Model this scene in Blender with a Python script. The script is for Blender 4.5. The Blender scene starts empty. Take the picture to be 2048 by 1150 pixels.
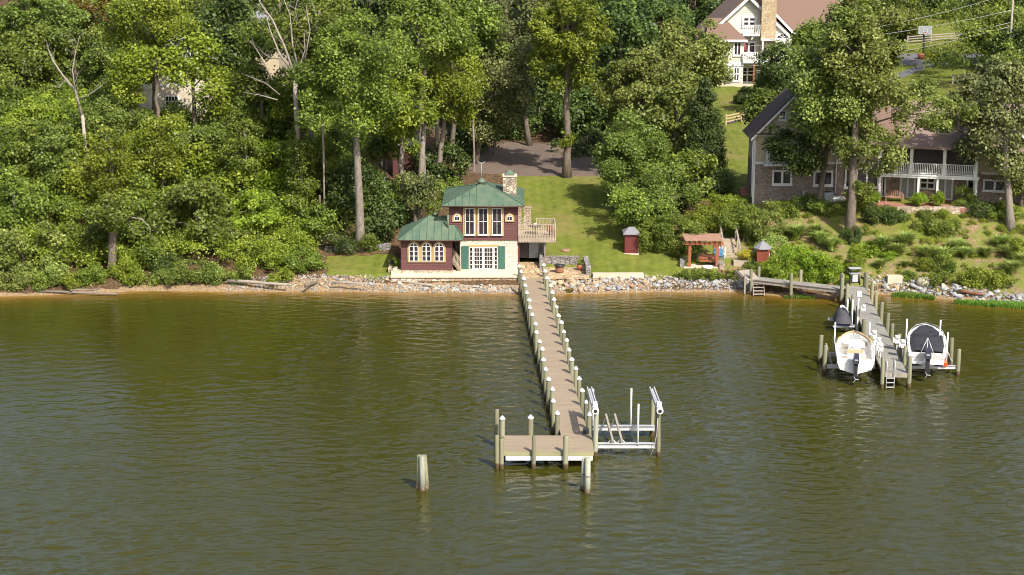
import bpy, math, random
import numpy as np
from mathutils import Vector, Matrix

# ------------------------------------------------------------------ camera, sky, sun, exposure
SC = bpy.context.scene
COL = SC.collection
H, F, PITCH = 33.0, 3400.0, math.radians(13.3)          # drone height, focal length in photo pixels, tilt down
CP, SP = math.cos(PITCH), math.sin(PITCH)
cam_d = bpy.data.cameras.new('camera'); cam = bpy.data.objects.new('camera', cam_d); COL.objects.link(cam)
cam.location = (0, 0, H); cam.rotation_euler = (math.pi/2 - PITCH, 0, 0)
cam_d.sensor_width = 36; cam_d.lens = 36*F/2048; cam_d.clip_start = 1; cam_d.clip_end = 4000
SC.camera = cam
SUN_EL, SUN_AZ = math.radians(45), math.radians(31)      # sun behind the camera, to its right
world = bpy.data.worlds.new('World'); SC.world = world; world.use_nodes = True
wn = world.node_tree.nodes; wl = world.node_tree.links
sky = wn.new('ShaderNodeTexSky'); sky.sky_type = 'NISHITA'; sky.sun_disc = False
sky.dust_density = 3.0; sky.ozone_density = .6; sky.sun_elevation = SUN_EL; sky.sun_rotation = math.pi - SUN_AZ
wl.new(sky.outputs[0], wn['Background'].inputs[0]); wn['Background'].inputs[1].default_value = 0.15
sl = bpy.data.lights.new('sun', 'SUN'); sl.energy = 5.0; sl.angle = math.radians(0.5); sl.color = (1.0, .955, .88)
so = bpy.data.objects.new('sun', sl); COL.objects.link(so)
sdir = Vector((math.sin(SUN_AZ)*math.cos(SUN_EL), -math.cos(SUN_AZ)*math.cos(SUN_EL), math.sin(SUN_EL)))
so.rotation_euler = sdir.to_track_quat('Z', 'Y').to_euler(); so.location = (40, -40, 80)
SC.view_settings.view_transform = 'Standard'; SC.view_settings.look = 'None'
SC.view_settings.exposure = 0.48; SC.view_settings.gamma = 1
SC.render.filter_size = 1.0
try:
    SC.cycles.filter_width = 1.0
    SC.cycles.max_bounces = 6; SC.cycles.transparent_max_bounces = 4
except Exception: pass

# ------------------------------------------------------------------ pixel helpers (photo pixels, 2048 x 1150)
def zat(py, Y): return H - Y*math.tan(PITCH + math.atan((py-575)/F))
def W(px, py, Y):
    z = zat(py, Y); return Vector(((px-1024)/F*(Y*CP + (H-z)*SP), Y, z))
def G(px, py, z):
    return W(px, py, (H-z)/math.tan(PITCH + math.atan((py-575)/F)))
def XA(px, Y, z=2.0): return (px-1024)/F*(Y*CP + (H-z)*SP)
def proj(x, y, z):
    Z = y*CP + (H-z)*SP; v = -y*SP + (H-z)*CP
    return 1024 + F*x/Z, 575 + F*v/Z

# ------------------------------------------------------------------ terrain
SHORE_PX = [(-900,600),(0,593),(150,588),(300,581),(450,583),(620,583),(800,585),(1040,588),(1200,587),(1300,584),(1490,584),(1560,592),(1680,595),(1760,588),(1850,594),(1950,603),(2048,610),(2900,650)]
_sx = np.array([G(a,b,0).x for a,b in SHORE_PX]); _sy = np.array([G(a,b,0).y for a,b in SHORE_PX])
def shore(x): return np.interp(x, _sx, _sy)
_cols = [
 (-400, [(130,-2),(138,0),(139.4,.55),(143,1.6),(150,5),(158,8),(170,10.7),(200,12),(260,14),(400,20)]),
 (480,  [(130,-2),(138,0),(139.4,.55),(143,1.6),(150,5),(158,8),(170,10.7),(200,12),(260,14),(400,20)]),
 (660,  [(130,-2),(138,0),(139.2,.8),(141,1.15),(146,1.5),(151,3.4),(160,6.3),(172,8),(200,10),(260,14),(400,20)]),
 (790,  [(130,-2),(138,0),(139.1,.33),(140,1.0),(144,1.3),(149,2.4),(158,4.4),(166,5.4),(186,6),(205,8.5),(260,14),(400,20)]),
 (1040, [(130,-2),(138,0),(139.1,.33),(140,1.0),(143,1.5),(150,2.7),(158,4.1),(165.5,5.2),(187,5.5),(205,8),(260,14),(400,20)]),
 (1280, [(130,-2),(138,0),(139.4,.75),(140.2,1.1),(143,1.6),(150,2.8),(158,4.1),(165.5,5.2),(187,5.7),(205,7.5),(260,13),(400,19)]),
 (1400, [(130,-2),(138,0),(139.5,.6),(140.8,1.1),(143,1.5),(147,2.4),(151,4.0),(156,4.9),(165,5.3),(193,7),(220,7.9),(232,9.5),(260,12.5),(400,19)]),
 (1500, [(130,-2),(138,0),(139.5,.6),(140.8,1.1),(142.5,1.4),(147,2.8),(150.5,4.7),(156,5.1),(165,5.4),(193,7),(222,7.9),(236,10.2),(260,12.5),(400,19)]),
 (1600, [(130,-2),(138,0),(139.2,.6),(141,1.6),(145,3.1),(148.8,4.6),(149.6,5.0),(153,5.15),(165,5.4),(193,7.4),(222,8.6),(238,11),(270,13),(400,19)]),
 (2048, [(130,-2),(138,0),(139.2,.7),(141,1.7),(145,3.1),(148.6,4.5),(149.4,5.0),(153,5.15),(165,5.6),(193,8),(222,10),(240,11),(270,13),(400,19)]),
 (3200, [(130,-2),(138,0),(139.2,.7),(141,1.7),(145,3.1),(148.6,4.5),(149.4,5.0),(153,5.15),(165,5.6),(193,8),(222,10),(240,11),(270,13),(400,19)]),
]
_cu = np.array([(c-1024)/F for c,_ in _cols])
def ground(x, y):
    x = np.atleast_1d(np.asarray(x, float)); y = np.atleast_1d(np.asarray(y, float))
    s = shore(x)
    ye = np.where(y < 142, 138 + (y-s)*4/(142-s), y)
    u = np.clip(x/(y*CP + 6.8), _cu[0], _cu[-1])
    prof = np.stack([np.interp(ye, [p[0] for p in pr], [p[1] for p in pr]) for _,pr in _cols])
    i = np.clip(np.searchsorted(_cu, u) - 1, 0, len(_cu)-2)
    t = (u - _cu[i])/(_cu[i+1]-_cu[i]); k = np.arange(len(u))
    t = t*t*(3-2*t)
    z = prof[i,k]*(1-t) + prof[i+1,k]*t
    # the fire-pit patio is cut into the foot of the lawn
    return z
def gz(x, y): return float(ground(x, y)[0])
def on_ground(px, py, it=12):
    z = 1.5
    for _ in range(it):
        p = G(px, py, z); z = z*.4 + gz(p.x, p.y)*.6
    return Vector((p.x, p.y, gz(p.x, p.y)))

# ------------------------------------------------------------------ materials
MATS = {}
def nmat(name):
    m = bpy.data.materials.new(name); m.use_nodes = True
    return m, m.node_tree.nodes, m.node_tree.links, m.node_tree.nodes['Principled BSDF']
def coords(n, l, scale=(1,1,1), kind='Object'):
    tc = n.new('ShaderNodeTexCoord'); mp = n.new('ShaderNodeMapping'); mp.inputs['Scale'].default_value = scale
    l.new(tc.outputs[kind], mp.inputs[0]); return mp.outputs[0]
def noise(n, l, vec, scale, detail=3, rough=.6):
    t = n.new('ShaderNodeTexNoise'); t.inputs['Scale'].default_value = scale; t.inputs['Detail'].default_value = detail
    t.inputs['Roughness'].default_value = rough; l.new(vec, t.inputs['Vector']); return t.outputs[0]
def ramp(n, l, fac, stops):
    r = n.new('ShaderNodeValToRGB'); e = r.color_ramp.elements
    while len(e) > 1: e.remove(e[-1])
    e[0].position = stops[0][0]; e[0].color = (*stops[0][1], 1)
    for p, c in stops[1:]:
        k = e.new(p); k.color = (*c, 1)
    l.new(fac, r.inputs[0]); return r.outputs[0]
def mixc(n, l, fac, a, b, mode='MIX'):
    m = n.new('ShaderNodeMix'); m.data_type = 'RGBA'; m.blend_type = mode
    for s, v in ((m.inputs[0], fac), (m.inputs[6], a), (m.inputs[7], b)):
        if isinstance(v, (int, float)): s.default_value = v
        elif isinstance(v, tuple): s.default_value = (*v, 1)
        else: l.new(v, s)
    return m.outputs[2]
def math_(n, l, op, a, b=None):
    m = n.new('ShaderNodeMath'); m.operation = op
    for s, v in ((m.inputs[0], a), (m.inputs[1], b)):
        if v is None: continue
        if isinstance(v, (int, float)): s.default_value = v
        else: l.new(v, s)
    return m.outputs[0]
def bump(n, l, b, h, strength=.4, dist=.03):
    bp = n.new('ShaderNodeBump'); bp.inputs['Strength'].default_value = strength; bp.inputs['Distance'].default_value = dist
    l.new(h, bp.inputs['Height']); l.new(bp.outputs[0], b.inputs['Normal'])
def plain(name, c, c2=None, scale=3, rough=.6, metal=0, stretch=(1,1,1), bs=.2, spec=.4, objvar=False):
    """paint, wood or metal with a noise of two tones"""
    if name in MATS: return MATS[name]
    m, n, l, b = nmat(name); v = coords(n, l, stretch)
    c2 = c2 or tuple(x*.75 for x in c)
    f = noise(n, l, v, scale, 5, .65); f = math_(n, l, 'MULTIPLY_ADD', f, 2.2); n[-1].inputs[2].default_value = -.6
    col = mixc(n, l, f, c, c2); n[-1].clamp_factor = True
    if objvar:
        oi = n.new('ShaderNodeObjectInfo')
        k = math_(n, l, 'MULTIPLY', oi.outputs['Random'], .45)
        hs = n.new('ShaderNodeHueSaturation'); l.new(col, hs.inputs['Color'])
        l.new(math_(n, l, 'ADD', k, .75), hs.inputs['Value']); col = hs.outputs[0]
    l.new(col, b.inputs['Base Color']); b.inputs['Roughness'].default_value = rough; b.inputs['Metallic'].default_value = metal
    b.inputs['Specular IOR Level'].default_value = spec
    if bs: bump(n, l, b, noise(n, l, v, scale*4, 3), bs, .02)
    MATS[name] = m; return m
def stone(name, cols, mortar, scale=2.5, rough=.85, stretch=(1,1,1.5), edge=.06, bs=.8):
    if name in MATS: return MATS[name]
    m, n, l, b = nmat(name); v = coords(n, l, stretch)
    wv = n.new('ShaderNodeVectorMath'); wv.operation = 'ADD'
    nz = n.new('ShaderNodeTexNoise'); nz.inputs['Scale'].default_value = scale*1.2; l.new(v, nz.inputs['Vector'])
    sc = n.new('ShaderNodeVectorMath'); sc.operation = 'SCALE'; sc.inputs['Scale'].default_value = .35/scale*1.5
    l.new(nz.outputs[1], sc.inputs[0]); l.new(v, wv.inputs[0]); l.new(sc.outputs[0], wv.inputs[1])
    vo = n.new('ShaderNodeTexVoronoi'); vo.inputs['Scale'].default_value = scale; l.new(wv.outputs[0], vo.inputs['Vector'])
    ve = n.new('ShaderNodeTexVoronoi'); ve.feature = 'DISTANCE_TO_EDGE'; ve.inputs['Scale'].default_value = scale; l.new(wv.outputs[0], ve.inputs['Vector'])
    sep = n.new('ShaderNodeSeparateColor'); l.new(vo.outputs['Color'], sep.inputs[0])
    k = len(cols); col = ramp(n, l, sep.outputs[0], [(i/(k-1) if k > 1 else 0, c) for i, c in enumerate(cols)])
    col = mixc(n, l, math_(n, l, 'MULTIPLY', noise(n, l, v, scale*6, 4), .5), col, tuple(x*.55 for x in cols[0]))
    mr = n.new('ShaderNodeMapRange'); mr.inputs[1].default_value = edge*.4; mr.inputs[2].default_value = edge; l.new(ve.outputs['Distance'], mr.inputs[0])
    l.new(mixc(n, l, mr.outputs[0], mortar, col), b.inputs['Base Color'])
    b.inputs['Roughness'].default_value = rough; bump(n, l, b, mr.outputs[0], bs, .05)
    MATS[name] = m; return m
def shingle(name, c, c2, rows=7):
    if name in MATS: return MATS[name]
    m, n, l, b = nmat(name); v = coords(n, l)
    f = noise(n, l, coords(n, l, (6,6,9)), 2.2, 3, .7)
    g = noise(n, l, v, .35, 2)
    col = mixc(n, l, f, c, c2); col = mixc(n, l, math_(n, l, 'MULTIPLY', g, .5), col, tuple(x*.7 for x in c))
    l.new(col, b.inputs['Base Color']); b.inputs['Roughness'].default_value = .9
    bump(n, l, b, f, .5, .03); MATS[name] = m; return m
def leafmat(name, dark, mid, light, trans=.40, rough=.48):
    """leaf colour varies leaf by leaf and clump by clump (attribute tint) and tree by tree (object random)"""
    if name in MATS: return MATS[name]
    m, n, l, b = nmat(name)
    at = n.new('ShaderNodeAttribute'); at.attribute_name = 'tint'
    oi = n.new('ShaderNodeObjectInfo')
    col = ramp(n, l, at.outputs['Fac'], [(0, dark), (.5, mid), (1, light)])  # besides leaf tone, the pale light stop imitates whitish highlights on leaves
    hs = n.new('ShaderNodeHueSaturation'); l.new(col, hs.inputs['Color'])
    l.new(math_(n, l, 'ADD', math_(n, l, 'MULTIPLY', oi.outputs['Random'], .022), .497), hs.inputs['Hue'])
    l.new(math_(n, l, 'ADD', math_(n, l, 'MULTIPLY', oi.outputs['Random'], .35), .82), hs.inputs['Value'])
    l.new(hs.outputs[0], b.inputs['Base Color']); b.inputs['Roughness'].default_value = rough; b.inputs['Specular IOR Level'].default_value = .38
    tr = n.new('ShaderNodeBsdfTranslucent'); l.new(hs.outputs[0], tr.inputs[0])
    mx = n.new('ShaderNodeMixShader'); mx.inputs[0].default_value = trans
    l.new(b.outputs[0], mx.inputs[1]); l.new(tr.outputs[0], mx.inputs[2]); l.new(mx.outputs[0], n['Material Output'].inputs[0])
    MATS[name] = m; return m
LF = {
 'bright': leafmat('leaf_bright', (0.095,0.125,0.007), (0.202,0.250,0.017), (0.423,0.460,0.062)),
 'mid':    leafmat('leaf_mid', (0.066,0.092,0.009), (0.151,0.195,0.021), (0.353,0.400,0.066)),
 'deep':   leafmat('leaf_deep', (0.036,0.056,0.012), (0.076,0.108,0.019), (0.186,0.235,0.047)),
 'olive':  leafmat('leaf_olive', (0.077,0.102,0.013), (0.149,0.190,0.027), (0.324,0.370,0.079)),
 'grey':   leafmat('leaf_grey', (0.069,0.082,0.022), (0.146,0.158,0.047), (0.336,0.330,0.117)),
 'pale':   leafmat('leaf_pale', (0.089,0.112,0.015), (0.192,0.228,0.038), (0.444,0.470,0.132)),
 'yellow': leafmat('leaf_yellow', (.30,.26,.02), (.50,.43,.03), (.62,.55,.06)),
 'rust':   leafmat('leaf_rust', (.10,.06,.012), (.17,.11,.02), (.24,.17,.035)),
 'red':    leafmat('leaf_red', (.08,.01,.012), (.13,.015,.02), (.2,.03,.03)),
 'lime':   leafmat('leaf_lime', (0.111,0.170,0.009), (0.211,0.295,0.015), (0.363,0.430,0.034)),
 'blade':  leafmat('grass_blade', (.16,.21,.04), (.27,.33,.07), (.42,.46,.13), .35),
 'marsh':  leafmat('marsh_blade', (.07,.14,.015), (.13,.23,.025), (.22,.33,.05), .15),
}
M = {
 'bark':   plain('bark', (.19,.15,.11), (.06,.047,.036), 7, .9, stretch=(1,1,.25), bs=.9),
 'bark2':  plain('bark_pale', (.26,.22,.175), (.10,.085,.068), 6, .9, stretch=(1,1,.3), bs=.9),
 'dead':   plain('dead_wood', (.35,.31,.255), (.20,.17,.135), 5, .85, stretch=(1,1,.3), bs=.4),
 'dead_red': plain('dead_red_wood', (.26,.10,.05), (.14,.06,.03), 5, .9, stretch=(1,1,.3)),
 'white':  plain('white_paint', (.70,.69,.67), (.58,.57,.54), 1.5, .5, bs=.05),
 'alu':    plain('aluminium', (.60,.60,.60), (.44,.44,.45), 3, .42, .35, bs=.05),
 'pvc':    plain('pvc_pole', (.82,.80,.78), (.68,.66,.63), 2, .35, bs=0),
 'comp':   plain('composite_board', (.31,.24,.165), (.215,.165,.11), 1.3, .75, stretch=(.5,4,1), bs=.15),
 'grayplank': plain('weathered_plank', (.30,.28,.24), (.15,.14,.12), 1.4, .85, stretch=(.8,5,1), bs=.35),
 'pile':   plain('treated_pile', (.26,.245,.145), (.125,.13,.085), 2.2, .85, stretch=(2,2,.5), bs=.4, objvar=True),
 'pilegrey': plain('greyed_pile', (.36,.36,.27), (.20,.21,.16), 2.2, .85, stretch=(2,2,.5), bs=.4, objvar=True),
 'wet':    plain('wet_pile_foot', (.11,.075,.035), (.05,.04,.02), 3, .5, bs=.4),
 'fascia': plain('treated_board', (.30,.29,.15), (.21,.20,.11), 1.2, .8, stretch=(.5,.5,3)),
 'timber': plain('new_timber', (.46,.33,.19), (.36,.25,.14), 2, .8, stretch=(.5,.5,3)),
 'deckwood': plain('deck_wood', (.40,.33,.24), (.27,.22,.16), 2, .85, stretch=(.6,.6,3)),
 'cedar':  plain('cedar_red', (.33,.11,.045), (.22,.075,.035), 2, .6, stretch=(1,1,.3)),
 'cedartop': plain('cedar_slat', (.38,.22,.15), (.26,.145,.10), 2, .7),
 'maroon': plain('maroon_siding', (.125,.046,.040), (.078,.030,.027), 1.4, .65, stretch=(.4,.4,4), bs=.15),
 'shedred': plain('shed_red', (.150,.028,.026), (.105,.022,.02), 1.6, .6, stretch=(3,3,.3)),
 'kioskred': plain('kiosk_red', (.25,.06,.03), (.16,.04,.022), 2, .6, stretch=(5,5,.5)),
 'tan':    plain('tan_trim', (.42,.30,.13), (.34,.24,.10), 2, .6, bs=.05),
 'copper': plain('green_copper', (.050,.098,.068), (.135,.170,.105), .75, .5, stretch=(1.6,.8,.8), bs=.1),
 'copper2': plain('copper_seam', (.05,.09,.065), (.04,.075,.05), 2, .6, bs=0),
 'brownmetal': plain('brown_gutter', (.07,.04,.03), None, 2, .6),
 'shutter': plain('shutter_green', (.045,.125,.095), (.035,.10,.075), 1.5, .6, stretch=(4,4,.4)),
 'black':  plain('black_metal', (.02,.02,.022), (.035,.035,.038), 3, .45, bs=.05),
 'voidshade': plain('interior_shade', (.06,.05,.055), (.10,.085,.085), 2, .9),  # dark tone standing in for the shade inside openings
 'canvas': plain('black_canvas', (.022,.022,.026), (.035,.035,.04), 1.5, .75, bs=.3),
 'canvas2': plain('charcoal_cover', (.045,.043,.05), (.065,.062,.07), 1.5, .8, bs=.3),
 'gel':    plain('white_gelcoat', (.84,.82,.77), (.78,.75,.70), .7, .25, bs=0),
 'gelblue': plain('navy_gelcoat', (.02,.03,.09), (.03,.04,.11), .7, .3, bs=0),
 'cushion': plain('tan_cushion', (.50,.38,.20), (.42,.31,.16), 2, .7),
 'cream':  plain('cream_cushion', (.72,.66,.55), (.62,.56,.45), 2, .7),
 'motor':  plain('outboard_cowl', (.03,.035,.06), (.05,.05,.07), 1, .25, bs=0),
 'orange': plain('orange_plastic', (.65,.13,.04), None, 2, .5),
 'blueplastic': plain('blue_plastic', (.12,.28,.42), (.09,.2,.32), 2, .5),
 'clay':   plain('clay_red', (.36,.10,.045), (.24,.07,.035), 3, .7),
 'rust':   plain('rusty_steel', (.25,.10,.05), (.14,.06,.035), 5, .8),
 'concrete': plain('pale_concrete', (.56,.48,.36), (.42,.36,.26), 1.2, .85, bs=.3),
 'terrace': plain('cream_terrace', (.66,.57,.40), (.52,.45,.31), 1.0, .8, bs=.15),
 'brickpatio': plain('red_patio', (.36,.17,.12), (.25,.11,.08), 1.4, .85, bs=.3),
 'clap':   plain('cream_clapboard', (.60,.565,.48), (.52,.485,.40), .8, .65, stretch=(.3,.3,3)),
 'stucco': plain('tan_stucco', (.48,.39,.26), (.40,.33,.22), 1, .9),
 'stucco2': plain('cream_stucco', (.62,.54,.42), (.50,.43,.32), .8, .9),
 'slate':  plain('grey_roofing', (.25,.24,.255), (.15,.145,.155), 2.5, .85, stretch=(2,2,5), bs=.4),
 'wire':   plain('wire', (.45,.43,.40), None, 2, .5, bs=0),
 'mulchm': plain('dark_mulch', (.07,.04,.025), (.12,.07,.045), 6, .95, bs=.6),
 'soil':   plain('brown_soil', (.20,.12,.07), (.12,.07,.04), 4, .95),
 'ac':     plain('ac_grey', (.30,.32,.33), (.22,.24,.25), 3, .5),
 'rock_grey': plain('rock_grey', (.36,.355,.35), (.19,.185,.185), 2.5, .85, bs=.5, objvar=True),
 'rock_tan':  plain('rock_tan', (.40,.295,.18), (.26,.185,.115), 2.5, .85, bs=.5, objvar=True),
 'rock_cream': plain('rock_cream', (.48,.425,.33), (.31,.27,.20), 2.5, .85, bs=.5, objvar=True),
 'rock_rust': plain('rock_rust', (.30,.17,.10), (.22,.13,.09), 2.5, .85, bs=.5, objvar=True),
}
M['whitestone'] = stone('white_washed_stone', [(.62,.56,.44),(.70,.64,.53),(.56,.49,.36),(.66,.61,.51)], (.46,.41,.33), 3.0)
M['fieldstone'] = stone('field_stone', [(.48,.38,.24),(.36,.27,.18),(.58,.50,.38),(.30,.22,.16)], (.16,.13,.10), 2.6)
M['seastone'] = stone('sea_wall_stone', [(.55,.46,.33),(.42,.33,.22),(.62,.56,.45),(.32,.20,.11),(.48,.44,.38)], (.20,.16,.12), 2.0, stretch=(1,1,1.6))
M['greystone'] = stone('grey_stone', [(.28,.26,.23),(.20,.18,.17),(.34,.31,.27)], (.09,.085,.08), 2.4)
M['chimstone'] = stone('chimney_stone', [(.46,.38,.27),(.26,.20,.15),(.58,.50,.38),(.18,.14,.11)], (.13,.11,.09), 3.4, stretch=(1,1,1.3))
M['brownstone'] = stone('brown_stone_wall', [(.27,.20,.165),(.38,.28,.225),(.19,.145,.12),(.42,.34,.28)], (.22,.18,.15), 3.6, stretch=(1,1,1.8))
M['tanstone'] = stone('tan_stone_chimney', [(.48,.36,.20),(.34,.25,.15),(.58,.47,.30)], (.36,.29,.2), 2.0)
M['flag'] = stone('flag_stone', [(.50,.36,.20),(.40,.28,.16),(.58,.45,.28)], (.22,.15,.09), 1.6, stretch=(1,1,1))
M['shingle'] = shingle('brown_shingle', (.20,.125,.09), (.13,.08,.06))
M['pinkshingle'] = shingle('pinkish_shingle', (.29,.20,.165), (.20,.14,.115))
M['darkshingle'] = shingle('dark_shingle', (.10,.065,.05), (.06,.042,.035))
def glassmat():
    m, n, l, b = nmat('window_glass'); v = coords(n, l)
    c = ramp(n, l, noise(n, l, v, 1.3, 2), [(.35, (.012,.010,.014)), (.7, (.05,.035,.035))])
    l.new(c, b.inputs['Base Color']); b.inputs['Roughness'].default_value = .08; return m
M['glass'] = glassmat()
def glass2():
    m, n, l, b = nmat('curtained_glass'); v = coords(n, l, (1,1,6))
    c = ramp(n, l, noise(n, l, v, 2, 2), [(.3, (.20,.21,.20)), (.7, (.34,.35,.33))])
    l.new(c, b.inputs['Base Color']); b.inputs['Roughness'].default_value = .15; return m
M['curtain'] = glass2()

# ------------------------------------------------------------------ object helpers
def setp(o, label=None, cat=None, group=None, kind=None):
    if label: o['label'] = label
    if cat: o['category'] = cat
    if group: o['group'] = group
    if kind: o['kind'] = kind
    return o
def empty(name, loc, label, cat, group=None, rz=0):
    o = bpy.data.objects.new(name, None); o.empty_display_size = .3; COL.objects.link(o)
    o.location = loc; o.rotation_euler = (0, 0, rz); return setp(o, label, cat, group)
def off(o):
    v = Vector((0,0,0))
    while o is not None: v = v + o.location; o = o.parent
    return v
class MB:
    """collects simple solids; build() links them as one mesh"""
    def __init__(s, T=None): s.v = []; s.f = []; s.T = T; s.sm = []
    def add(s, vs, fs, smooth=False):
        b = len(s.v)
        s.v += [tuple(s.T @ Vector(p)) if s.T is not None else tuple(p) for p in vs]
        s.f += [tuple(i+b for i in f) for f in fs]; s.sm += [smooth]*len(fs); return s
    def box(s, x0, x1, y0, y1, z0, z1):
        return s.add([(x0,y0,z0),(x1,y0,z0),(x1,y1,z0),(x0,y1,z0),(x0,y0,z1),(x1,y0,z1),(x1,y1,z1),(x0,y1,z1)],
              [(0,3,2,1),(4,5,6,7),(0,1,5,4),(1,2,6,5),(2,3,7,6),(3,0,4,7)])
    def cbox(s, c, sx, sy, sz): return s.box(c[0]-sx/2, c[0]+sx/2, c[1]-sy/2, c[1]+sy/2, c[2]-sz/2, c[2]+sz/2)
    def beam(s, a, b, w, h, up=(0,0,1)):
        a = Vector(a); b = Vector(b); d = (b-a).normalized(); r = d.cross(Vector(up))
        if r.length < 1e-4: r = Vector((1,0,0))
        r = r.normalized()*w/2; u = r.cross(d).normalized()*h/2
        return s.add([a-r-u,a+r-u,a+r+u,a-r+u,b-r-u,b+r-u,b+r+u,b-r+u],
              [(0,1,2,3),(7,6,5,4),(0,4,5,1),(1,5,6,2),(2,6,7,3),(3,7,4,0)])
    def tube(s, pts, rs, n=8, cap=True):
        pts = [Vector(p) for p in pts]; k = len(pts); vs = []
        if isinstance(rs, (int, float)): rs = [rs]*k
        for i, p in enumerate(pts):
            d = (pts[min(i+1,k-1)] - pts[max(i-1,0)]).normalized()
            a = d.cross(Vector((0,1,0)) if abs(d.y) < .9 else Vector((1,0,0))).normalized(); b = d.cross(a)
            for j in range(n):
                t = 2*math.pi*j/n; vs.append(p + (a*math.cos(t) + b*math.sin(t))*rs[i])
        fs = [(i*n+j, i*n+(j+1)%n, (i+1)*n+(j+1)%n, (i+1)*n+j) for i in range(k-1) for j in range(n)]
        s.add(vs, fs, True)
        if cap:
            b0 = len(s.v)-k*n; s.f.append(tuple(b0+j for j in range(n))[::-1]); s.f.append(tuple(b0+(k-1)*n+j for j in range(n))); s.sm += [False, False]
        return s
    def lathe(s, c, prof, n=12, smooth=True):
        vs = [(c[0]+r*math.cos(2*math.pi*j/n), c[1]+r*math.sin(2*math.pi*j/n), c[2]+z) for r, z in prof for j in range(n)]
        k = len(prof); fs = [(i*n+j, i*n+(j+1)%n, (i+1)*n+(j+1)%n, (i+1)*n+j) for i in range(k-1) for j in range(n)]
        fs += [tuple(range(n))[::-1], tuple((k-1)*n+j for j in range(n))]
        return s.add(vs, fs, smooth)
    def prism(s, outline, d):
        """closed outline of 3D points extruded by vector d"""
        k = len(outline); d = Vector(d); vs = [Vector(p) for p in outline] + [Vector(p)+d for p in outline]
        return s.add(vs, [tuple(range(k)), tuple(range(2*k-1, k-1, -1))] + [(i, i+k, (i+1)%k+k, (i+1)%k) for i in range(k)])
    def face(s, *p): return s.add(p, [tuple(range(len(p)))])
    def build(s, name, mat, parent=None, world=True, coll=True):
        me = bpy.data.meshes.new(name); o = off(parent) if (world and parent is not None) else Vector((0,0,0))
        me.from_pydata([(a-o.x, b-o.y, c-o.z) for a,b,c in s.v], [], s.f)
        me.polygons.foreach_set('use_smooth', s.sm)
        me.materials.append(mat); me.validate(); me.update()
        import bmesh
        bm = bmesh.new(); bm.from_mesh(me); bmesh.ops.recalc_face_normals(bm, faces=bm.faces); bm.to_mesh(me); bm.free()
        ob = bpy.data.objects.new(name, me); COL.objects.link(ob)
        if parent is not None: ob.parent = parent
        return ob
def solo(mb, name, mat, loc, label, cat, group=None):
    """a thing that is one mesh, its origin at its base (mesh given in world coordinates)"""
    o = mb.build(name, mat, None); loc = Vector(loc)
    o.data.transform(Matrix.Translation(-loc)); o.location = loc
    return setp(o, label, cat, group)
def kids(o): return [c for c in bpy.data.objects if c.parent == o]
CH = {}
def copy_tree(o, loc=None, rz=None, scale=None, label=None, group=None, parent=None):
    c = o.copy(); COL.objects.link(c)
    if parent is not None: c.parent = parent
    for ch in kids(o) if o.name not in CH else CH[o.name]: copy_tree(ch, parent=c)
    if loc is not None: c.location = loc
    if rz is not None: c.rotation_euler = (0, 0, rz)
    if scale is not None: c.scale = scale if isinstance(scale, tuple) else (scale,)*3
    if label: c['label'] = label
    if group: c['group'] = group
    return c
# ------------------------------------------------------------------ setting: ground, water
def inpoly(px, py, poly):
    inside = np.zeros(px.shape, bool); n = len(poly); j = n-1
    for i in range(n):
        xi, yi = poly[i]; xj, yj = poly[j]
        c = ((yi > py) != (yj > py)) & (px < (xj-xi)*(py-yi)/((yj-yi) or 1e-9) + xi)
        inside ^= c; j = i
    return inside
def axis(*segs):
    out = [segs[0][0]]
    for a, b, st in segs:
        k = max(1, round((b-a)/st)); out += list(np.linspace(a, b, k+1)[1:])
    return np.array(out)
def grid_mesh(name, xs, ys, zf, mat):
    X, Yg = np.meshgrid(xs, ys); x = X.ravel(); y = Yg.ravel(); z = zf(x, y)
    nx, ny = len(xs), len(ys)
    i = np.arange(ny-1)[:,None]*nx + np.arange(nx-1)[None,:]; i = i.ravel()
    q = np.stack([i, i+1, i+nx+1, i+nx], 1)
    me = bpy.data.meshes.new(name); me.vertices.add(len(x)); me.vertices.foreach_set('co', np.stack([x,y,z],1).ravel())
    me.loops.add(q.size); me.loops.foreach_set('vertex_index', q.ravel().astype(np.int32))
    me.polygons.add(len(q)); me.polygons.foreach_set('loop_start', np.arange(0, q.size, 4, dtype=np.int32))
    me.polygons.foreach_set('use_smooth', np.ones(len(q), bool)); me.materials.append(mat); me.update(calc_edges=True); me.validate()
    o = bpy.data.objects.new(name, me); COL.objects.link(o); return o, x, y, z
def attr(me, name, vals):
    a = me.attributes.new(name, 'FLOAT', 'POINT'); a.data.foreach_set('value', np.asarray(vals, np.float32))

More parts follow.
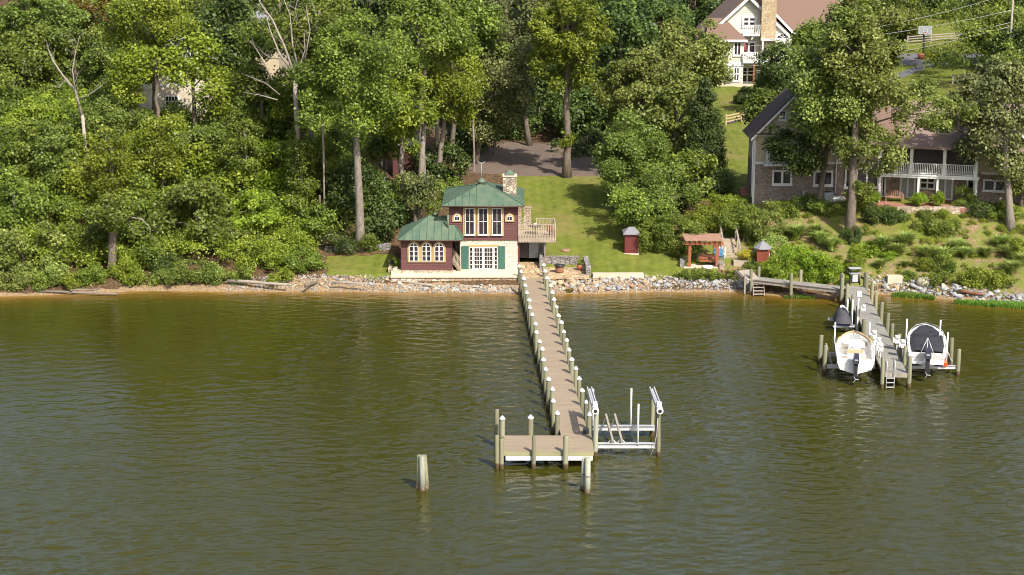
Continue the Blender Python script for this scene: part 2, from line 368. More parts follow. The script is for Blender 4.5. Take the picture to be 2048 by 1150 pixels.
def ground_mat():
    m, n, l, b = nmat('ground_cover'); v = coords(n, l)
    def at(k): a = n.new('ShaderNodeAttribute'); a.attribute_name = k; return a.outputs['Fac']
    n1 = noise(n, l, v, 1.2, 5, .7); n2 = noise(n, l, v, 9, 4, .7); n3 = noise(n, l, v, .35, 3); n4 = noise(n, l, v, 4.5, 4, .75)
    litter = ramp(n, l, n4, [(.3, (.035,.024,.014)), (.5, (.085,.055,.030)), (.62, (.17,.10,.05)), (.75, (.27,.17,.09))])
    grass = ramp(n, l, n1, [(.30, (.070,.095,.014)), (.5, (.125,.155,.018)), (.68, (.195,.20,.032))])
    grass = mixc(n, l, math_(n, l, 'MULTIPLY', ramp(n, l, n3, [(.45, (0,0,0)), (.7, (1,1,1))]), .40), grass, (.24,.20,.065))
    grass = mixc(n, l, math_(n, l, 'MULTIPLY', ramp(n, l, n2, [(.35,(0,0,0)),(.65,(1,1,1))]), .75), grass, (.075,.092,.010))
    grass = mixc(n, l, math_(n, l, 'MULTIPLY', ramp(n, l, n4, [(.55,(0,0,0)),(.75,(1,1,1))]), .5), grass, (.27,.25,.06))
    mow = n.new('ShaderNodeTexWave'); mow.inputs['Scale'].default_value = .32; mow.inputs['Distortion'].default_value = 1.5; l.new(coords(n, l, (1,.35,1)), mow.inputs['Vector'])
    grass = mixc(n, l, math_(n, l, 'MULTIPLY', mow.outputs['Fac'], .16), grass, (.21,.23,.05))
    worn = ramp(n, l, noise(n, l, v, .16, 5, .65), [(.52, (0,0,0)), (.66, (1,1,1))])
    grass = mixc(n, l, math_(n, l, 'MULTIPLY', worn, .55), grass, (.22,.16,.07))
    gravel = ramp(n, l, n2, [(.3, (.08,.062,.05)), (.55, (.16,.125,.10)), (.75, (.27,.22,.18))])
    gravel = mixc(n, l, ramp(n, l, n4, [(.5, (0,0,0)), (.68, (.75,.75,.75))]), gravel, (.16,.085,.05))
    sand = ramp(n, l, n4, [(.3, (.13,.085,.05)), (.5, (.25,.17,.095)), (.8, (.40,.30,.19))])
    mulch = ramp(n, l, n4, [(.35, (.11,.07,.04)), (.5, (.23,.15,.09)), (.7, (.36,.25,.16))])
    mulch = mixc(n, l, ramp(n, l, n1, [(.40, (0,0,0)), (.54, (.95,.95,.95))]), mulch, (.14,.165,.030))
    asph = ramp(n, l, n2, [(.3, (.10,.10,.105)), (.7, (.17,.165,.17))])
    brick = ramp(n, l, n4, [(.3, (.25,.11,.08)), (.7, (.38,.19,.14))])
    col = litter
    def soft(k):
        s = math_(n, l, 'ADD', at(k), math_(n, l, 'MULTIPLY', math_(n, l, 'SUBTRACT', n4, .5), .9))
        return ramp(n, l, s, [(.42, (0,0,0)), (.58, (1,1,1))])
    for k, c in (('mulch', mulch), ('grass', grass), ('gravel', gravel), ('sand', sand), ('asphalt', asph)):
        col = mixc(n, l, soft(k), col, c)
    l.new(col, b.inputs['Base Color']); b.inputs['Roughness'].default_value = .95; b.inputs['Specular IOR Level'].default_value = .15
    bump(n, l, b, math_(n, l, 'ADD', n2, n4), .6, .07); return m
xs = axis((-420,-70,12), (-70,85,.45), (85,420,12)); ys = axis((128,170,.42), (170,260,1.0), (260,560,10))
def zf(x, y):
    z = ground(x, y); rng = np.random.RandomState(4)
    z = z + .10*np.sin(x*.9+y*.5)*np.sin(y*.7-x*.3) * (y > 141) * (y < 400) + .05*np.sin(x*2.1+3*np.sin(y*.6))*np.sin(y*2.3)*(y > 139)
    # the patio by the dock, the terrace and the house yards are levelled
    return z
LEVEL = []   # (x0,x1,y0,y1,z): flattened pads under things
def zf2(x, y):
    z = zf(x, y)
    for x0, x1, y0, y1, h in LEVEL:
        k = (x > x0) & (x < x1) & (y > y0) & (y < y1); z = np.where(k, np.minimum(z, h), z)
    return z
PAT = [(1036, 1176)]
LEVEL.append((XA(800,145), XA(1038,142), 139.3, 149.6, .95))
LEVEL.append((XA(1030,142), XA(1176,141.5), 139.4, 143.0, 1.0))
LEVEL.append((XA(1036,142), XA(1079,141.5), 142.9, 147.5, 1.3))
go, gx, gy, gzz = grid_mesh('ground', xs, ys, zf2, ground_mat()); setp(go, kind='structure')
gpx = 1024 + F*gx/(gy*CP+(H-gzz)*SP); gpy = 575 + F*(-gy*SP+(H-gzz)*CP)/(gy*CP+(H-gzz)*SP)
S_ = shore(gx)
def poly(*pp):
    r = np.zeros(gx.shape, bool)
    for p in pp: r |= inpoly(gpx, gpy, p)
    return r
grass = poly([(1700,430),(1930,430),(1890,482),(1760,474)], [(1000,345),(1230,345),(1330,440),(1440,548),(1335,556),(1175,552),(1034,549),(1030,430)],
             [(655,512),(790,508),(790,556),(650,552)],
             [(1370,405),(1385,300),(1385,168),(1640,150),(1900,250),(2100,260),(2100,428),(1700,432),(1640,418),(1500,402)],
             [(1700,80),(2048,20),(2100,20),(2100,210),(1700,260)], [(1700,20),(2100,20),(2100,108),(1700,108)])
grass |= (gx > 44) & (gy > 149)
gravel = poly([(935,345),(960,300),(1010,285),(1215,288),(1235,352),(1050,352)])
mulch = poly([(1380,470),(1520,405),(1700,432),(2100,430),(2400,700),(1690,580),(1440,555),(1400,545)]) & (gy > S_+1.2)
mulch |= (gx > 45) & (gy < 149) & (gy > S_+1.2)
mulch |= poly([(1400,168),(1512,164),(1512,172),(1400,176)])
asphalt = poly([(1455,243),(1520,222),(1520,234),(1455,248)], [(1770,111),(1850,106),(1965,107),(1965,124),(1905,128),(1860,134),(1812,152),(1790,162),(1775,162),(1800,144),(1840,130),(1770,128)])
sand = (gy < S_+.5) | ((gpx > 560) & (gpx < 1300) & (gy < S_+1.4) & (gy < 139.6)) | ((gpx < 640) & (gpx > 240) & (gy < S_+.9)) | ((gpx <= 240) & (gy < S_+.4))
for k, v in (('grass',grass & ~asphalt),('gravel',gravel),('mulch',mulch & ~grass),('asphalt',asphalt),('sand',sand)): attr(go.data, k, v.astype(float))

def water_mat():
    m, n, l, b = nmat('river_water')
    tc = n.new('ShaderNodeTexCoord')
    def mp(sc, rz):
        q = n.new('ShaderNodeMapping'); q.inputs['Scale'].default_value = sc; q.inputs['Rotation'].default_value = (0,0,rz); l.new(tc.outputs['Object'], q.inputs[0]); return q.outputs[0]
    a = n.new('ShaderNodeAttribute'); a.attribute_name = 'shallow'
    f = math_(n, l, 'ADD', a.outputs['Fac'], math_(n, l, 'MULTIPLY', math_(n, l, 'SUBTRACT', noise(n, l, mp((.15,.6,1),0), 1, 3), .5), .35))
    col = ramp(n, l, f, [(.0, (.036,.0345,.0045)), (.35, (.056,.046,.004)), (.7, (.12,.07,.010)), (1, (.26,.15,.035))])
    l.new(col, b.inputs['Base Color']); b.inputs['Roughness'].default_value = .05; b.inputs['IOR'].default_value = 1.37
    h1 = noise(n, l, mp((.62,1.05,1), .14), 1.7, 5, .70)      # wind ripples
    h2 = noise(n, l, mp((.22,.62,1), -.22), .85, 2, .5)       # slow swell
    h3 = noise(n, l, mp((.8,1.3,1), .5), 3.6, 3, .6)          # fine chop
    calm = ramp(n, l, noise(n, l, mp((.05,.09,1), .25), .5, 2), [(.38, (.35,)*3), (.62, (1,)*3)])
    h = math_(n, l, 'ADD', math_(n, l, 'MULTIPLY', h1, .03), math_(n, l, 'MULTIPLY', h2, .0))
    h = math_(n, l, 'ADD', h, math_(n, l, 'MULTIPLY', h3, .018))
    h = math_(n, l, 'MULTIPLY', h, calm)
    bump(n, l, b, h, 1.0, 1.0); return m
def waves(x, y):
    rr = np.random.RandomState(21); z = np.zeros_like(x); inside = np.clip((48-np.abs(x))/4,0,1)*np.clip((y-74)/3,0,1)
    k = inside > 0; X, Y = x[k], y[k]; h = np.zeros_like(X)
    gust = .66+.34*np.sin(X*.07+1.2+.9*np.sin(Y*.05))*np.cos(Y*.06-.5+.6*np.sin(X*.045))
    for i in range(84):
        lam = .40*(4.4**rr.uniform(0,1)); a = math.radians(90+9+rr.normal()*26); s = .027*(1.2 if lam < 1.1 else .75)
        kx, ky = math.cos(a)*2*math.pi/lam, math.sin(a)*2*math.pi/lam; ph = rr.uniform(0,6.28)
        h += s*lam/6.283*np.sin(kx*X+ky*Y+ph+.5*np.sin(X*.21+i)+.4*np.sin(Y*.17+2*i))
    z[k] = .88*h*gust*inside[k]*(.45+.55*np.clip((shore(X)-Y)/9,0,1)); return z
wo, wx, wy, _ = grid_mesh('water', axis((-700,-50,25),(-50,50,.15),(50,700,25)), axis((-300,72,30),(72,112,.095),(112,142,.14)), waves, water_mat())
setp(wo, kind='structure')
attr(wo.data, 'shallow', np.clip(1 - (shore(wx)-wy)/6.5, 0, 1)**1.6 * .95)

# ------------------------------------------------------------------ foliage (leaves turn partly towards the light)
SUNV = np.array(sdir)
LD, CV, LS = 3.4, 1.3, .78
def leaf_arrays(rng, cen, rad, outward, dens, L, flat=.8, tint=None, up=.55):
    """leaf quads in the shells of round clumps"""
    cnt = np.maximum(4, (LD*dens*rad**2).astype(int)); N = cnt.sum(); idx = np.repeat(np.arange(len(cen)), cnt)
    d = rng.normal(size=(N,3)); d /= np.linalg.norm(d, axis=1)[:,None]
    d = d + outward[idx]*.55 + np.array([0,0,.25]); d /= np.linalg.norm(d, axis=1)[:,None]
    r = rad[idx]*(rng.uniform(.12,1.0,N)**.45)*(1+.12*rng.normal(size=N)); r = r*np.where(rng.uniform(size=N) < .16, rng.uniform(1.1,1.55,N), 1)
    p = cen[idx] + d*r[:,None]*np.array([1,1,flat])
    nn = d*.45 + np.array([0,0,up*.6]) + SUNV*.40 + rng.normal(size=(N,3))*.62; nn /= np.linalg.norm(nn, axis=1)[:,None]
    t = np.cross(nn, rng.normal(size=(N,3))); t /= np.linalg.norm(t, axis=1)[:,None]; bt = np.cross(nn, t)
    s = LS*L*rng.uniform(.55,1.4,N)[:,None]
    q = np.stack([p+t*s, p+bt*s*.62+nn*s*.15, p-t*s, p-bt*s*.62+nn*s*.15], 1)
    tc = (rng.uniform(.2,.8,len(cen)) if tint is None else tint)[idx]
    tn = np.clip(tc*.75 + rng.uniform(-.28,.42,N), 0, 1)
    return q.reshape(-1,3), np.repeat(tn, 4)
def quad_mesh(name, v, tint, mat):
    n = len(v)//4; me = bpy.data.meshes.new(name); me.vertices.add(len(v)); me.vertices.foreach_set('co', v.astype(np.float32).ravel())
    me.loops.add(len(v)); me.loops.foreach_set('vertex_index', np.arange(len(v), dtype=np.int32))
    me.polygons.add(n); me.polygons.foreach_set('loop_start', np.arange(0, len(v), 4, dtype=np.int32))
    me.materials.append(mat); me.update(calc_edges=True); attr(me, 'tint', tint); return me
def blob(rng, R, nclump, rc, shape='round'):
    """clump centres, radii and outward directions filling a crown of radii R=(rx,ry,rz)"""
    R = np.array(R)
    if shape == 'cone':
        h = rng.uniform(0,1,nclump)**1.25; a = rng.uniform(0,2*math.pi,nclump); rr = (1-h)*.95+.05; k = rng.uniform(.55,1.0,nclump)
        c = np.stack([np.cos(a)*rr*k, np.sin(a)*rr*k, h*2-1], 1); o = np.stack([np.cos(a), np.sin(a), np.full(nclump,-.15)], 1)
        rad = rc*rng.uniform(.6,1.2,nclump)*(1-h*.55)
    else:
        d = rng.normal(size=(nclump,3)); d /= np.linalg.norm(d, axis=1)[:,None]
        ph = rng.uniform(0,6.28,6)
        lump = 1 + .18*np.sin(3*d[:,0]+ph[0]) * np.cos(2.6*d[:,2]+ph[1]) + .14*np.sin(5*d[:,1]+ph[2]+2*d[:,2]) + .10*np.sin(7*d[:,0]+ph[3])
        k = rng.uniform(.30,1,nclump)**.6*rng.uniform(.86,1.1,nclump); c = d*(k*lump)[:,None]
        if shape == 'dome': c[:,2] = np.abs(c[:,2])*1.5 - .75
        o = d; rad = rc*rng.uniform(.4,1.25,nclump)
    return c*(R - rad.mean()*.35), rad, o
def crown(name, R, seed, mat, rc=1.15, dens=75, L=.17, cover=1.0, shape='round'):
    rng = np.random.RandomState(seed); area = 4*math.pi*((R[0]*R[1])**1.6/3+(R[0]*R[2])**1.6/3+(R[1]*R[2])**1.6/3)**(1/1.6)
    n = int(max(8, CV*cover*area/(math.pi*rc*rc)*1.05)); c, r, o = blob(rng, R, n, rc, shape)
    v, t = leaf_arrays(rng, c, r, o, dens, L)
    return quad_mesh(name, v, t, mat), c
def trunk_mb(rng, base, top, r, crownc=None, cc=None, wob=.25, limbs=9, cR=None):
    mb = MB(); base = Vector(base); top = Vector(top); n = 9; pts = []; hgt = (top-base).length
    for i in range(n+1):
        t = i/n; w = wob*math.sin(t*math.pi)
        pts.append(base.lerp(top, t) + Vector((rng.uniform(-w,w)*.5, rng.uniform(-w,w)*.5, 0)))
    rs = [r*(1.45 if i == 0 else 1.0)*(1-.62*i/n) for i in range(n+1)]
    pts[0] = base - Vector((0,0,.4)); mb.tube(pts, rs, 10)
    if cc is not None and len(cc):
        for j in range(limbs):
            c = Vector(cc[rng.randint(len(cc))]) + Vector(crownc); zt = min(max(c.z - rng.uniform(.5,1.6)*abs(cR[0])*.5, base.z+hgt*.35), top.z)
            t = (zt-base.z)/max(.1, top.z-base.z); s = base.lerp(top, t); k = r*(1-.6*t)*.5
            mid = s.lerp(c, .5) + Vector((rng.uniform(-.3,.3), rng.uniform(-.3,.3), rng.uniform(.0,.5)))
            mb.tube([s, mid, c], [k, k*.6, k*.2], 6, False)
    return mb
NT = [0]
def tree(px, pyc, hw, hh, Y, leaf, label, cat='tree', name='tree', tpx=None, r=.32, bark='bark', rc=1.15, dens=75, L=.17, cover=1.0,
         shape='round', group='trees on the wooded shore', limbs=9, basez=None, depth=None, tY=None):
    """tree whose crown centre shows near photo pixel (px,pyc), half sizes hw,hh in photo pixels, standing at depth Y"""
    NT[0] += 1; seed = NT[0]*7+3
    for _ in range(40):
        c = W(px, pyc, Y); s = (Y*CP+(H-c.z)*SP)/F; R = (hw*s, (depth or min(hw*s, 1.1*hh*s)), hh*s)
        if c.z > gz(c.x, Y) + .45*R[2] or Y < float(shore(c.x))+2: break
        Y -= .5
    bx = c.x if tpx is None else XA(tpx, tY or Y, c.z*.5); by = tY or Y
    bz = gz(bx, by) if basez is None else basez
    base = Vector((bx, by, bz)); root = empty(name, base, label, cat, group)
    vr = (seed*37 % 100)/100; rc = rc*(.72+.62*((seed*61 % 100)/100)); L = L*(.82+.45*vr); dens = dens*(1.35-.6*vr)
    me, cc = crown(name+'_crown', R, seed, LF[leaf], rc, dens, L, cover, shape)
    co = bpy.data.objects.new('crown', me); COL.objects.link(co); co.parent = root; co.location = c - base
    rng = np.random.RandomState(seed); top = Vector((c.x, c.y, c.z + hh*s*.45))
    if top.z < bz+1: top.z = bz+1
    trunk_mb(rng, base, top, r, c, cc, limbs=limbs, cR=R).build('trunk', M[bark], root)
    return root
def bough(root, px, pyc, hw, hh, Y, leaf, r=.10, rc=.9, dens=95, L=.15, cover=1.0, fpx=None, fpy=None, bark='bark'):
    """another leafy bough of a tree already built, reached by its own limb from (fpx,fpy) on the trunk"""
    NT[0] += 1; seed = NT[0]*7+3; c = W(px, pyc, Y); s = (Y*CP+(H-c.z)*SP)/F; R = (hw*s, min(hw*s, 1.1*hh*s), hh*s); o = off(root)
    me, cc = crown('bough', R, seed, LF[leaf], rc, dens, L, cover); co = bpy.data.objects.new('bough', me); COL.objects.link(co); co.parent = root; co.location = c-o
    if fpx is not None:
        a = W(fpx, fpy, Y); m_ = MB(); m_.tube([a, a.lerp(c,.5)+Vector((0,0,.3)), c], [r, r*.7, r*.4], 7)
        rr = np.random.RandomState(seed)
        for _ in range(6): q = Vector(cc[rr.randint(len(cc))])+c; m_.tube([a.lerp(c,.6+.3*rr.uniform()), q], [r*.4, r*.12], 5, False)
        m_.build('limb', M[bark], root)
    return co
def shrub(px, pyc, hw, hh, Y, leaf, label, name='shrub', cat='shrub', rc=.6, dens=150, L=.10, cover=1.1, group=None, z=None, shape='round', depth=None, auto=False):
    NT[0] += 1; seed = NT[0]*7+3
    if auto:
        g_ = on_ground(px, pyc+hh*.8); Y = g_.y + .4*hw/22
    for _ in range(30):
        c = W(px, pyc, Y); s = (Y*CP+(H-c.z)*SP)/F; R = (hw*s, depth or min(hw*s, 1.3*hh*s), hh*s)
        if z is not None or c.z > gz(c.x, Y) + .4*R[2] or Y < float(shore(c.x))+1.2: break
        Y -= .25
    me, cc = crown(name, R, seed, LF[leaf], min(rc, R[2]*.7), dens, L, cover, shape)
    b = Vector((c.x, c.y, gz(c.x, c.y) if z is None else z)); me.transform(Matrix.Translation(c-b))
    o = bpy.data.objects.new(name, me); COL.objects.link(o); o.location = b; return setp(o, label, cat, group)
def bare(px, py, Y, pts, label, name='dead_tree', r=.14, mat='dead', seed=1, twigs=3, bz=None):
    """leafless tree: pts = list of limb polylines in photo pixels at depth Y"""
    rng = random.Random(seed); P0 = W(px, py, Y); base = Vector((P0.x, Y, min(P0.z, gz(P0.x, Y)) if bz is None else bz))
    root = empty(name, base, label, 'dead tree'); mb = MB()
    mb.tube([base-Vector((0,0,.3)), base.lerp(P0,.5)+Vector((.1,0,0)), P0], [r*1.25, r*1.1, r], 8)
    tw = MB()
    for pl in pts:
        w = pl[0]; q = [W(x, y, Y + rng.uniform(-.5,.5)) for x, y in pl[1:]]
        mb.tube(q, [w*(1-.8*i/(len(q)-1)) for i in range(len(q))], 6)
        for i in range(1, len(q)):
            for _ in range(twigs):
                a = q[i-1].lerp(q[i], rng.random()); d = (q[i]-q[i-1]).normalized()
                e = a + (d*.6 + Vector((rng.uniform(-.8,.8), rng.uniform(-.8,.8), rng.uniform(-.1,.7))))*rng.uniform(.5,1.5)
                tw.tube([a, a.lerp(e,.5)+Vector((rng.uniform(-.1,.1),0,.05)), e], [w*.22, w*.16, w*.06], 5)
    nb = len(mb.v); mb.v += tw.v; mb.f += [tuple(i+nb for i in f) for f in tw.f]; mb.sm += tw.sm
    mb.build('trunk', M[mat], root); return root
# ------------------------------------------------------------------ building helpers
def siding(mb, x0, x1, z0, z1, y, step=.16, edge=None):
    """lapped boards; edge(z)->(xa,xb) clips them to a gable"""
    k = max(1, round((z1-z0)/step)); st = (z1-z0)/k
    for i in range(k):
        a, b = z0+i*st, z0+(i+1)*st; xa, xb = (x0, x1) if edge is None else edge((a+b)/2)
        if xb-xa < .1: continue
        mb.add([(xa,y,a),(xa,y-.045,a),(xa,y-.012,b),(xa,y,b),(xb,y,a),(xb,y-.045,a),(xb,y-.012,b),(xb,y,b)],
               [(0,1,2,3),(7,6,5,4),(0,4,5,1),(1,5,6,2),(2,6,7,3),(3,7,4,0)])
def window(parent, x0, x1, z0, z1, y, nx=2, ny=3, fw=.08, out=.10, name='window', mat=None, glass='glass', T=None, mun=.035, sill=True):
    mb = MB(T); mat = mat or M['white']
    mb.box(x0, x0+fw, y-out, y+.02, z0, z1); mb.box(x1-fw, x1, y-out, y+.02, z0, z1)
    mb.box(x0+fw, x1-fw, y-out, y+.02, z1-fw, z1); mb.box(x0+fw, x1-fw, y-out, y+.02, z0, z0+fw)
    for i in range(1, nx): x = x0+fw+(x1-x0-2*fw)*i/nx; mb.box(x-mun/2, x+mun/2, y-out*.75, y-.01, z0+fw, z1-fw)
    for i in range(1, ny): z = z0+fw+(z1-z0-2*fw)*i/ny; mb.box(x0+fw, x1-fw, y-out*.7, y-.012, z-mun/2, z+mun/2)
    if sill: mb.box(x0-.05, x1+.05, y-out-.06, y-out+.0, z0-.06, z0+.03)
    f = mb.build(name, mat, parent)
    p = MB(T); p.box(x0+fw*.9, x1-fw*.9, y-out*.5, y-.02, z0+fw*.9, z1-fw*.9); p.build('pane', M[glass], f); return f
def arch_pts(x0, x1, z0, z1, n=8, pointed=.55):
    """outline of a pointed-arch opening, anticlockwise from bottom left, in (x,z)"""
    w = (x1-x0)/2; cx = (x0+x1)/2; hs = z1 - w*1.35; out = [(x0,z0),(x1,z0)]
    arc = [(2*w*math.cos(math.pi/3*i/n)-w, math.sin(math.pi/3*i/n)/.8660254*(z1-hs)) for i in range(n+1)]
    out += [(cx+a, hs+b) for a, b in arc] + [(cx-a, hs+b) for a, b in arc[-2::-1]]
    return out
def arch_window(parent, x0, x1, z0, z1, y, rows=3, trim=.16, fw=.06, mid=.03):
    t = MB(); t.prism([(a, y-.09, b) for a, b in arch_pts(x0-trim, x1+trim, z0-trim*.6, z1+trim)], (0,.10,0))
    tr = t.build('window', M['tan'], parent)
    f = MB(); o = arch_pts(x0, x1, z0, z1); cx = (x0+x1)/2; w = x1-x0; k = (w-2*fw)/w; czm = (z0+z1)/2; kz = (z1-z0-2*fw)/(z1-z0)
    inn = [(cx+(a-cx)*k, czm+(b-czm)*kz) for a, b in o]; n = len(o)
    vs = [(a, y-.13, b) for a, b in o] + [(a, y-.13, b) for a, b in inn] + [(a, y-.08, b) for a, b in o] + [(a, y-.08, b) for a, b in inn]
    fs = []
    for i in range(n):
        j = (i+1)%n; fs += [(i,j,n+j,n+i), (i,2*n+i,2*n+j,j), (n+i,n+j,3*n+j,3*n+i)]
    f.add(vs, fs); f.box(cx-mid/2, cx+mid/2, y-.128, y-.095, z0+fw, z1-fw)
    hs = z1-w*.5
    for i in range(1, rows+1):
        z = z0+fw+(hs-z0)*i/(rows+.0)*.98
        f.box(x0+fw*.8, x1-fw*.8, y-.125, y-.098, z-.02, z+.02)
    f.build('frame', M['white'], tr)
    p = MB(); p.prism([(a, y-.10, b) for a, b in inn], (0,.008,0)); p.build('pane', M['glass'], tr); return tr
def seams(mb, poly, e0, e1, spacing, w=.03, h=.04):
    e0, e1 = Vector(e0), Vector(e1); u = (e1-e0).normalized(); P = [Vector(p) for p in poly]
    nrm = (P[1]-P[0]).cross(P[2]-P[0]).normalized(); nrm = nrm if nrm.z > 0 else -nrm; v = nrm.cross(u)
    if v.z < 0: v = -v
    L = (e1-e0).length; k = int(L/spacing)
    for i in range(1, k+1):
        s = L*i/(k+1); hits = []
        for a, b in zip(P, P[1:]+P[:1]):
            sa, sb = (a-e0).dot(u), (b-e0).dot(u)
            if abs(sa-sb) > 1e-6 and min(sa,sb) <= s <= max(sa,sb): hits.append(a.lerp(b, (s-sa)/(sb-sa)))
        if len(hits) >= 2:
            hits.sort(key=lambda q: (q-e0).dot(v)); mb.beam(hits[0]+nrm*h*.4, hits[-1]+nrm*h*.4, w, h, nrm)
def hip(x0, x1, y0, y1, z, ra, rb, th=.12):
    """hip roof solid: eaves rectangle at z, ridge from ra to rb; returns MB and its four slope polygons"""
    mb = MB(); A, B, C, D = (x0,y0,z), (x1,y0,z), (x1,y1,z), (x0,y1,z)
    lo = [(p[0],p[1],z-th) for p in (A,B,C,D)]
    mb.add([A,B,C,D,ra,rb]+lo, [(0,1,5,4),(1,2,5),(2,3,4,5),(3,0,4),(0,6,7,1),(1,7,8,2),(2,8,9,3),(3,9,6,0),(9,8,7,6)])
    return mb, [(A,B,rb,ra),(B,C,rb),(C,D,ra,rb),(D,A,ra)]
def railing(mb, a, b, h=.95, sp=.13, post=.09, pk=.035, bal=True):
    a, b = Vector(a), Vector(b); L = (b-a).length; up = Vector((0,0,1))
    mb.beam(a+up*h, b+up*h, .09, .05); mb.beam(a+up*.1, b+up*.1, .05, .05)
    k = max(2, int(L/sp))
    if bal:
        for i in range(1, k): p = a.lerp(b, i/k); mb.beam(p+up*.1, p+up*h, pk, pk)
    for p in (a, b): mb.beam(p, p+up*(h+.06), post, post)

# ------------------------------------------------------------------ the boathouse cottage
Yt, Yw, Ym = 139.15, 140.5, 141.7                        # terrace edge, wing front, main front
zT = 1.1
cot = empty('cottage', (XA(965,Ym), Ym, zT), 'maroon clapboard cottage with green copper roofs at the head of the long dock', 'cottage')
mx0, mx1 = XA(898,Ym,5), XA(1036,Ym,5); sx0 = XA(920,Ym,2.5); zs, ze = zat(478,Ym), zat(413,Ym-.4); yb = Ym+7.3
MB().box(sx0, mx1-.03, Ym+.05, yb-.1, zT-.3, zs-.02).build('stone_wall', M['whitestone'], cot)
MB().box(mx0+.5, sx0-.001, Ym+1.3, yb-.1, zT-.3, zs-.02).build('side_wall', M['greystone'], cot)
m_ = MB(); m_.box(mx0+.02, mx1-.02, Ym+.02, yb, zs, ze+.05); siding(m_, mx0, mx1, zs, ze, Ym+.02)
for xx in (mx0-.01, mx1-.07): m_.box(xx, xx+.08, Ym-.04, Ym+.02, zs, ze)
m_.box(mx0-.02, mx1+.02, Ym-.05, Ym+.02, zs-.10, zs)
m_.build('siding_wall', M['maroon'], cot)
# upper roof: low hip on wide eaves
ex0, ex1, ey0, ey1 = XA(883,Ym-.6,ze), XA(1049,Ym-.6,ze), Ym-.6, zat and 0 or 0
ey1 = Ym+7.9
rz = zat(369, Ym+3.0); ra = (XA(958,Ym+3.1,rz), Ym+3.0, rz); rb = (XA(968,Ym+3.1,rz), Ym+4.4, rz)
rm, polys = hip(ex0, ex1, ey0, ey1, ze+.1, ra, rb, .14)
rf = rm.build('roof', M['copper'], cot)
sm = MB()
for pl in polys: seams(sm, pl, pl[0], pl[1], .62)
for e, r_ in ((polys[0][0], ra), (polys[0][1], rb), (polys[2][0], rb), (polys[2][1], ra)): sm.beam(e, r_, .07, .06)
# the flatter skirt along the front corners
sm.build('seam', M['copper2'], rf)
MB().tube([(ex0,ey0-.06,ze+.03),(ex1,ey0-.06,ze+.03)], .06, 6).build('gutter', M['brownmetal'], rf)
# cupola cap and weather vane
cx, cy, cz = (ra[0]+rb[0])/2, ra[1]+.5, rz
cp = MB().lathe((cx,cy,cz-.1), [(.34,0),(.30,.22),(.30,.24),(.46,.26),(.30,.42),(.12,.55),(.03,.62)], 10).build('cupola', M['copper'], cot)
wv = MB(); wv.tube([(cx,cy,cz+.5),(cx,cy,cz+1.75)], .022, 5)
for a in range(3):
    t = a*2.1+.5; wv.beam((cx,cy-.05,cz+1.75), (cx+.38*math.cos(t),cy-.05,cz+1.75+.38*math.sin(t)), .03, .07, (0,1,0))
wv.build('weather_vane', M['alu'], cp)
# chimney with copper cap
hx0, hx1 = XA(1006,Ym+3,8), XA(1033,Ym+3,8); hy = Ym+2.6; hz = zat(354, hy)
ch = MB().box(hx0, hx1, hy, hy+1.15, zs, hz).build('chimney', M['chimstone'], cot)
cc_ = MB(); cc_.box(hx0-.05, hx1+.05, hy-.05, hy+1.2, hz, hz+.1)
hcx, hcy = (hx0+hx1)/2, hy+.57
cc_.build('chimney_crown', M['concrete'], ch)
MB().add([(hcx-.42,hcy-.42,hz+.18),(hcx+.42,hcy-.42,hz+.18),(hcx+.42,hcy+.42,hz+.18),(hcx-.42,hcy+.42,hz+.18),(hcx-.12,hcy-.12,hz+.5),(hcx+.12,hcy-.12,hz+.5),(hcx+.12,hcy+.12,hz+.5),(hcx-.12,hcy+.12,hz+.5)],
   [(3,2,1,0),(4,5,6,7),(0,1,5,4),(1,2,6,5),(2,3,7,6),(3,0,4,7)]).box(hcx-.33,hcx+.33,hcy-.33,hcy+.33,hz+.1,hz+.18).build('chimney_cap', M['copper'], ch)
# tall upper windows with tan surrounds and two small arched ones
for a, b in ((930,949),(957,976),(984,1004)):
    x0, x1 = XA(a,Ym,5), XA(b,Ym,5); z0, z1 = zat(469,Ym), zat(416,Ym)
    sr = MB().box(x0-.15, x1+.15, Ym-.07, Ym+.02, z0-.1, z1+.04).build('window_surround', M['tan'], cot)
    window(cot, x0, x1, z0, z1, Ym-.07, 2, 2, .055, .07, 'tall_window', mun=.035)
for a, b in ((908.5,920),(1013.5,1025)):
    arch_window(cot, XA(a,Ym,5), XA(b,Ym,5), zat(441,Ym), zat(428,Ym), Ym-.02, 1, .16, .05)
MB().cbox((XA(965,Ym,5), Ym-.02, zat(462,Ym-.02)), .5,.03,.25).build('window_ornament', M['timber'], cot)
# french doors, sidelights and shutters
dz0, dz1 = zat(538.5,Ym), zat(494,Ym)
MB().box(XA(937,Ym), XA(999,Ym), Ym-.02, Ym+.06, dz1, dz1+.16).build('lintel', M['tan'], cot)
for a, b in ((947,966),(967,987)):
    d = window(cot, XA(a,Ym), XA(b,Ym), dz0, dz1, Ym+.0, 3, 5, .085, .08, 'french_door', mun=.035, sill=False)
for a, b in ((939,946),(988,995)):
    window(cot, XA(a,Ym), XA(b,Ym), dz0, dz1, Ym+.0, 1, 5, .05, .07, 'sidelight', mun=.045, sill=False)
for a, b in ((923.5,937),(996.5,1010)):
    s_ = MB(); s_.box(XA(a,Ym), XA(b,Ym), Ym-.04, Ym+.04, dz0-.05, dz1+.08)
    for i in range(1,4): x = XA(a,Ym)+(XA(b,Ym)-XA(a,Ym))*i/4; s_.box(x-.012, x+.012, Ym-.055, Ym-.04, dz0, dz1)
    s_.build('shutter', M['shutter'], cot)
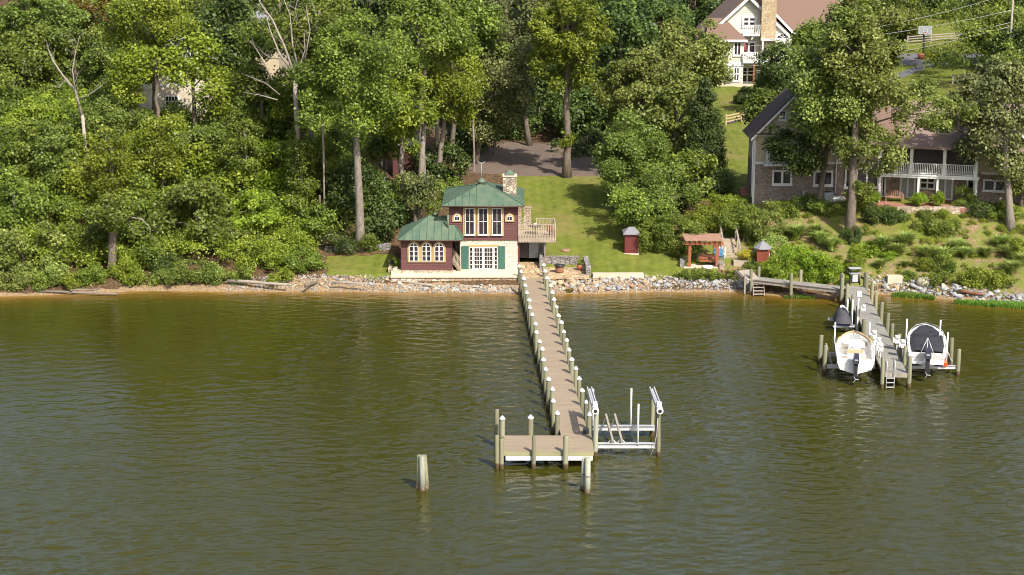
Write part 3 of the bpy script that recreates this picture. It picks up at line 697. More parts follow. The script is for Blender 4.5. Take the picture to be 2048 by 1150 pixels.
# left wing
wx0, wx1 = XA(803,Yw), XA(903,Yw); wz0, wz1 = zat(538,Yw), zat(480,Yw)
MB().box(wx0+.02, wx1+.05, Yw+.02, Yw+4.4, wz0+.001, wz1).build('wing_wall', M['maroon'], cot)
m_ = MB(); siding(m_, wx0, wx1+.05, wz0, wz1, Yw+.02); m_.box(wx0-.03, wx0+.06, Yw-.04, Yw+.02, wz0, wz1); m_.box(wx1-.02, wx1+.07, Yw-.04, Yw+.02, wz0, wz1)
m_.box(wx0-.03, wx1+.08, Yw-.045, Yw+.02, wz0-.1, wz0)
m_.box(XA(801.5,Yw), wx0-.04, Yw+.1, Yw+.5, wz0, wz1)
m_.build('wing_siding', M['maroon'], cot)
MB().box(wx0-.9, wx1+.1, Yw-.18, Yw+4.3, zT-.1, wz0-.1).build('wing_foundation', M['seastone'], cot)
wr = zat(431, Yw+2.3); wa = (XA(857,Yw+2.3,wr), Yw+2.3, wr); wb = (XA(900,Yw+2.3,wr), Yw+2.3, wr)
wm, wp = hip(XA(795,Yw-.5,4), XA(926,Yw-.5,4), Yw-.5, Yw+5.1, wz1+.12, wa, wb, .13)
wrf = wm.build('wing_roof', M['copper'], cot); sm = MB()
for pl in wp: seams(sm, pl, pl[0], pl[1], .62)
sm.beam(wp[0][0], wa, .07, .06); sm.beam(wp[0][1], wb, .07, .06)
sm.build('seam', M['copper2'], wrf)
MB().tube([(XA(795,Yw-.5,4),Yw-.56,wz1+.05),(XA(926,Yw-.5,4),Yw-.56,wz1+.05)], .055, 6).build('gutter', M['brownmetal'], wrf)
vx = XA(871,Yw+2.3,wr)
MB().lathe((vx,Yw+2.3,wr-.08), [(.2,0),(.2,.16),(.3,.18),(.16,.3),(.05,.36)], 8).build('roof_vent', M['copper'], wrf)
MB().tube([(XA(896,Yw+1,5),Yw+.9,wz1+.6),(XA(896,Yw+1,5),Yw+.9,wz1+2.0)], .09, 8).build('flue', M['copper'], wrf)
for a, b in ((819,837),(844,862),(869.5,888)):
    arch_window(cot, XA(a,Yw), XA(b,Yw), zat(522,Yw), zat(484,Yw), Yw-.02, 3, .15, .05, .11)
# side stair between the wing and the stone wall
st = MB(); sa, sb = Vector((XA(903,Yw+.2), Yw+1.0, zat(520,Yw+1))), Vector((XA(920,Yw+.2), Yw+.35, zT+.02))
for dy in (0, .8):
    o_ = Vector((0,dy,0)); st.beam(sa+o_, sb+o_, .06, .25); st.beam(sa+o_+Vector((0,0,.9)), sb+o_+Vector((0,0,.9)), .07, .06)
    for i in range(7): p = sa.lerp(sb, i/6)+o_; st.beam(p, p+Vector((0,0,.9)), .04, .04)
for i in range(6): p = sa.lerp(sb, (i+.5)/6); st.box(p.x-.12, p.x+.12, p.y, p.y+.8, p.z-.02, p.z+.04)
st.build('side_stair', M['deckwood'], cot)
# lower store room under the raised deck (its shade painted as a dark box, with grey door)
ux0, ux1 = mx1-.02, XA(1078,Ym+1.0,2.5); uy = Ym+1.6; uz = zat(517, uy)
MB().box(ux0, ux1, uy+.3, uy+3.2, uz, zs-.25).build('undercroft', M['voidshade'], cot)
MB().box(XA(1058,uy), XA(1077,uy), uy+.2, uy+.3, uz, zs-.6).build('undercroft_door', M['ac'], cot)
MB().box(ux0+.001, XA(1039,uy), uy-1.4, uy+.3, uz, zs-.15).build('corner_post', M['shedred'], cot)
# raised deck
dx0, dx1 = mx1+.02, XA(1112,Ym-.1,4); dz = zat(476, Ym-.1); dy0, dy1 = Ym-.1, Ym+3.4
dk = MB()
n_ = 22
for i in range(n_): y = dy0+(dy1-dy0)*i/n_; dk.box(dx0, dx1, y+.01, y+(dy1-dy0)/n_-.01, dz-.05, dz)
dk.box(dx0, dx1, dy0-.04, dy0, dz-.30, dz+.02)
for i in range(24): x_ = dx0+(dx1-dx0)*(i+.5)/24; dk.box(x_-.045, x_+.035, dy0-.07, dy0-.042, dz-.38, dz+.28)
dk; dk.box(dx1-.04, dx1+.003, dy0+.003, dy1, dz-.30, dz-.052)
dkp = dk.build('deck', M['deckwood'], cot)
r_ = MB(); railing(r_, (dx0+.1,dy0+.04,dz), (dx1-.05,dy0+.04,dz), 1.15, .14, .12, .06); railing(r_, (dx1-.05,dy0+.12,dz), (dx1-.05,dy1-.05,dz), 1.0, .14, .1)
railing(r_, (dx1-1.6,dy1-.05,dz), (dx1-.14,dy1-.05,dz), 1.0, .12, .1); railing(r_, (dx0+.1,dy1-.05,dz), (dx0+1.1,dy1-.05,dz), 1.0, .12, .1)
r_.build('railing', M['deckwood'], dkp)
pst = MB(); px_ = XA(1090,dy0+.3,3); pst.beam((px_,dy0+.3,gz(px_,dy0+.3)-.3),(px_,dy0+.3,dz-.3),.16,.16); pst.build('post', M['bark2'], dkp)
# stone gate pillars behind the deck
for nme, a, b, t_, bo in (('stone_pillar',1036,1043,415,459),('stone_pillar',1048,1062,415,458)):
    y = Ym+4.6; x0, x1 = XA(a,y,5), XA(b,y,5); z1 = zat(t_, y); g_ = gz((x0+x1)/2, y)-.2
    o_ = MB(); o_.box(x0, x1, y, y+.5, g_, z1-.08); o_.box(x0-.05, x1+.05, y-.05, y+.55, z1-.08, z1)
    solo(o_, 'stone_pillar', M['fieldstone'], ((x0+x1)/2, y, g_), 'narrow stone pillar against the house wall behind the raised deck' if a < 1040 else 'broad stone pillar at the grass side behind the raised deck', 'pillar')
# furniture on the deck
def chair(px, Y, z, m, label, rz=0, w=.6):
    x = XA(px, Y, z); r = empty('patio_chair', (x, Y, z), label, 'chair', rz=rz)
    MB().box(-w/2,w/2,-.25,.28,.38,.44).build('seat', m, r, False); MB().box(-w/2,w/2,.26,.31,.44,.95).build('backrest', m, r, False)
    for sx in (-1,1):
        for sy in (-1,1): MB().box(sx*w/2-.03*(sx>0)-.0*(sx<0), sx*w/2+.03*(sx<0), sy*.24-.02, sy*.24+.02, 0, .38).build('leg', m, r, False)
        MB().box(sx*w/2-.03, sx*w/2+.03, -.22, .26, .62, .66).build('armrest', m, r, False)
    return r
chair(1102, Ym+1.0, dz, M['clay'], 'red chair on the raised wooden deck of the maroon cottage', 2.6)
tb = empty('deck_table', (XA(1070,Ym+1.6,4), Ym+1.6, dz), 'round dark table with a flower pot on the raised deck', 'table')
MB().lathe((0,0,.68), [(.6,0),(.62,.03),(.6,.05)], 14).build('table_top', M['black'], tb, False); MB().lathe((0,0,0), [(.3,0),(.05,.06),(.04,.68)], 8).build('pedestal', M['black'], tb, False)
o_ = MB().lathe((XA(1070,Ym+1.6,4),Ym+1.6,dz+.73), [(.1,0),(.14,.2),(.12,.2)], 8)
fp = solo(o_, 'flower_pot', M['white'], (XA(1070,Ym+1.6,4),Ym+1.6,dz+.73), 'small white flower pot standing on the deck table', 'pot')
# terrace and its sea wall
te = MB(); tx0, tx1 = XA(781,Yt,zT), XA(1037,Yt,zT)
te.box(tx0, tx1, Yt, Ym+.04, zT-.14, zT)
tr_ = te.build('terrace', M['terrace'], None); setp(tr_, kind='structure')
sw = MB(); sw.box(tx0, tx1-.02, Yt+.12, Yt+.9, -.2, zT-.145)
solo(sw, 'sea_wall', M['seastone'], (tx0, Yt+.1, 0), 'rough tan stone sea wall holding up the cream terrace of the cottage', 'wall')
# boxwood column at the left end of the wing
shrub(792, 524, 6.5, 10, Yw+1.0, 'lime', 'small clipped green shrub at the left corner of the cottage', z=zT, rc=.25, dens=900, L=.05)
lw = MB(); 
for i in range(16):
    rr = random.Random(i); x = XA(782+rr.uniform(-1,8), Yw+.2+i*.18); y = Yw+.2+i*.22; lw.cbox((x,y,zT+.15), .5,.4,.4)
solo(lw, 'garden_wall', M['fieldstone'], (XA(786,Yw), Yw, zT), 'low rubble garden wall running back along the left side of the cottage', 'wall')
wf = MB(); 
for i in range(14):
    x = XA(655+i*9, 145.5); z = gz(x, 145.5+.0); wf.cbox((x, 146.6+.2*math.sin(i*2), gz(x,146.6)+.15), .62,.5,.55)
solo(wf, 'retaining_wall', M['greystone'], (XA(700,146), 146, gz(XA(700,146),146)), 'low grey boulder wall at the back of the small lawn left of the cottage', 'wall')

# fire-pit patio: flagstone floor, seat wall, barrel grill, planter
fl = MB(); fx0, fx1 = XA(1037,139.5), XA(1178,139.6)
fl.add([(fx0,139.3,1.03),(fx1,139.3,1.03),(XA(1170,142.6),142.6,1.06),(XA(1079,142.6),142.6,1.06),(XA(1077,143.4),143.25,1.34),(fx0,143.25,1.34),(fx0,141.9,1.30),(XA(1079,141.9),141.9,1.06)], [(0,1,2,3,7),(0,7,4,5,6)])
fl2 = MB().box(fx0, XA(1078,141), 141.2, 143.3, .9, 1.32); 
fl = MB().box(fx0, fx1, 139.35, 142.7, .7, 1.05).box(fx0, XA(1079,141), 141.0, 143.4, 1.052, 1.2).box(fx0, XA(1079,141), 142.0, 143.4, 1.202, 1.38)
setp(fl.build('flagstone_patio', M['flag'], None), kind='structure')
seat = MB(); sy = 142.9; sx_, ex_ = XA(1085,sy), XA(1157,sy)
n_ = 8
for i in range(n_):
    a = sx_+(ex_-sx_)*i/n_; b = sx_+(ex_-sx_)*(i+1)/n_; seat.box(a+.01, b-.01, sy, sy+.45, 1.05, 1.85)
seat.box(sx_-.04, ex_+.04, sy-.04, sy+.5, 1.85, 1.93)
solo(seat, 'stone_seat_wall', M['greystone'], (sx_, sy, 1.05), 'low dark stone seat wall curving behind the fire barrel beside the lawn', 'wall')
s2 = MB(); s2.prism([(XA(1172,140),139.8,1.0),(XA(1172,140),139.8,1.7),(XA(1166,143),143.0,2.0),(XA(1166,143),143.0,1.2)], (.42,0,0))
solo(s2, 'stone_pier', M['greystone'], (XA(1172,140), 139.9, 1.0), 'short slanting stone end wall at the right end of the fire pit patio', 'wall')
s3 = MB(); s3.box(XA(1079,142), XA(1086,142), 141.6, 145.4, 1.0, 2.25); s3.box(XA(1079,142)+.03, XA(1079,142)+.5, 145.4, 146.4, 1.0, 2.8)
solo(s3, 'stone_side_wall', M['greystone'], (XA(1080,142), 142, 1.0), 'stepped grey stone wall between the cottage under-deck and the fire pit', 'wall')
p = on_ground(1119, 542); p.z = 1.05
bb = empty('fire_barrel', p, 'rusty red fire barrel with a dark lid on the flagstone patio', 'fire pit')
MB().lathe((0,0,0), [(.33,0),(.36,.2),(.33,.22),(.37,.4),(.34,.42),(.36,.6)], 14).build('barrel', M['rust'], bb, False)
MB().lathe((0,0,.6), [(.48,0),(.5,.04),(.1,.12)], 14).build('lid', M['black'], bb, False)
for px_, m_, lb in ((1160,'clay','square clay planter at the right end of the stone seat wall'),(1168,'dead','weathered half barrel planter between clay planter and slanting wall')):
    x = XA(px_, 141.6); o = empty('planter', (x,141.6,1.05), lb, 'planter')
    MB().lathe((0,0,0), [(.2,0),(.27,.5),(.24,.5)], 8).build('pot', M[m_], o, False)
    rng_ = np.random.RandomState(px_); c_, r2, o2 = blob(rng_, (.3,.3,.22), 8, .14); v_, t_ = leaf_arrays(rng_, c_, r2, o2, 2500, .045)
    q_ = bpy.data.objects.new('plant', quad_mesh('plant', v_, t_, LF['mid'])); COL.objects.link(q_); q_.parent = o; q_.location = (0,0,.62)
sl_ = MB(); a, b = on_ground(1185,549), on_ground(1286,546)
sl_.beam((a.x,a.y-.3,1.05),(b.x,b.y-.4,1.0),.7,.35)
solo(sl_, 'concrete_slab', M['concrete'], (a.x,a.y,.9), 'long pale concrete ledge along the lower edge of the lawn above the rocks', 'ledge')
sl_ = MB(); a, b = W(1040,556,139.2), W(1178,556,139.3); sl_.beam((a.x+.2,139.2,.93),(b.x,139.2,.93),.35,.16)
solo(sl_, 'stone_edging', M['flag'], (a.x,139.2,.85), 'narrow flat stone edging in front of the fire pit patio', 'ledge')
p = on_ground(1131, 501)
solo(MB().lathe((p.x,p.y,p.z), [(.42,-.1),(.46,.06),(.36,.11),(.1,.13)], 7), 'flat_boulder', M['rock_rust'], p, 'flat pinkish boulder lying alone in the lawn right of the deck', 'boulder')

# ------------------------------------------------------------------ sheds, pergola, kiosk
p = on_ground(1262, 504); hw = XA(1277,p.y)-XA(1262,p.y)
sh = empty('garden_shed', p, 'narrow dark red wooden shed with a grey roof on the lawn edge', 'shed')
b_ = MB(); b_.box(-hw+.06,hw-.06,-.5,.9,-.2,1.65)
for i in range(9): x = -hw+.1+(2*hw-.2)*i/9; b_.box(x,x+2*hw/9-.035,-.53,-.5,.0,1.62)
b_.build('wall', M['shedred'], sh, False)
r_, _p = hip(-hw-.08, hw+.08, -.72, 1.1, 1.75, (-.2,.2,2.2), (.2,.2,2.2), .1); r_.build('roof', M['slate'], sh, False)
MB().box(-hw,hw+.0,-.62,.95,-.28,-.0).build('base', M['concrete'], sh, False)
p = on_ground(1524, 531); p.z = gz(p.x,p.y)
ks = empty('kiosk', p, 'small square red wooden kiosk with a pointed grey shingle roof', 'kiosk')
b_ = MB(); b_.box(-.53,.53,-.5,.5,-.6,1.5)
for i in range(6): x = -.53+1.06*i/6; b_.box(x+.01,x+1.06/6-.01,-.53,-.5,-.55,1.5)
b_.build('wall', M['kioskred'], ks, False)
MB().lathe((0,0,1.5), [(.80,0),(.80,.06),(.42,.38),(.02,.70)], 6, False).build('roof', M['slate'], ks, False)
MB().box(.535,.60,-.3,-.1,.7,1.15).build('notice_box', M['white'], ks, False)

pgY = 141.6; pz = gz(XA(1405,pgY), pgY)
LXa, LXb = XA(1379,pgY), XA(1434,pgY); ptop = zat(483, pgY)
pg = empty('pergola', (XA(1406,pgY), pgY, pz), 'reddish cedar pergola with a slatted top above the boulders', 'pergola')
for x in (LXa, LXb):
    for y in (pgY, pgY+2.0): MB().box(x-.12,x+.12,y-.12,y+.12,pz-.3,ptop-.1).build('post', M['cedar'], pg)
for y in (pgY-.15, pgY+2.15): MB().box(LXa-.55,LXb+.5,y-.04,y+.04,ptop-.26,ptop).build('beam', M['cedar'], pg)
tp = MB(); k = 8
for i in range(k): x = LXa-.3+(LXb-LXa+.6)*i/(k-1); tp.box(x-.03,x+.03,pgY-.5,pgY+2.5,ptop,ptop+.16)
for i in range(11): y = pgY-.4+2.8*i/10; tp.box(LXa-.45,LXb+.45,y-.05,y+.05,ptop+.16,ptop+.2)
tp.build('slatted_top', M['cedartop'], pg)
fl = MB(); ang = [math.pi*i/14 for i in range(15)]; pc = ((LXa+LXb)/2-.2, pgY+.0)
fl.prism([(pc[0]+1.5*math.cos(a), pgY-.3+2.6*math.sin(a), pz+.02) for a in ang], (0,0,.10))
solo(fl, 'round_paving', M['concrete'], (pc[0],pgY,pz), 'half round pale paved floor under the cedar pergola', 'paving')
wl_ = MB()
for i in range(14):
    a = math.pi*(i+.5)/14; wl_.cbox((pc[0]+1.62*math.cos(a), pgY-.3+2.75*math.sin(a), pz+.35), .38,.3,.6)
solo(wl_, 'curved_wall', M['greystone'], (pc[0],pgY+2,pz), 'low dark curved stone wall behind the paved floor of the pergola', 'wall')
sw = empty('swing_bench', (pc[0]+.75,pgY+.5,pz+.12), 'orange cedar bench seat hanging under the pergola', 'bench')
b_ = MB()
for i in range(5): b_.box(-.85,.85,-.3+i*.13,-.3+i*.13+.1,.38,.42)
b_.build('seat', M['cedar'], sw, False)
b_ = MB()
for i in range(4): b_.box(-.85,.85,.36,.40,.45+i*.12,.45+i*.12+.09)
b_.build('backrest', M['cedar'], sw, False)
for sx in (-.8,.8):
    MB().tube([(sx,-.25,.42),(sx,.02,ptop-pz-.3)], .015, 5).build('chain', M['black'], sw, False)
p = (pc[0]+.55, pgY-.35, pz+.02)
solo(MB().lathe(p, [(.42,0),(.46,.22),(.40,.22),(.38,.06)], 14), 'fire_bowl', M['pvc'], p, 'low round white bowl on the ground in front of the hanging bench', 'bowl')
for q_, (a_, lb) in enumerate(((1436,'pale blue adirondack chair behind the right pergola post'),(1442,'white and blue reclining chair beside the wooden steps'))):
    chair(a_, pgY+1.4+q_*.7, gz(XA(a_,pgY+1.5), pgY+1.5)+.1, M['pvc'] if q_ else M['blueplastic'], lb, -.3, .75)
# steps beside the pergola
stp = empty('wooden_steps', on_ground(1463,516), 'weathered wooden garden steps with handrails right of the pergola', 'steps'); o0 = stp.location.copy()
t_ = MB()
for i in range(7): t_.box(o0.x-.6,o0.x+.6,o0.y+i*.42,o0.y+i*.42+.42,o0.z-.4,o0.z+.16*(i+1))
t_.build('treads', M['deckwood'], stp)
for sx in (-.68,.68):
    b_ = MB(); 
    for i in (0,3.2,6.4): q = Vector((o0.x+sx*(1+.0*i),o0.y+i*.45,o0.z+.17*i)); b_.beam(q,q+Vector((0,0,1.15)),.12,.12)
    b_.beam((o0.x+sx,o0.y,o0.z+1.15),(o0.x+sx,o0.y+2.9,o0.z+2.25),.12,.07); b_.build('handrail', M['dead'], stp)
b_ = MB(); a, b = W(1487,478,146.5), W(1532,440,149.2); b_.beam(a,b,.10,.08); b_.beam(W(1487,500,146.5),a+Vector((0,0,.1)),.14,.14); b_.beam(b-Vector((0,0,1.2)),b,.12,.12)
solo(b_, 'handrail', M['dead'], W(1487,500,146.5), 'weathered wooden handrail climbing the planted bank above the kiosk', 'handrail')
b_ = MB(); a = on_ground(1470,540); yy = a.y-.3
gp = empty('garden_path', (a.x,yy,a.z), 'reddish paved landing between pergola and kiosk', 'paving')
MB().box(XA(1436,yy), XA(1496,yy), yy-.4, yy+1.9, a.z-.4, a.z+.06).build('paving', M['brickpatio'], gp)
MB().box(XA(1440,yy), XA(1451,yy), yy+.3, yy+1.6, a.z+.06, a.z+.5).build('step_block', M['chimstone'], gp)
q = on_ground(1489,527); b_ = MB().box(q.x-1.0,q.x+1.1,q.y-.55,q.y+.55,q.z-.3,q.z+.32)
solo(b_, 'timber_planter', M['deckwood'], q, 'long low timber planter box holding a yellow shrub', 'planter')
shrub(1492, 511, 14, 9, q.y, 'yellow', 'bright yellow leaved shrub in the timber planter left of the kiosk', z=q.z+.3, rc=.28, dens=700, L=.06)
# ------------------------------------------------------------------ the long dock
def pile(parent, x, y, top, mat='pile', r=.15, cap=False, z0=-1.5, name='pile'):
    o = bpy.data.objects.new(name, PILE[mat]); COL.objects.link(o); o.parent = parent
    lo = off(parent); o.location = (x-lo.x, y-lo.y, z0); o.scale = (r/.15, r/.15, top-z0)
    rr = random.Random(int(x*97+y*31)); k_ = rr.uniform(.86,1.12); o.scale = (r/.15*k_, r/.15*k_, top-z0+rr.uniform(-.07,.05)); o.rotation_euler = (rr.uniform(-.02,.02), rr.uniform(-.02,.02), rr.uniform(0,6))
    w = bpy.data.objects.new('wet_foot', WETM); COL.objects.link(w); w.parent = o; w.scale = (1,1,1/(top-z0)); w.location = (0,0,(-.35-z0)/(top-z0))
    if cap:
        c = bpy.data.objects.new('pile_cap', CAPM); COL.objects.link(c); c.parent = o; c.location = (0,0,1); c.scale = (1,1,1/(top-z0))
    return o
def meshonly(mb, name, mat):
    o = mb.build(name, mat); me = o.data; bpy.data.objects.remove(o); return me
PILE = {k: meshonly(MB().lathe((0,0,0), [(.16,0),(.155,.5),(.145,.99),(.135,1.0)], 12), 'pile', M[m]) for k, m in (('pile','pile'),('grey','pilegrey'))}
WETM = meshonly(MB().lathe((0,0,0), [(.163,0),(.163,.62),(.158,.70)], 12), 'wet_foot', M['wet'])
CAPM = meshonly(MB().lathe((0,0,-.06), [(.165,0),(.172,.09),(.165,.11),(.02,.27)], 10), 'pile_cap', M['white'])
ZD = .98
dA, dB = G(1064,556,ZD), G(1150,871,ZD)
dock = empty('dock', (dA.x, dA.y, 0), 'long narrow brown dock with white capped piles running out from the cottage', 'dock')
u = (dB-dA); u.z = 0; LEN = u.length; u.normalize(); nrm = Vector((u.y, -u.x, 0)); nrm = -nrm if nrm.x < 0 else nrm
HW = .83
pl = MB(); k = 20                                        # decking laid in 20 bays, a thin joint between
for i in range(k):
    a = dA + u*(LEN+2.9)*i/k; b = dA + u*((LEN+2.9)*(i+1)/k - .02)
    pl.beam(a-Vector((0,0,.03)), b-Vector((0,0,.03)), 2*HW, .05)
pl.build('decking', M['comp'], dock)
b_ = MB()
for s_ in (-1,1): b_.beam(dA+nrm*s_*(HW-.04)-Vector((0,0,.18)), dB+u*2.7+nrm*s_*(HW-.04)-Vector((0,0,.18)), .07, .24)
b_.beam(dA-Vector((0,0,.2)), dB-Vector((0,0,.2)), .08, .24); b_.build('stringer', M['fascia'], dock)
np_ = 18
capL = [(1042,553),(1042.5,555)]
for i in range(np_):
    t = LEN*(i+.02)/(np_-1)*.975 - .25
    q = dA + u*t
    a = q - nrm*(HW+.15); b = q + nrm*(HW+.15)
    pile(dock, a.x, a.y, ZD+.98, cap=True, z0=-1.6)
    if i < np_-2 or True: pile(dock, b.x, b.y, ZD+.98 if i < np_-2 else ZD+.9, cap=True, z0=-1.6)
# platform at the end
fa, fb = G(1008,903,ZD), G(1186,903,ZD); ba = G(1010,871,ZD)
X0, X1, Y0, Y1 = fa.x, fb.x, fa.y, ba.y
pf = MB()
for i in range(7): y = Y0+(Y1-Y0)*i/7; pf.box(X0, X1, y+.006, y+(Y1-Y0)/7-.006, ZD-.05, ZD+.004)
pf.build('platform_decking', M['comp'], dock)
MB().box(X0-.02,X1+.02,Y0-.06,Y0,ZD-.24,ZD-.02).box(X0-.05,X0-.0,Y0+.001,Y1,ZD-.24,ZD-.02).box(X1,X1+.05,Y0+.001,Y1,ZD-.24,ZD-.02).build('fascia', M['fascia'], dock)
MB().box(X0+.1,X1-.02,Y0-.13,Y0-.065,ZD-.50,ZD-.26).build('bumper_board', M['pvc'], dock)
for px_, top, y in ((1002,1.85,Y0-.25),(1066,1.95,Y0-.25),(1130,1.95,Y0-.25)): pile(dock, XA(px_+.5,y,.9), y, top)
pile(dock, XA(995,Y0-.2,.9), Y0-.15, 2.0); pile(dock, XA(994,Y1+.6,.9), Y1+.9, 2.35)
pile(dock, XA(1003.5,Y1,1.6), Y1+.18, ZD+.98, cap=True); pile(dock, XA(1061,Y1,1.6), Y1+.18, ZD+.98, cap=True)
for px_ in (1003,1093): pile(dock, XA(px_,Y0+1.6,0), Y0+1.6, ZD-.25, r=.12)
# tools and box on the dock by the lift
q = G(1172,866,ZD); bx = MB().cbox((q.x,q.y,ZD+.12), .35,.5,.24); solo(bx, 'cable_reel', M['black'], (q.x,q.y,ZD), 'small black hose reel on the dock at the boat lift', 'reel')
q = G(1181,838,ZD); bx = MB().cbox((q.x+.15,q.y,ZD+.85), .16,.12,.42).cbox((q.x+.15,q.y+.08,ZD+.45), .06,.06,.9); solo(bx, 'power_box', M['white'], (q.x,q.y,ZD), 'white electric box on a post beside the last capped dock pile', 'power box')
# mooring clusters
for (xs_, yb, lb) in (([(837,977,-4,0),(845,981,0,1),(853,977,4,2)],0,'cluster of three greenish mooring piles standing alone left of the dock'),([(1166,977,-4,0),(1175,985,1,1)],0,'pair of bound grey mooring piles in front of the dock platform')):
    r0 = G(xs_[1][0], xs_[1][1], 0); root = empty('mooring_pile', r0, lb, 'mooring pile', 'mooring pile clusters')
    for (a, b_, d, j) in xs_:
        q = G(a, b_, 0); q.x = r0.x + (q.x-r0.x)*.95; top = Vector((r0.x+(q.x-r0.x)*(.55 if len(xs_)==3 else .8), r0.y+(.12 if j!=1 else -.08), 2.02+.06*(j==1)))
        e_ = MB().tube([q+(q-top)*.4, top], [.17,.15], 12); o = e_.build('pile', M['pilegrey' if j==1 or len(xs_)==2 else 'pile'], root)
        MB().tube([q+(q-top)*.2, q.lerp(top,.12)], [.178,.175], 12).build('wet_foot', M['wet'], o)
    mid = r0+Vector((0,.0,1.0)); rp = MB(); w_ = .33
    rp.tube([(mid.x+w_*math.cos(t)-(.1 if len(xs_)==2 else 0), mid.y+.24*math.sin(t), mid.z+.03*math.sin(3*t)) for t in [2*math.pi*i/16 for i in range(17)]], .014, 5)
    if len(xs_) == 2: rp.build('rope', M['black'], root)

# ------------------------------------------------------------------ boat lift at the long dock
fr, brr = G(1317,912,0), G(1303,872,0)
yF, yB = fr.y, brr.y; xL, xR = XA(1190,yF,1.5), fr.x; xLb, xRb = XA(1179,yB,1.5), XA(1304,yB,1.5)
lift = empty('boat_lift', ((xL+xR)/2, (yF+yB)/2, 0), 'empty boat lift with white aluminium beams at the end of the long dock', 'boat lift')
for x, y, t_ in ((xL,yF,zat(820,yF)),(xR,yF,zat(824,yF)),(xLb,yB,zat(786,yB)),(xRb,yB,zat(786,yB))): pile(lift, x, y, t_, 'pile' if x > 5 else 'grey', .15)
for x, xb in ((xL,xLb),(xR,xRb)):
    za, zb = zat(822,yF)+.12, zat(776,yB)
    t_ = MB(); za = zb = (zat(820,yF)+zat(778,yB))/2
    for s_ in (-.13,.13): t_.beam((x+s_,yF-.2,za),(xb+s_,yB+.35,zb),.07,.26)
    t_.beam((x,yF+.5,za+.02),(xb,yB+.2,zb+.02),.10,.06)
    bm_ = t_.build('top_beam', M['alu'], lift)
    g_ = MB(); g_.tube([(x,yF-.42,za-.02),(x,yF-.16,za-.02)], .20, 14); g_.cbox((x+.0,yF+.30,za+.20), .26,.42,.22); mo = g_.build('winch_motor', M['white'], bm_)
    MB().tube([(x,yF-.45,za-.02),(x,yF-.43,za-.02)], .11, 12).build('hub', M['black'], mo)
    for y in (yF+.1, yB-.1): MB().tube([(x+.18 if x < 6 else x-.18,y,za-.1),(x+.18 if x < 6 else x-.18,y,.75)], .012, 5).build('cable', M['black'], lift)
def ibeam(parent, xa, xb, y, z, h=.30, w=.26, name='cross_beam', mat='alu'):
    b = MB(); b.box(xa,xb,y-.03,y+.03,z-h/2+.03,z+h/2-.03); b.box(xa,xb,y-w/2,y+w/2,z+h/2-.03,z+h/2); b.box(xa,xb,y-w/2,y+w/2,z-h/2,z-h/2+.03); return b.build(name, M[mat], parent)
zc = .62
ibeam(lift, xL+.15, xR-.15, yF+.15, zc); ibeam(lift, xLb+.2, xRb+.15, yB-.25, zc)
for xa in (1212,1230):
    a = Vector((XA(xa+13,yF+.1,1), yF+.0, zc+.35)); b = Vector((XA(xa,yB-.2,1), yB-.0, zc+.75))
    t_ = MB(); t_.beam(a,b,.12,.16); o = t_.build('bunk', M['dead'], lift)
    t_ = MB()
    for s_, q in ((-.22,a.lerp(b,.06)),(-.22,a.lerp(b,.93)),(.22,a.lerp(b,.06)),(.22,a.lerp(b,.93))): t_.beam((q.x+s_,q.y,zc+.15),(q.x+s_*.15,q.y,q.z),.06,.05)
    t_.build('bunk_bracket', M['alu'], o)
for px_, t_, y in ((1193,808,yF+.1),(1186,778,yB-.2),(1262,777,yB-.2),(1276,808,yF+.1)):
    x = XA(px_, y, 1.5); MB().tube([(x,y,zc),(x,y,zat(t_,y))], .055, 8).build('guide_pole', M['pvc'], lift)
q = Vector((xR-.1,yF-.16,2.4)); MB().tube([q,q-Vector((.05,0,1.0)),q-Vector((.2,0,1.8)),q-Vector((.45,0,2.5))], .02, 5).build('hose', M['wire'], lift)

# ------------------------------------------------------------------ second dock
Z2 = 1.0
a2, b2 = G(1708,572,Z2), G(1790.5,747,Z2); v2 = (b2-a2); v2.z = 0; L2 = v2.length; v2.normalize(); n2 = Vector((-v2.y,v2.x,0)); n2 = -n2 if n2.x < 0 else n2
dk2 = empty('dock', (a2.x,a2.y,0), 'weathered grey plank dock with boats on lifts at the right', 'dock'); W2 = .80
b_ = MB(); k = int(L2/.145)
for i in range(k):
    rr = random.Random(i); c_ = a2+v2*(L2*(i+.5)/k); b_.beam(c_-n2*(W2+rr.uniform(0,.03)), c_+n2*(W2+rr.uniform(0,.03)), L2/k-.018, .045)
b_.build('decking', M['grayplank'], dk2)
b_ = MB()
for s_ in (-1,1): b_.beam(a2+n2*s_*(W2-.06)-Vector((0,0,.16)), b2+n2*s_*(W2-.06)-Vector((0,0,.16)), .08, .24)
b_.beam(b2-n2*W2-Vector((0,0,.10))+v2*.04, b2+n2*W2-Vector((0,0,.10))+v2*.04, .06, .30)
b_.build('stringer', M['dead'], dk2)
for px_, py_, top in ((1737,545,0),(1748,561,0),(1757,583,0),(1765,606,0),(1775,622,0),(1785,642,0),(1797,660,0)):
    pass
for i in range(8):
    q = a2+v2*(L2*(i+.15)/8)+n2*(W2+.17); pile(dk2, q.x, q.y, Z2+1.15)
q = b2+n2*(W2+.17)-v2*.1; pile(dk2, q.x, q.y, Z2+1.15)
for t in (0.02,.16,.30,.44,.60,.78):
    q = a2+v2*(L2*t)-n2*(W2+.17); pile(dk2, q.x, q.y, Z2+1.1)
q = b2-n2*(W2+.05)+v2*.25; pile(dk2, q.x, q.y, Z2+1.15)
q = a2+n2*(W2+.1)-v2*.5; pile(dk2, q.x, q.y, Z2+1.1)
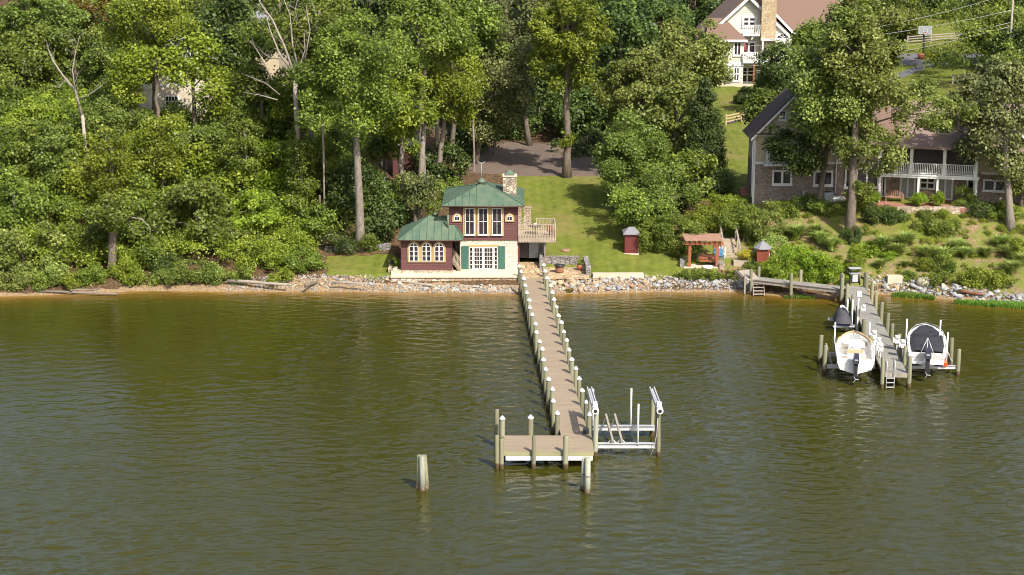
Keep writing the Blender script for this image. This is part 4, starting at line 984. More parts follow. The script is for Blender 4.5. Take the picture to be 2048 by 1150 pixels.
br_ = MB(); q = a2-n2*(W2+.2)+v2*.3; br_.beam(q+Vector((0,0,-.2)), q+Vector((-1.0,.3,-1.2)),.08,.12); br_.beam(q+Vector((-1.,0,-.2)), q+Vector((0,.1,-1.3)),.08,.12); br_.build('cross_brace', M['dead'], dk2)
# ladder on its end
ld = empty('boarding_ladder', b2+v2*.12-n2*.35, 'white boarding ladder on the outer end of the grey plank dock', 'ladder'); lo = ld.location.copy(); b_ = MB()
for s_ in (-.27,.27):
    b_.tube([(lo.x+s_,lo.y+.35,Z2+.02),(lo.x+s_,lo.y+.3,Z2+.85),(lo.x+s_,lo.y+.1,Z2+1.0),(lo.x+s_,lo.y-.1,Z2+.8),(lo.x+s_,lo.y-.12,-.7)], .035, 6)
b_.build('rail', M['alu'], ld); b_ = MB()
for z in (-.2,.1,.42,.74): b_.box(lo.x-.27,lo.x+.27,lo.y-.17,lo.y-.08,z-.02,z+.03)
b_.build('rungs', M['alu'], ld)
# landward walkway
wa_, wb_ = G(1506,556,1.25), G(1690,577,1.1)
wk = empty('walkway', (wa_.x,wa_.y,0), 'grey plank walkway along the shore leading to the right hand dock', 'walkway')
b_ = MB(); dd = (wb_-wa_); L3 = dd.length; dd.normalize(); nn = Vector((-dd.y,dd.x,0)); k = int(L3/.15)
for i in range(k): c_ = wa_.lerp(wb_,(i+.5)/k); b_.beam(c_-nn*.62, c_+nn*.62, L3/k-.02, .045)
b_.build('decking', M['grayplank'], wk)
b_ = MB(); b_.beam(wa_-nn*.5-Vector((0,0,.17)), wb_-nn*.5-Vector((0,0,.17)), .08,.26); b_.beam(wa_+nn*.5-Vector((0,0,.17)), wb_+nn*.5-Vector((0,0,.17)), .08,.26)
b_.build('stringer', M['dead'], wk)
for px_, py_, t_, s_ in ((1506,0,.01,-1),(1589,0,.45,-1),(1598,0,.50,1),(1682,0,.94,1),(1514,0,.03,1),(1688,0,.99,-1)):
    q = wa_.lerp(wb_, t_)+nn*s_*.75; pile(wk, q.x, q.y, 2.15, z0=-.9)
# ramp and small beach steps
ra_, rb_ = G(1488,541,1.75), G(1507,560,1.25); b_ = MB(); b_.beam(ra_,rb_,1.2,.1); b_.beam(ra_-Vector((.7,0,.1)),rb_-Vector((.7,0,.1)),.07,.3)
b_.beam(ra_-Vector((.7,0,.1)),ra_-Vector((.7,0,1.0)),.1,.1); b_.beam(rb_-Vector((.7,0,-.5)),rb_-Vector((.7,0,1.2)),.12,.12); b_.build('ramp', M['dead'], wk)
q = G(1516,572,.7); bs = empty('beach_steps', (q.x,q.y-.6,0), 'small set of grey wooden steps from the walkway down to the sand', 'steps'); lo = bs.location.copy()
b_ = MB()
for i in range(4): b_.box(lo.x-.42,lo.x+.42,lo.y-.1+i*.2,lo.y+.14+i*.2,.12+.24*i,.17+.24*i)
b_.build('treads', M['dead'], bs); b_ = MB()
for s_ in (-.45,.45): b_.beam((lo.x+s_,lo.y-.15,.0),(lo.x+s_,lo.y+.75,1.05),.05,.22)
b_.build('side_boards', M['dead'], bs)
# cart at the dock head
q = a2-v2*.35+n2*.05; ct = empty('dock_cart', (q.x,q.y,Z2+.03), 'black wheeled cart with a grey flat top at the shore end of the grey dock', 'cart'); 
MB().box(-.45,.45,-.3,.3,.95,1.0).box(-.5,.5,-.32,.32,1.38,1.43).build('shelf', M['alu'], ct, False)
b_ = MB()
for sx in (-.38,.38):
    for sy in (-.25,.25): b_.beam((sx,sy,.1),(sx,sy,1.4),.05,.05)
b_.box(-.34,.34,-.24,.24,.2,.62); b_.build('frame', M['black'], ct, False)
MB().box(-.22,.22,-.30,-.25,.3,.9).build('handle_frame', M['alu'], ct, False)
for sx in (-.42,.42): MB().tube([(sx-.04,-.1,.16),(sx+.04,-.1,.16)], .16, 12).build('wheel', M['black'], ct, False)

# ------------------------------------------------------------------ boats (built with the bow towards +y, stern at y=0)
def hull(Lb, B, Hh, n=13, m=7):
    """half sections: returns list of rings from port sheer over keel to starboard sheer"""
    rings = []
    for i in range(n):
        t = i/(n-1); y = Lb*t
        w = B/2*(1 - max(0,(t-.45)/.55)**2.9)**.8*(.93+.07*min(1,t*3)); w = max(w, .03)
        sh = Hh*(.86+.30*t*t); ch = Hh*(.28+.50*max(0,t-.35)**1.4); ke = Hh*(.02+.95*max(0,(t-.72)/.28)**2.2)
        ch = max(ch, ke+.02); cw = w*(.86-.25*t)
        h = [(w,sh),(w*1.0+.03*(t<.95),sh*.72+ch*.28),((w+cw)/2,(sh*.3+ch*.7)),(cw,ch),(0,ke)]
        rings.append([(a,y,z) for a,z in h] + [(-a,y,z) for a,z in h[-2::-1]])
    return rings
def loft(mb, rings, cap0=True):
    n = len(rings[0]); vs = [p for r in rings for p in r]
    fs = [(i*n+j,i*n+j+1,(i+1)*n+j+1,(i+1)*n+j) for i in range(len(rings)-1) for j in range(n-1)]
    if cap0: fs.append(tuple(range(n)))
    mb.add(vs, fs, False); return mb
def outboard(parent, x, y, z, s=1.0, tilt=0.0):
    c = MB(); c.add([(x-.17*s,y-.62*s,z+.35*s),(x+.17*s,y-.62*s,z+.35*s),(x+.2*s,y-.05,z+.35*s),(x-.2*s,y-.05,z+.35*s),
                     (x-.13*s,y-.56*s,z+.98*s),(x+.13*s,y-.56*s,z+.98*s),(x+.16*s,y-.10,z+.90*s),(x-.16*s,y-.10,z+.90*s)],
                    [(3,2,1,0),(4,5,6,7),(0,1,5,4),(1,2,6,5),(2,3,7,6),(3,0,4,7)])
    o = c.build('outboard', M['motor'], parent, False)
    g = MB(); g.add([(x-.09*s,y-.5*s,z-.75*s),(x+.09*s,y-.5*s,z-.75*s),(x+.10*s,y-.22*s,z-.75*s),(x-.10*s,y-.22*s,z-.75*s),
                     (x-.12*s,y-.5*s,z+.35*s),(x+.12*s,y-.5*s,z+.35*s),(x+.13*s,y-.12,z+.35*s),(x-.13*s,y-.12,z+.35*s)],
                    [(3,2,1,0),(4,5,6,7),(0,1,5,4),(1,2,6,5),(2,3,7,6),(3,0,4,7)])
    g.box(x-.16*s,x+.16*s,y-.62*s,y-.2*s,z-.42*s,z-.38*s); g.build('motor_leg', M['black'], o, False)
    p = MB()
    for k in range(3):
        t = k*2.094; p.beam((x,y-.6*s,z-.6*s),(x+.2*s*math.cos(t),y-.6*s,z-.6*s+.2*s*math.sin(t)),.03,.1,(0,1,0))
    p.build('propeller', M['alu'], o, False)
    MB().box(x-.10*s,x+.10*s,y-.635*s,y-.622*s,z+.55*s,z+.62*s).build('cowl_stripe', M['alu'], o, False)
    return o
def boat_base(name, loc, label, Lb, B, Hh, rz):
    r = empty(name, loc, label, 'boat', rz=rz); R = hull(Lb, B, Hh); n = len(R)
    hb = loft(MB(), R).build('hull', M['gel'], r, False)
    g = MB(); inn = .16                                   # gunwale
    pts = [Vector(q[0]) for q in R] + [Vector(q[-1]) for q in R[::-1]]
    g.tube([(p.x,p.y,p.z+.02) for p in pts[:-0 or None]], .055, 6)
    vs = []; fs = []
    for q in R:
        w = q[0][0]; z = q[0][2]; y = q[0][1]; wi = max(.005, w-inn-.1*(y>Lb*.7)); vs += [(w,y,z+.02),(wi,y,z+.02),(-wi,y,z+.02),(-w,y,z+.02)]
    for i in range(n-1): a = i*4; fs += [(a,a+4,a+5,a+1),(a+2,a+6,a+7,a+3)]
    g.add(vs, fs); g.build('gunwale', M['gel'], hb, False)
    return r, R, hb
# white centre console boat
yS = 111.2; wbx = XA(1711, yS, 1)
wb, R, hb = boat_base('motor_boat', (wbx, yS, .62), 'open white centre console motor boat on the lift left of the grey dock', 6.1, 2.6, 1.2, math.radians(-9.5))
n = len(R); Lb = 6.1
fl_ = MB(); vs = []; fs = []
for q in R: w = max(.01,q[0][0]-.16); vs += [(w,q[0][1],.55+.25*(q[0][1]>4.3)),(-w,q[0][1],.55+.25*(q[0][1]>4.3))]
for i in range(n-1): a = i*2; fs.append((a,a+1,a+3,a+2))
for s_ in (0,1):
    b0 = len(vs)
    for q in R: w = max(.01,q[0][0]-.16)*(1-2*s_); vs += [(w,q[0][1],.55),(w,q[0][1],q[0][2]+.02)]
    for i in range(n-1): a = b0+i*2; fs.append((a,a+2,a+3,a+1))
fl_.add(vs, fs); fl_.build('cockpit', M['gel'], hb, False)
MB().box(-1.05,1.05,.02,.35,.3,1.02).build('transom', M['gel'], hb, False)
cn = MB(); cn.add([(-.45,2.7,.55),(.45,2.7,.55),(.42,3.5,.55),(-.42,3.5,.55),(-.42,2.75,1.30),(.42,2.75,1.30),(.36,3.25,1.62),(-.36,3.25,1.62)],[(3,2,1,0),(4,5,6,7),(0,1,5,4),(1,2,6,5),(2,3,7,6),(3,0,4,7)])
cs = cn.build('console', M['gel'], wb, False)
MB().box(-.34,-.02,2.80,2.83,1.12,1.30).build('instrument_panel', M['black'], cs, False)
MB().add([(-.30,2.86,1.37),(.0,2.86,1.37),(.0,3.08,1.50),(-.30,3.08,1.50),(-.3,2.86,1.35),(0,2.86,1.35),(0,3.08,1.47),(-.3,3.08,1.47)],[(0,1,2,3),(7,6,5,4),(0,4,5,1),(2,6,7,3),(1,5,6,2),(3,7,4,0)]).build('display', M['black'], cs, False)
MB().tube([(-.15+.17*math.cos(t),2.66+.03*math.sin(t),1.05+.17*math.sin(t)) for t in [i*math.pi/6 for i in range(13)]], .018, 6).build('steering_wheel', M['black'], cs, False)
MB().prism([(-.42,3.26,1.58),(.42,3.26,1.58),(.34,3.40,1.92),(-.34,3.40,1.92)], (0,.015,.0)).build('windscreen', M['curtain'], cs, False)
MB().box(-.5,.5,1.75,2.2,.55,1.05).build('leaning_post', M['gel'], wb, False)
MB().box(-.55,.55,1.70,2.25,1.052,1.17).build('seat_cushion', M['cushion'], wb, False)
MB().box(-.95,-.45,.42,.8,.60,.98).box(.45,.95,.42,.8,.60,.98).build('stern_seat', M['cushion'], wb, False)
MB().box(-.75,.75,4.1,5.0,.81,1.05).build('bow_seat', M['cream'], wb, False)
bb_ = MB(); q_ = [(R[i][0][0]-.1, R[i][0][1], R[i][0][2]+.12) for i in range(7,13)]; bb_.tube([(q[0],q[1],q[2]) for q in q_]+[(-q[0],q[1],q[2]) for q in q_[::-1]], .07, 6); bb_.build('bolster', M['cushion'], wb, False)
rl = MB()
for s_ in (-1,1): rl.tube([(s_*.33,.9,.6),(s_*.33,.9,1.25),(s_*.2,.75,1.3)], .02, 6)
rl.build('stern_rail', M['alu'], wb, False)
outboard(wb, 0, 0, .55, 1.15)
# covered boat
yC = 112.2; cbx = XA(1853, yC, 1)
cb, R, hb = boat_base('covered_boat', (cbx, yC, .85), 'white motor boat under a black canvas cover on the lift right of the grey dock', 6.4, 2.6, 1.2, math.radians(-12.5))
vs = []; fs = []; m_ = 9
for iq, q in enumerate(R):
    w = q[0][0]+.03; z = q[0][2]; y = max(q[0][1], .22); t = y/6.4; hh = .24*math.sin(min(1,max(0,(1.02-t)/.75))*math.pi/2)*min(1,.35+iq*.4)*(.75+.25*math.cos((t-.35)*5))
    for j in range(m_):
        a = -1+2*j/(m_-1); vs.append((w*a, y, z+.03+hh*(1-abs(a)**2.4) - (.14 if abs(a) == 1 else 0) + .02*math.sin(j*3+y*4)))
k = len(R)
fs = [(i*m_+j,i*m_+j+1,(i+1)*m_+j+1,(i+1)*m_+j) for i in range(k-1) for j in range(m_-1)]
c0 = MB(); c0.add(vs, fs, True)
for j in range(m_-1):
    pass
cv = c0.build('canvas_cover', M['canvas'], cb, False)
MB().tube([(-1.2,3.3,1.34),(-.8,3.3,1.45),(0,3.3,1.49),(.8,3.3,1.45),(1.2,3.3,1.34)], .035, 6).build('cover_seam', M['black'], cv, False)
MB().box(-1.12,1.12,-.35,.02,.32,.42).box(-1.15,1.15,.0,.4,.42,.96).build('swim_platform', M['gel'], hb, False)
MB().box(-1.1,-.35,-.01,.0,.62,.68).box(.35,1.1,-.01,.0,.62,.68).build('stern_stripe', M['alu'], hb, False)
rl = MB()
for s_ in (-1,1): rl.tube([(s_*1.2,2.2,1.2),(s_*1.18,2.9,1.52),(s_*1.1,4.2,1.55),(s_*.75,5.4,1.6),(0,6.1,1.62)], .03, 6)
rl.build('bow_rail', M['alu'], cb, False)
tw_ = MB(); 
for s_ in (-.45,.0,.45): tw_.tube([(s_,.1,.95),(0,.55,1.95)], .022, 6)
tw_.build('tow_frame', M['alu'], cb, False)
MB().box(-1.1,1.1,.3,3.0,.02,.3).build('lower_hull', M['gelblue'], hb, False)
outboard(cb, .05, -.25, .45, 1.2)
# covered jet ski on its small lift
jp = G(1688,641,1.0); js = empty('jet_ski', (jp.x-.1,jp.y-.2,.85), 'small watercraft under a charcoal and white cover beside the grey dock', 'jet ski', rz=math.radians(-8))
vs = []; N_ = 10; m_ = 9
for i in range(N_):
    t = i/(N_-1); y = 3.0*t; w = .62*(1-max(0,(t-.4)/.6)**2.2)*(.9+.1*t)+.02; h = [.35,.45,.58,.72,.86,.92,.88,.78,.60,.3][i]
    for j in range(m_): a = -1+2*j/(m_-1); vs.append((w*a, y, h*(1-abs(a)**2.0)*.9+.05-.12*(abs(a)==1)))
fs = [(i*m_+j,i*m_+j+1,(i+1)*m_+j+1,(i+1)*m_+j) for i in range(N_-1) for j in range(m_-1)]
a_ = MB(); a_.add(vs, [f for i, f in enumerate(fs) if not (i//8 >= 4 and 3 <= i%8)] + [tuple(range(m_))], True); a_.build('cover', M['canvas2'], js, False)
a_ = MB(); a_.add(vs, [f for i, f in enumerate(fs) if (i//8 >= 4 and 3 <= i%8)], True); a_.build('white_cover_panel', M['white'], js, False)
MB().box(-.5,.5,.1,2.6,-.22,-.02).build('hull', M['gelblue'], js, False)
js.scale = (1.12,1.12,1.05)
def small_motor(parent, x, y, z, s=1.0):
    """lift winch: gear box, motor can and pipe"""
    m = MB(); m.box(x-.16*s,x+.16*s,y-.16*s,y+.16*s,z,z+.30*s); m.tube([(x,y-.02,z+.3*s),(x,y-.02,z+.55*s)], .17*s, 10); m.box(x-.30*s,x-.17*s,y-.1*s,y+.1*s,z+.05*s,z+.38*s)
    return m.build('winch_motor', M['white'], parent)
def side_lift(label, loc, piles, poles, beams, bunks, motors, zc):
    r = empty('boat_lift', loc, label, 'boat lift')
    for x, y, t, g in piles: pile(r, x, y, t, g)
    for px_, t, Y in poles:
        x = XA(px_, Y, 1.2); MB().tube([(x,Y,zc),(x,Y,zat(t,Y))], .055, 8).build('guide_pole', M['pvc'], r)
    for pa, pb, Y in beams: ibeam(r, XA(pa,Y,zc), XA(pb,Y,zc), Y, zc, .24, .2)
    for a, b in bunks: t_ = MB(); t_.beam(a, b, .10, .28); t_.build('bunk', M['dead'], r)
    for px_, Y, z in motors:
        m = small_motor(r, XA(px_,Y,z), Y, z)
        MB().tube([(XA(px_,Y,z),Y,z),(XA(px_,Y,z),Y,zc)], .05, 6).build('cable_pipe', M['alu'], m)
    return r
def gp_(px_, py_): return G(px_, py_, 0)
A_, B_, C_, D_ = gp_(1638.5,724), gp_(1648.5,746), gp_(1904,735), gp_(1915,750)
side_lift('boat lift with piles and poles carrying the open white boat', (wbx, yS+2.5, 0),
    [(A_.x,A_.y,zat(670,A_.y),'pile'),(B_.x,B_.y,zat(690,B_.y),'pile')],
    [(1669,645,A_.y+1.2),(1738,645,A_.y+1.2),(1675.5,705,B_.y+.1),(1747.5,684,B_.y+.1)],
    [(1640,1755,A_.y+.4),(1651,1750,B_.y+.1)],
    [(W(1652,690,A_.y+.6), W(1664,732,B_.y+.3))], [(1748,A_.y+.6,1.6),(1757,B_.y+1.0,1.75),(1761,B_.y+.2,1.55)], .45)
side_lift('boat lift with piles and poles carrying the covered boat', (cbx, yC+2.5, 0),
    [(C_.x-.1,C_.y,zat(675,C_.y),'pile'),(D_.x,D_.y,zat(697,D_.y),'pile')],
    [(1811,638,C_.y+.8),(1878,640,C_.y+.8),(1816,700,D_.y+.2),(1893,665,D_.y+.2)],
    [(1806,1904,C_.y+.3),(1806,1911,D_.y+.1)],
    [(W(1884,686,C_.y+.3), W(1904,726,D_.y+.2))], [(1794,C_.y+.9,1.55),(1806,D_.y+1.0,1.7)], .55)
q = W(1891,727,D_.y-.1); solo(MB().tube([q-Vector((0,.0,.1)), q+Vector((-.15,.9,.25))], [.20,.12], 12), 'marker_float', M['orange'], q, 'orange plastic float wedged on the lift frame of the covered boat', 'float')
jl = empty('jet_ski_lift', (jp.x,jp.y+.6,0), 'narrow lift frame with white poles holding the covered watercraft', 'boat lift')
for Y in (jp.y+.1, jp.y+2.2): ibeam(jl, jp.x-.8, jp.x+1.0, Y, .55, .18, .16)
for dx, dy, t in ((1.0,-.1,3.0),(.78,.9,2.4),(.6,1.9,2.2)): MB().tube([(jp.x+dx,jp.y+dy,-.8),(jp.x+dx,jp.y+dy,t)], .06, 8).build('pole', M['pvc'], jl)
MB().box(jp.x+.85,jp.x+1.2,jp.y-.25,jp.y+.0,2.9,3.3).build('winch_motor', M['white'], jl)
small_motor(jl, jp.x+1.35, jp.y-.5, 1.9, .8)
# ------------------------------------------------------------------ brown stone house on the right
Yh = 152.5; zb = gz(XA(1600,Yh,5), Yh)-.1
rh = empty('stone_house', (XA(1620,Yh,5), Yh, zb), 'brown stone and tan stucco house with a two storey white porch behind the tall trees', 'house')
hx0, hx1 = XA(1507,Yh,7), XA(1762,Yh,7); z1 = zat(326,Yh); z2 = zat(270,Yh)
MB().box(hx0, hx1, Yh, Yh+4, zb-.5, z1).build('stone_wall', M['brownstone'], rh)
gx1 = XA(1660,Yh,11)
MB().box(hx0+.02, hx1, Yh+.02, Yh+4, z1, z2).build('stucco_wall', M['stucco'], rh)
pkx = (hx0+gx1)/2; pkz = z2 + (gx1-hx0)/2*1.05
MB().prism([(hx0+.02,Yh+.03,z2),(gx1,Yh+.03,z2),(pkx,Yh+.03,pkz-.1)], (0,4,0)).build('gable_wall', M['stucco'], rh)
gr = MB()
for s_ in (-1,1):
    e = (hx0 if s_ < 0 else gx1) + s_*.45; n_ = Vector((s_*.72,0,.69))*.16
    a, b, c, d = Vector((pkx,Yh-.45,pkz+.08)), Vector((e,Yh-.45,z2-.35)), Vector((e,Yh+4.4,z2-.35)), Vector((pkx,Yh+4.4,pkz+.08))
    gr.add([a,b,c,d,a+n_,b+n_,c+n_,d+n_], [(0,1,2,3),(7,6,5,4),(0,4,5,1),(1,5,6,2),(2,6,7,3),(3,7,4,0)])
gr.build('gable_roof', M['darkshingle'], rh)
tr = MB()
for s_ in (-1,1):
    e = (hx0 if s_ < 0 else gx1) + s_*.42; tr.beam((pkx,Yh-.5,pkz+.02),(e,Yh-.5,z2-.36),.05,.28,(0,1,0)) if False else tr.prism([(pkx,Yh-.5,pkz+.1),(e,Yh-.5,z2-.30),(e,Yh-.5,z2-.55),(pkx,Yh-.5,pkz-.15)], (0,.05,0))
tr.box(hx0-.1, hx1, Yh-.06, Yh-.0, z2-.12, z2+.1); tr.box(hx0-.1, hx1, Yh-.07, Yh-.001, z1-.1, z1+.12)
tr.box(hx0-.08, hx0+.10, Yh-.08, Yh-.001, zb-.2, z2-.12)
tr.build('white_trim', M['white'], rh)
MB().box(hx0, gx1, Yh-.5, Yh-.07, z2+.1, z2+.22).build('eave_strip', M['darkshingle'], rh)
# lower roof over the middle of the wing
mr = MB(); c0_, c1_ = gx1+.3, XA(1800,Yh,11)
mr.prism([(gx1-2,Yh-.5,z2+.1),(gx1-2,Yh-.5,z2-.1),(gx1-2,Yh+5,z2+2.9),(gx1-2,Yh+5,z2+3.1)], (c1_-gx1+2,0,0)).build('middle_roof', M['shingle'], rh)
for a, b, t, bo, nx in ((1540,1580,340,370,2),(1622,1661,341,372,2)):
    window(rh, XA(a,Yh), XA(b,Yh), zat(bo,Yh), zat(t,Yh), Yh, nx, 1, .17, .09, mun=.20)
window(rh, XA(1557,Yh,12), XA(1572,Yh,12), zat(241,Yh), zat(220,Yh), Yh+.03, 2, 3, .12, .08)
window(rh, XA(1687,Yh), XA(1704,Yh), zat(318,Yh), zat(296,Yh), Yh+.02, 1, 2, .1, .08)
window(rh, XA(1684,Yh), XA(1752,Yh), zat(376,Yh), zat(335,Yh), Yh, 3, 1, .16, .09, mun=.16)
window(rh, XA(1655,Yh), XA(1662,Yh), zat(308,Yh), zat(280,Yh), Yh+.02, 1, 2, .1, .08)
# juliet balcony with door
window(rh, XA(1532,Yh), XA(1590,Yh), zat(326,Yh), zat(286,Yh), Yh+.02, 4, 2, .1, .08, 'balcony_door')
b_ = MB(); x0, x1 = XA(1526,Yh), XA(1594,Yh); b_.box(x0-.25,x1+.2,Yh-.95,Yh-.07,z1-.15,z1+.1); railing(b_,(x0,Yh-.9,z1+.1),(x1,Yh-.9,z1+.1),1.05,.22,.18,.07); b_.build('balcony', M['white'], rh)
b_ = MB()
for px_, t, bo in ((1671,310,385),(1503.5,270,393)): x = XA(px_,Yh,7); b_.tube([(x,Yh-.14,zat(t,Yh)),(x,Yh-.14,zat(bo,Yh))], .06, 6)
x = XA(1607,Yh,6); b_.tube([(x,Yh-.12,zat(381,Yh)),(x,Yh-.12,zat(391,Yh)),(x+.3,Yh-.12,zat(393,Yh)),(XA(1645,Yh,6),Yh-.12,zat(393,Yh))], .07, 6)
b_.build('downspout', M['white'], rh)
# rotated porch section
ang = math.radians(-14); O = Vector((XA(1758,152.0,5.1), 151.9, 0)); ca, sa = math.cos(ang), math.sin(ang)
T = Matrix.Translation(O) @ Matrix.Rotation(ang, 4, 'Z')
def RX(px, d, z):
    u_ = (px-1024)/F; return (u_*((O.y+d*ca)*CP+(H-z)*SP) - (O.x - d*sa))/(ca - u_*sa*CP)
def RZ(px, py, d):
    z = 6
    for _ in range(6): x = RX(px, d, z); z = zat(py, O.y + x*sa + d*ca)
    return z
zg = 5.06; zp1, zp2 = RZ(1758,346,0), RZ(1758,290,0); pw = RX(1953,0,6); pd = 2.3
MB(T).box(-.6, 17, pd, 11, zg-.4, zp1-.05).build('stone_wall', M['brownstone'], rh)
MB(T).box(-.6, 17, pd+.03, 11, zp1-.05, zp2+.1).build('stucco_wall', M['stucco'], rh)
MB(T).box(.1, pw-.1, pd-.02, pd+.02, zp1+.1, zp2-.15).build('porch_shade_panel', M['voidshade'], rh)  # dark sheet standing in for the shaded porch interior
b_ = MB(T); b_.box(-.1, pw+.1, -.1, pd, zp1-.32, zp1); b_.box(-.1, pw+.1, -.12, .12, zp2-.22, zp2+.02); b_.box(-.15, pw+.15, -.16, -.12, zp1-.12, zp1+.03); b_.build('porch_frame', M['white'], rh)
for i, px_ in enumerate((1760,1823,1889,1953)):
    x = RX(px_,0,9); MB(T).box(x-.14,x+.14,-.1,.16,zp1,zp2-.22).build('porch_post', M['white'], rh)
for px_ in (1759,1836,1874,1951):
    x = RX(px_,0,6); MB(T).box(x-.10,x+.10,-.08,.12,zg,zp1-.32).build('porch_post', M['white'], rh)
r_ = MB(T); xs_ = [RX(q,0,9) for q in (1760,1823,1889,1953)]
for a, b in zip(xs_, xs_[1:]): railing(r_, (a+.2,.0,zp1), (b-.2,.0,zp1), 1.0, .15, .07, .055)
r_.build('porch_railing', M['white'], rh)
for a, b, t, bo, nx, ny, nm_, gl in ((1799,1831,342,388,2,1,'french_door','curtain'),(1838,1870,344,373,2,2,'window','glass'),(1874,1906,344,391,2,1,'french_door','curtain'),(1932,1949,350,396,1,1,'side_door','glass'),(1762,1772,346,388,1,1,'side_door','glass')):
    window(rh, RX(a,pd,6), RX(b,pd,6), zg+.05 if 'door' in nm_ else zg+.95, zp1-.45, pd, nx, ny, .16, .09, nm_, glass=gl, T=T, mun=.14, sill=False)
window(rh, RX(1965,pd,6), RX(2012,pd,6), zg+1.0, zp1-.55, pd, 2, 1, .16, .09, T=T, mun=.18)
window(rh, RX(1990,pd,9), RX(2016,pd,9), zp1+.9, zp2-.5, pd+.03, 2, 2, .1, .09, T=T)
MB(T).box(RX(1962,pd,7),17,pd-.05,pd-.001,zp1-.12,zp1+.1).build('white_trim', M['white'], rh)
zr2 = zp2+3.3
r_ = MB(T); r_.add([(-1.6,-.5,zp2),(17,-.5,zp2),(17,13,zp2),(-1.6,13,zp2),(1.6,6.2,zr2),(17,6.2,zr2),(-1.6,-.5,zp2-.16),(17,-.5,zp2-.16),(17,13,zp2-.16),(-1.6,13,zp2-.16)],
   [(0,1,5,4),(1,2,5),(2,3,4,5),(3,0,4),(0,6,7,1),(1,7,8,2),(2,8,9,3),(3,9,6,0),(9,8,7,6)]); r_.build('main_roof', M['pinkshingle'], rh)
# dormer and cross gable
dx = RX(1890,2.2,12); b_ = MB(T); b_.box(dx-.9,dx+.9,1.6,4.6,zp2+.7,zp2+2.1); d_ = b_.build('dormer', M['stucco2'], rh)
window(d_, dx-.6, dx+.6, zp2+.95, zp2+2.0, 1.6, 2, 2, .1, .08, T=T)
b_ = MB(T); b_.prism([(dx-1.25,1.3,zp2+2.05),(dx,1.3,zp2+2.8),(dx+1.25,1.3,zp2+2.05)], (0,3.4,0)); b_.build('dormer_roof', M['pinkshingle'], d_)
cgx = RX(2010,.6,11); b_ = MB(T); b_.prism([(cgx-2.6,.6,zp2-.3),(cgx+2.6,.6,zp2-.3),(cgx,.6,zp2+2.4)], (0,5,0)); b_.build('cross_gable', M['stucco2'], rh)
b_ = MB(T)
for s_ in (-1,1):
    a, c_ = Vector((cgx,.1,zp2+2.75)), Vector((cgx+s_*3.2,.1,zp2-.45)); n_ = Vector((s_*.7,0,.72))*.13
    b_.add([a,c_,c_+Vector((0,6,0)),a+Vector((0,6,0)),a+n_,c_+n_,c_+n_+Vector((0,6,0)),a+n_+Vector((0,6,0))],[(0,1,2,3),(7,6,5,4),(0,4,5,1),(1,5,6,2),(2,6,7,3),(3,7,4,0)])
b_.build('cross_gable_roof', M['pinkshingle'], rh)
b_ = MB(T)
for s_ in (-1,1): b_.prism([(cgx,.04,zp2+2.78),(cgx+s_*3.2,.04,zp2-.42),(cgx+s_*3.2,.04,zp2-.66),(cgx,.04,zp2+2.54)],(0,.05,0))
b_.build('rake_board', M['white'], rh)
b_ = MB(T).box(-.6, pw+1.2, -1.5, pd, zg-.35, zg+.03); setp(b_.build('brick_patio', M['brickpatio'], None), kind='structure')
def bench(px, d, label, m='cedar', rz=0, w=1.5):
    x = RX(px, d, zg); p = T @ Vector((x, d, zg+.03)); r = empty('garden_bench', p, label, 'bench', rz=ang+rz)
    b = MB()
    for i in range(4): b.box(-w/2,w/2,-.25+i*.13,-.15+i*.13,.40,.44)
    b.build('seat', M[m], r, False); b = MB(); b.box(-w/2,w/2,.26,.30,.42,.50)
    for i in range(9): x_ = -w/2+w*(i+.5)/9; b.box(x_-.04,x_+.04,.26,.29,.50,.82+.22*math.cos((i-4)*.38))
    b.build('backrest', M[m], r, False)
    for s_ in (-1,1):
        MB().box(s_*w/2-.035,s_*w/2+.035,-.26,-.20,0,.62).build('leg', M[m], r, False); MB().box(s_*w/2-.035,s_*w/2+.035,.24,.30,0,.42).build('leg', M[m], r, False)
        MB().box(s_*w/2-.04,s_*w/2+.04,-.30,.28,.62,.66).build('armrest', M[m], r, False)
    return r
bench(1789, .3, 'orange wooden garden bench in the sun at the left of the porch', 'timber' if 0 else 'cedartop', -.15)
bench(1851, .9, 'light wooden bench between the two clipped round bushes', 'timber', .1)
bench(1928, .9, 'dark rocking bench in the shade at the right end of the porch', 'brownmetal', .3, 1.1)
q = Vector((XA(1656,Yh-.8,5.3), Yh-.8, gz(XA(1656,151.7,5.3),151.7))); ac = empty('air_conditioner', q, 'grey air conditioner unit against the brown stone wall', 'air conditioner')
MB().box(-.42,.42,-.42,.42,0,.95).build('cabinet', M['ac'], ac, False)
b_ = MB()
for i in range(8): b_.box(-.37,.37,-.435,-.42,.12+i*.1,.15+i*.1)
b_.build('grille', M['alu'], ac, False); MB().lathe((0,0,.95), [(.36,0),(.36,.03),(.1,.05)], 14).build('fan_guard', M['black'], ac, False)
p0, p1 = on_ground(1645,403), on_ground(1704,401)
ky = empty('kayak', (p0+p1)/2+Vector((0,0,.0)), 'long blue white and yellow kayak lying on the grass before the stone house', 'kayak'); L_ = (p1-p0).length; a_ = math.atan2(p1.y-p0.y, p1.x-p0.x)
ky.rotation_euler = (0,0,a_)
MB().tube([(-L_/2,0,.2),(-L_/3,0,.17),(0,0,.15),(L_/4,0,.16)], [.03,.24,.30,.26], 10).build('hull', M['pvc'], ky, False)
MB().tube([(L_/4,0,.16),(L_/2,0,.22)], [.262,.03], 10).build('bow', MATS.setdefault('yp', plain('yellow_plastic', (.75,.60,.05), None, 2, .4)), ky, False)
MB().tube([(-L_/3,0,.20),(-L_/6,0,.20)], [.23,.27], 10).build('deck_stripe', M['blueplastic'], ky, False)
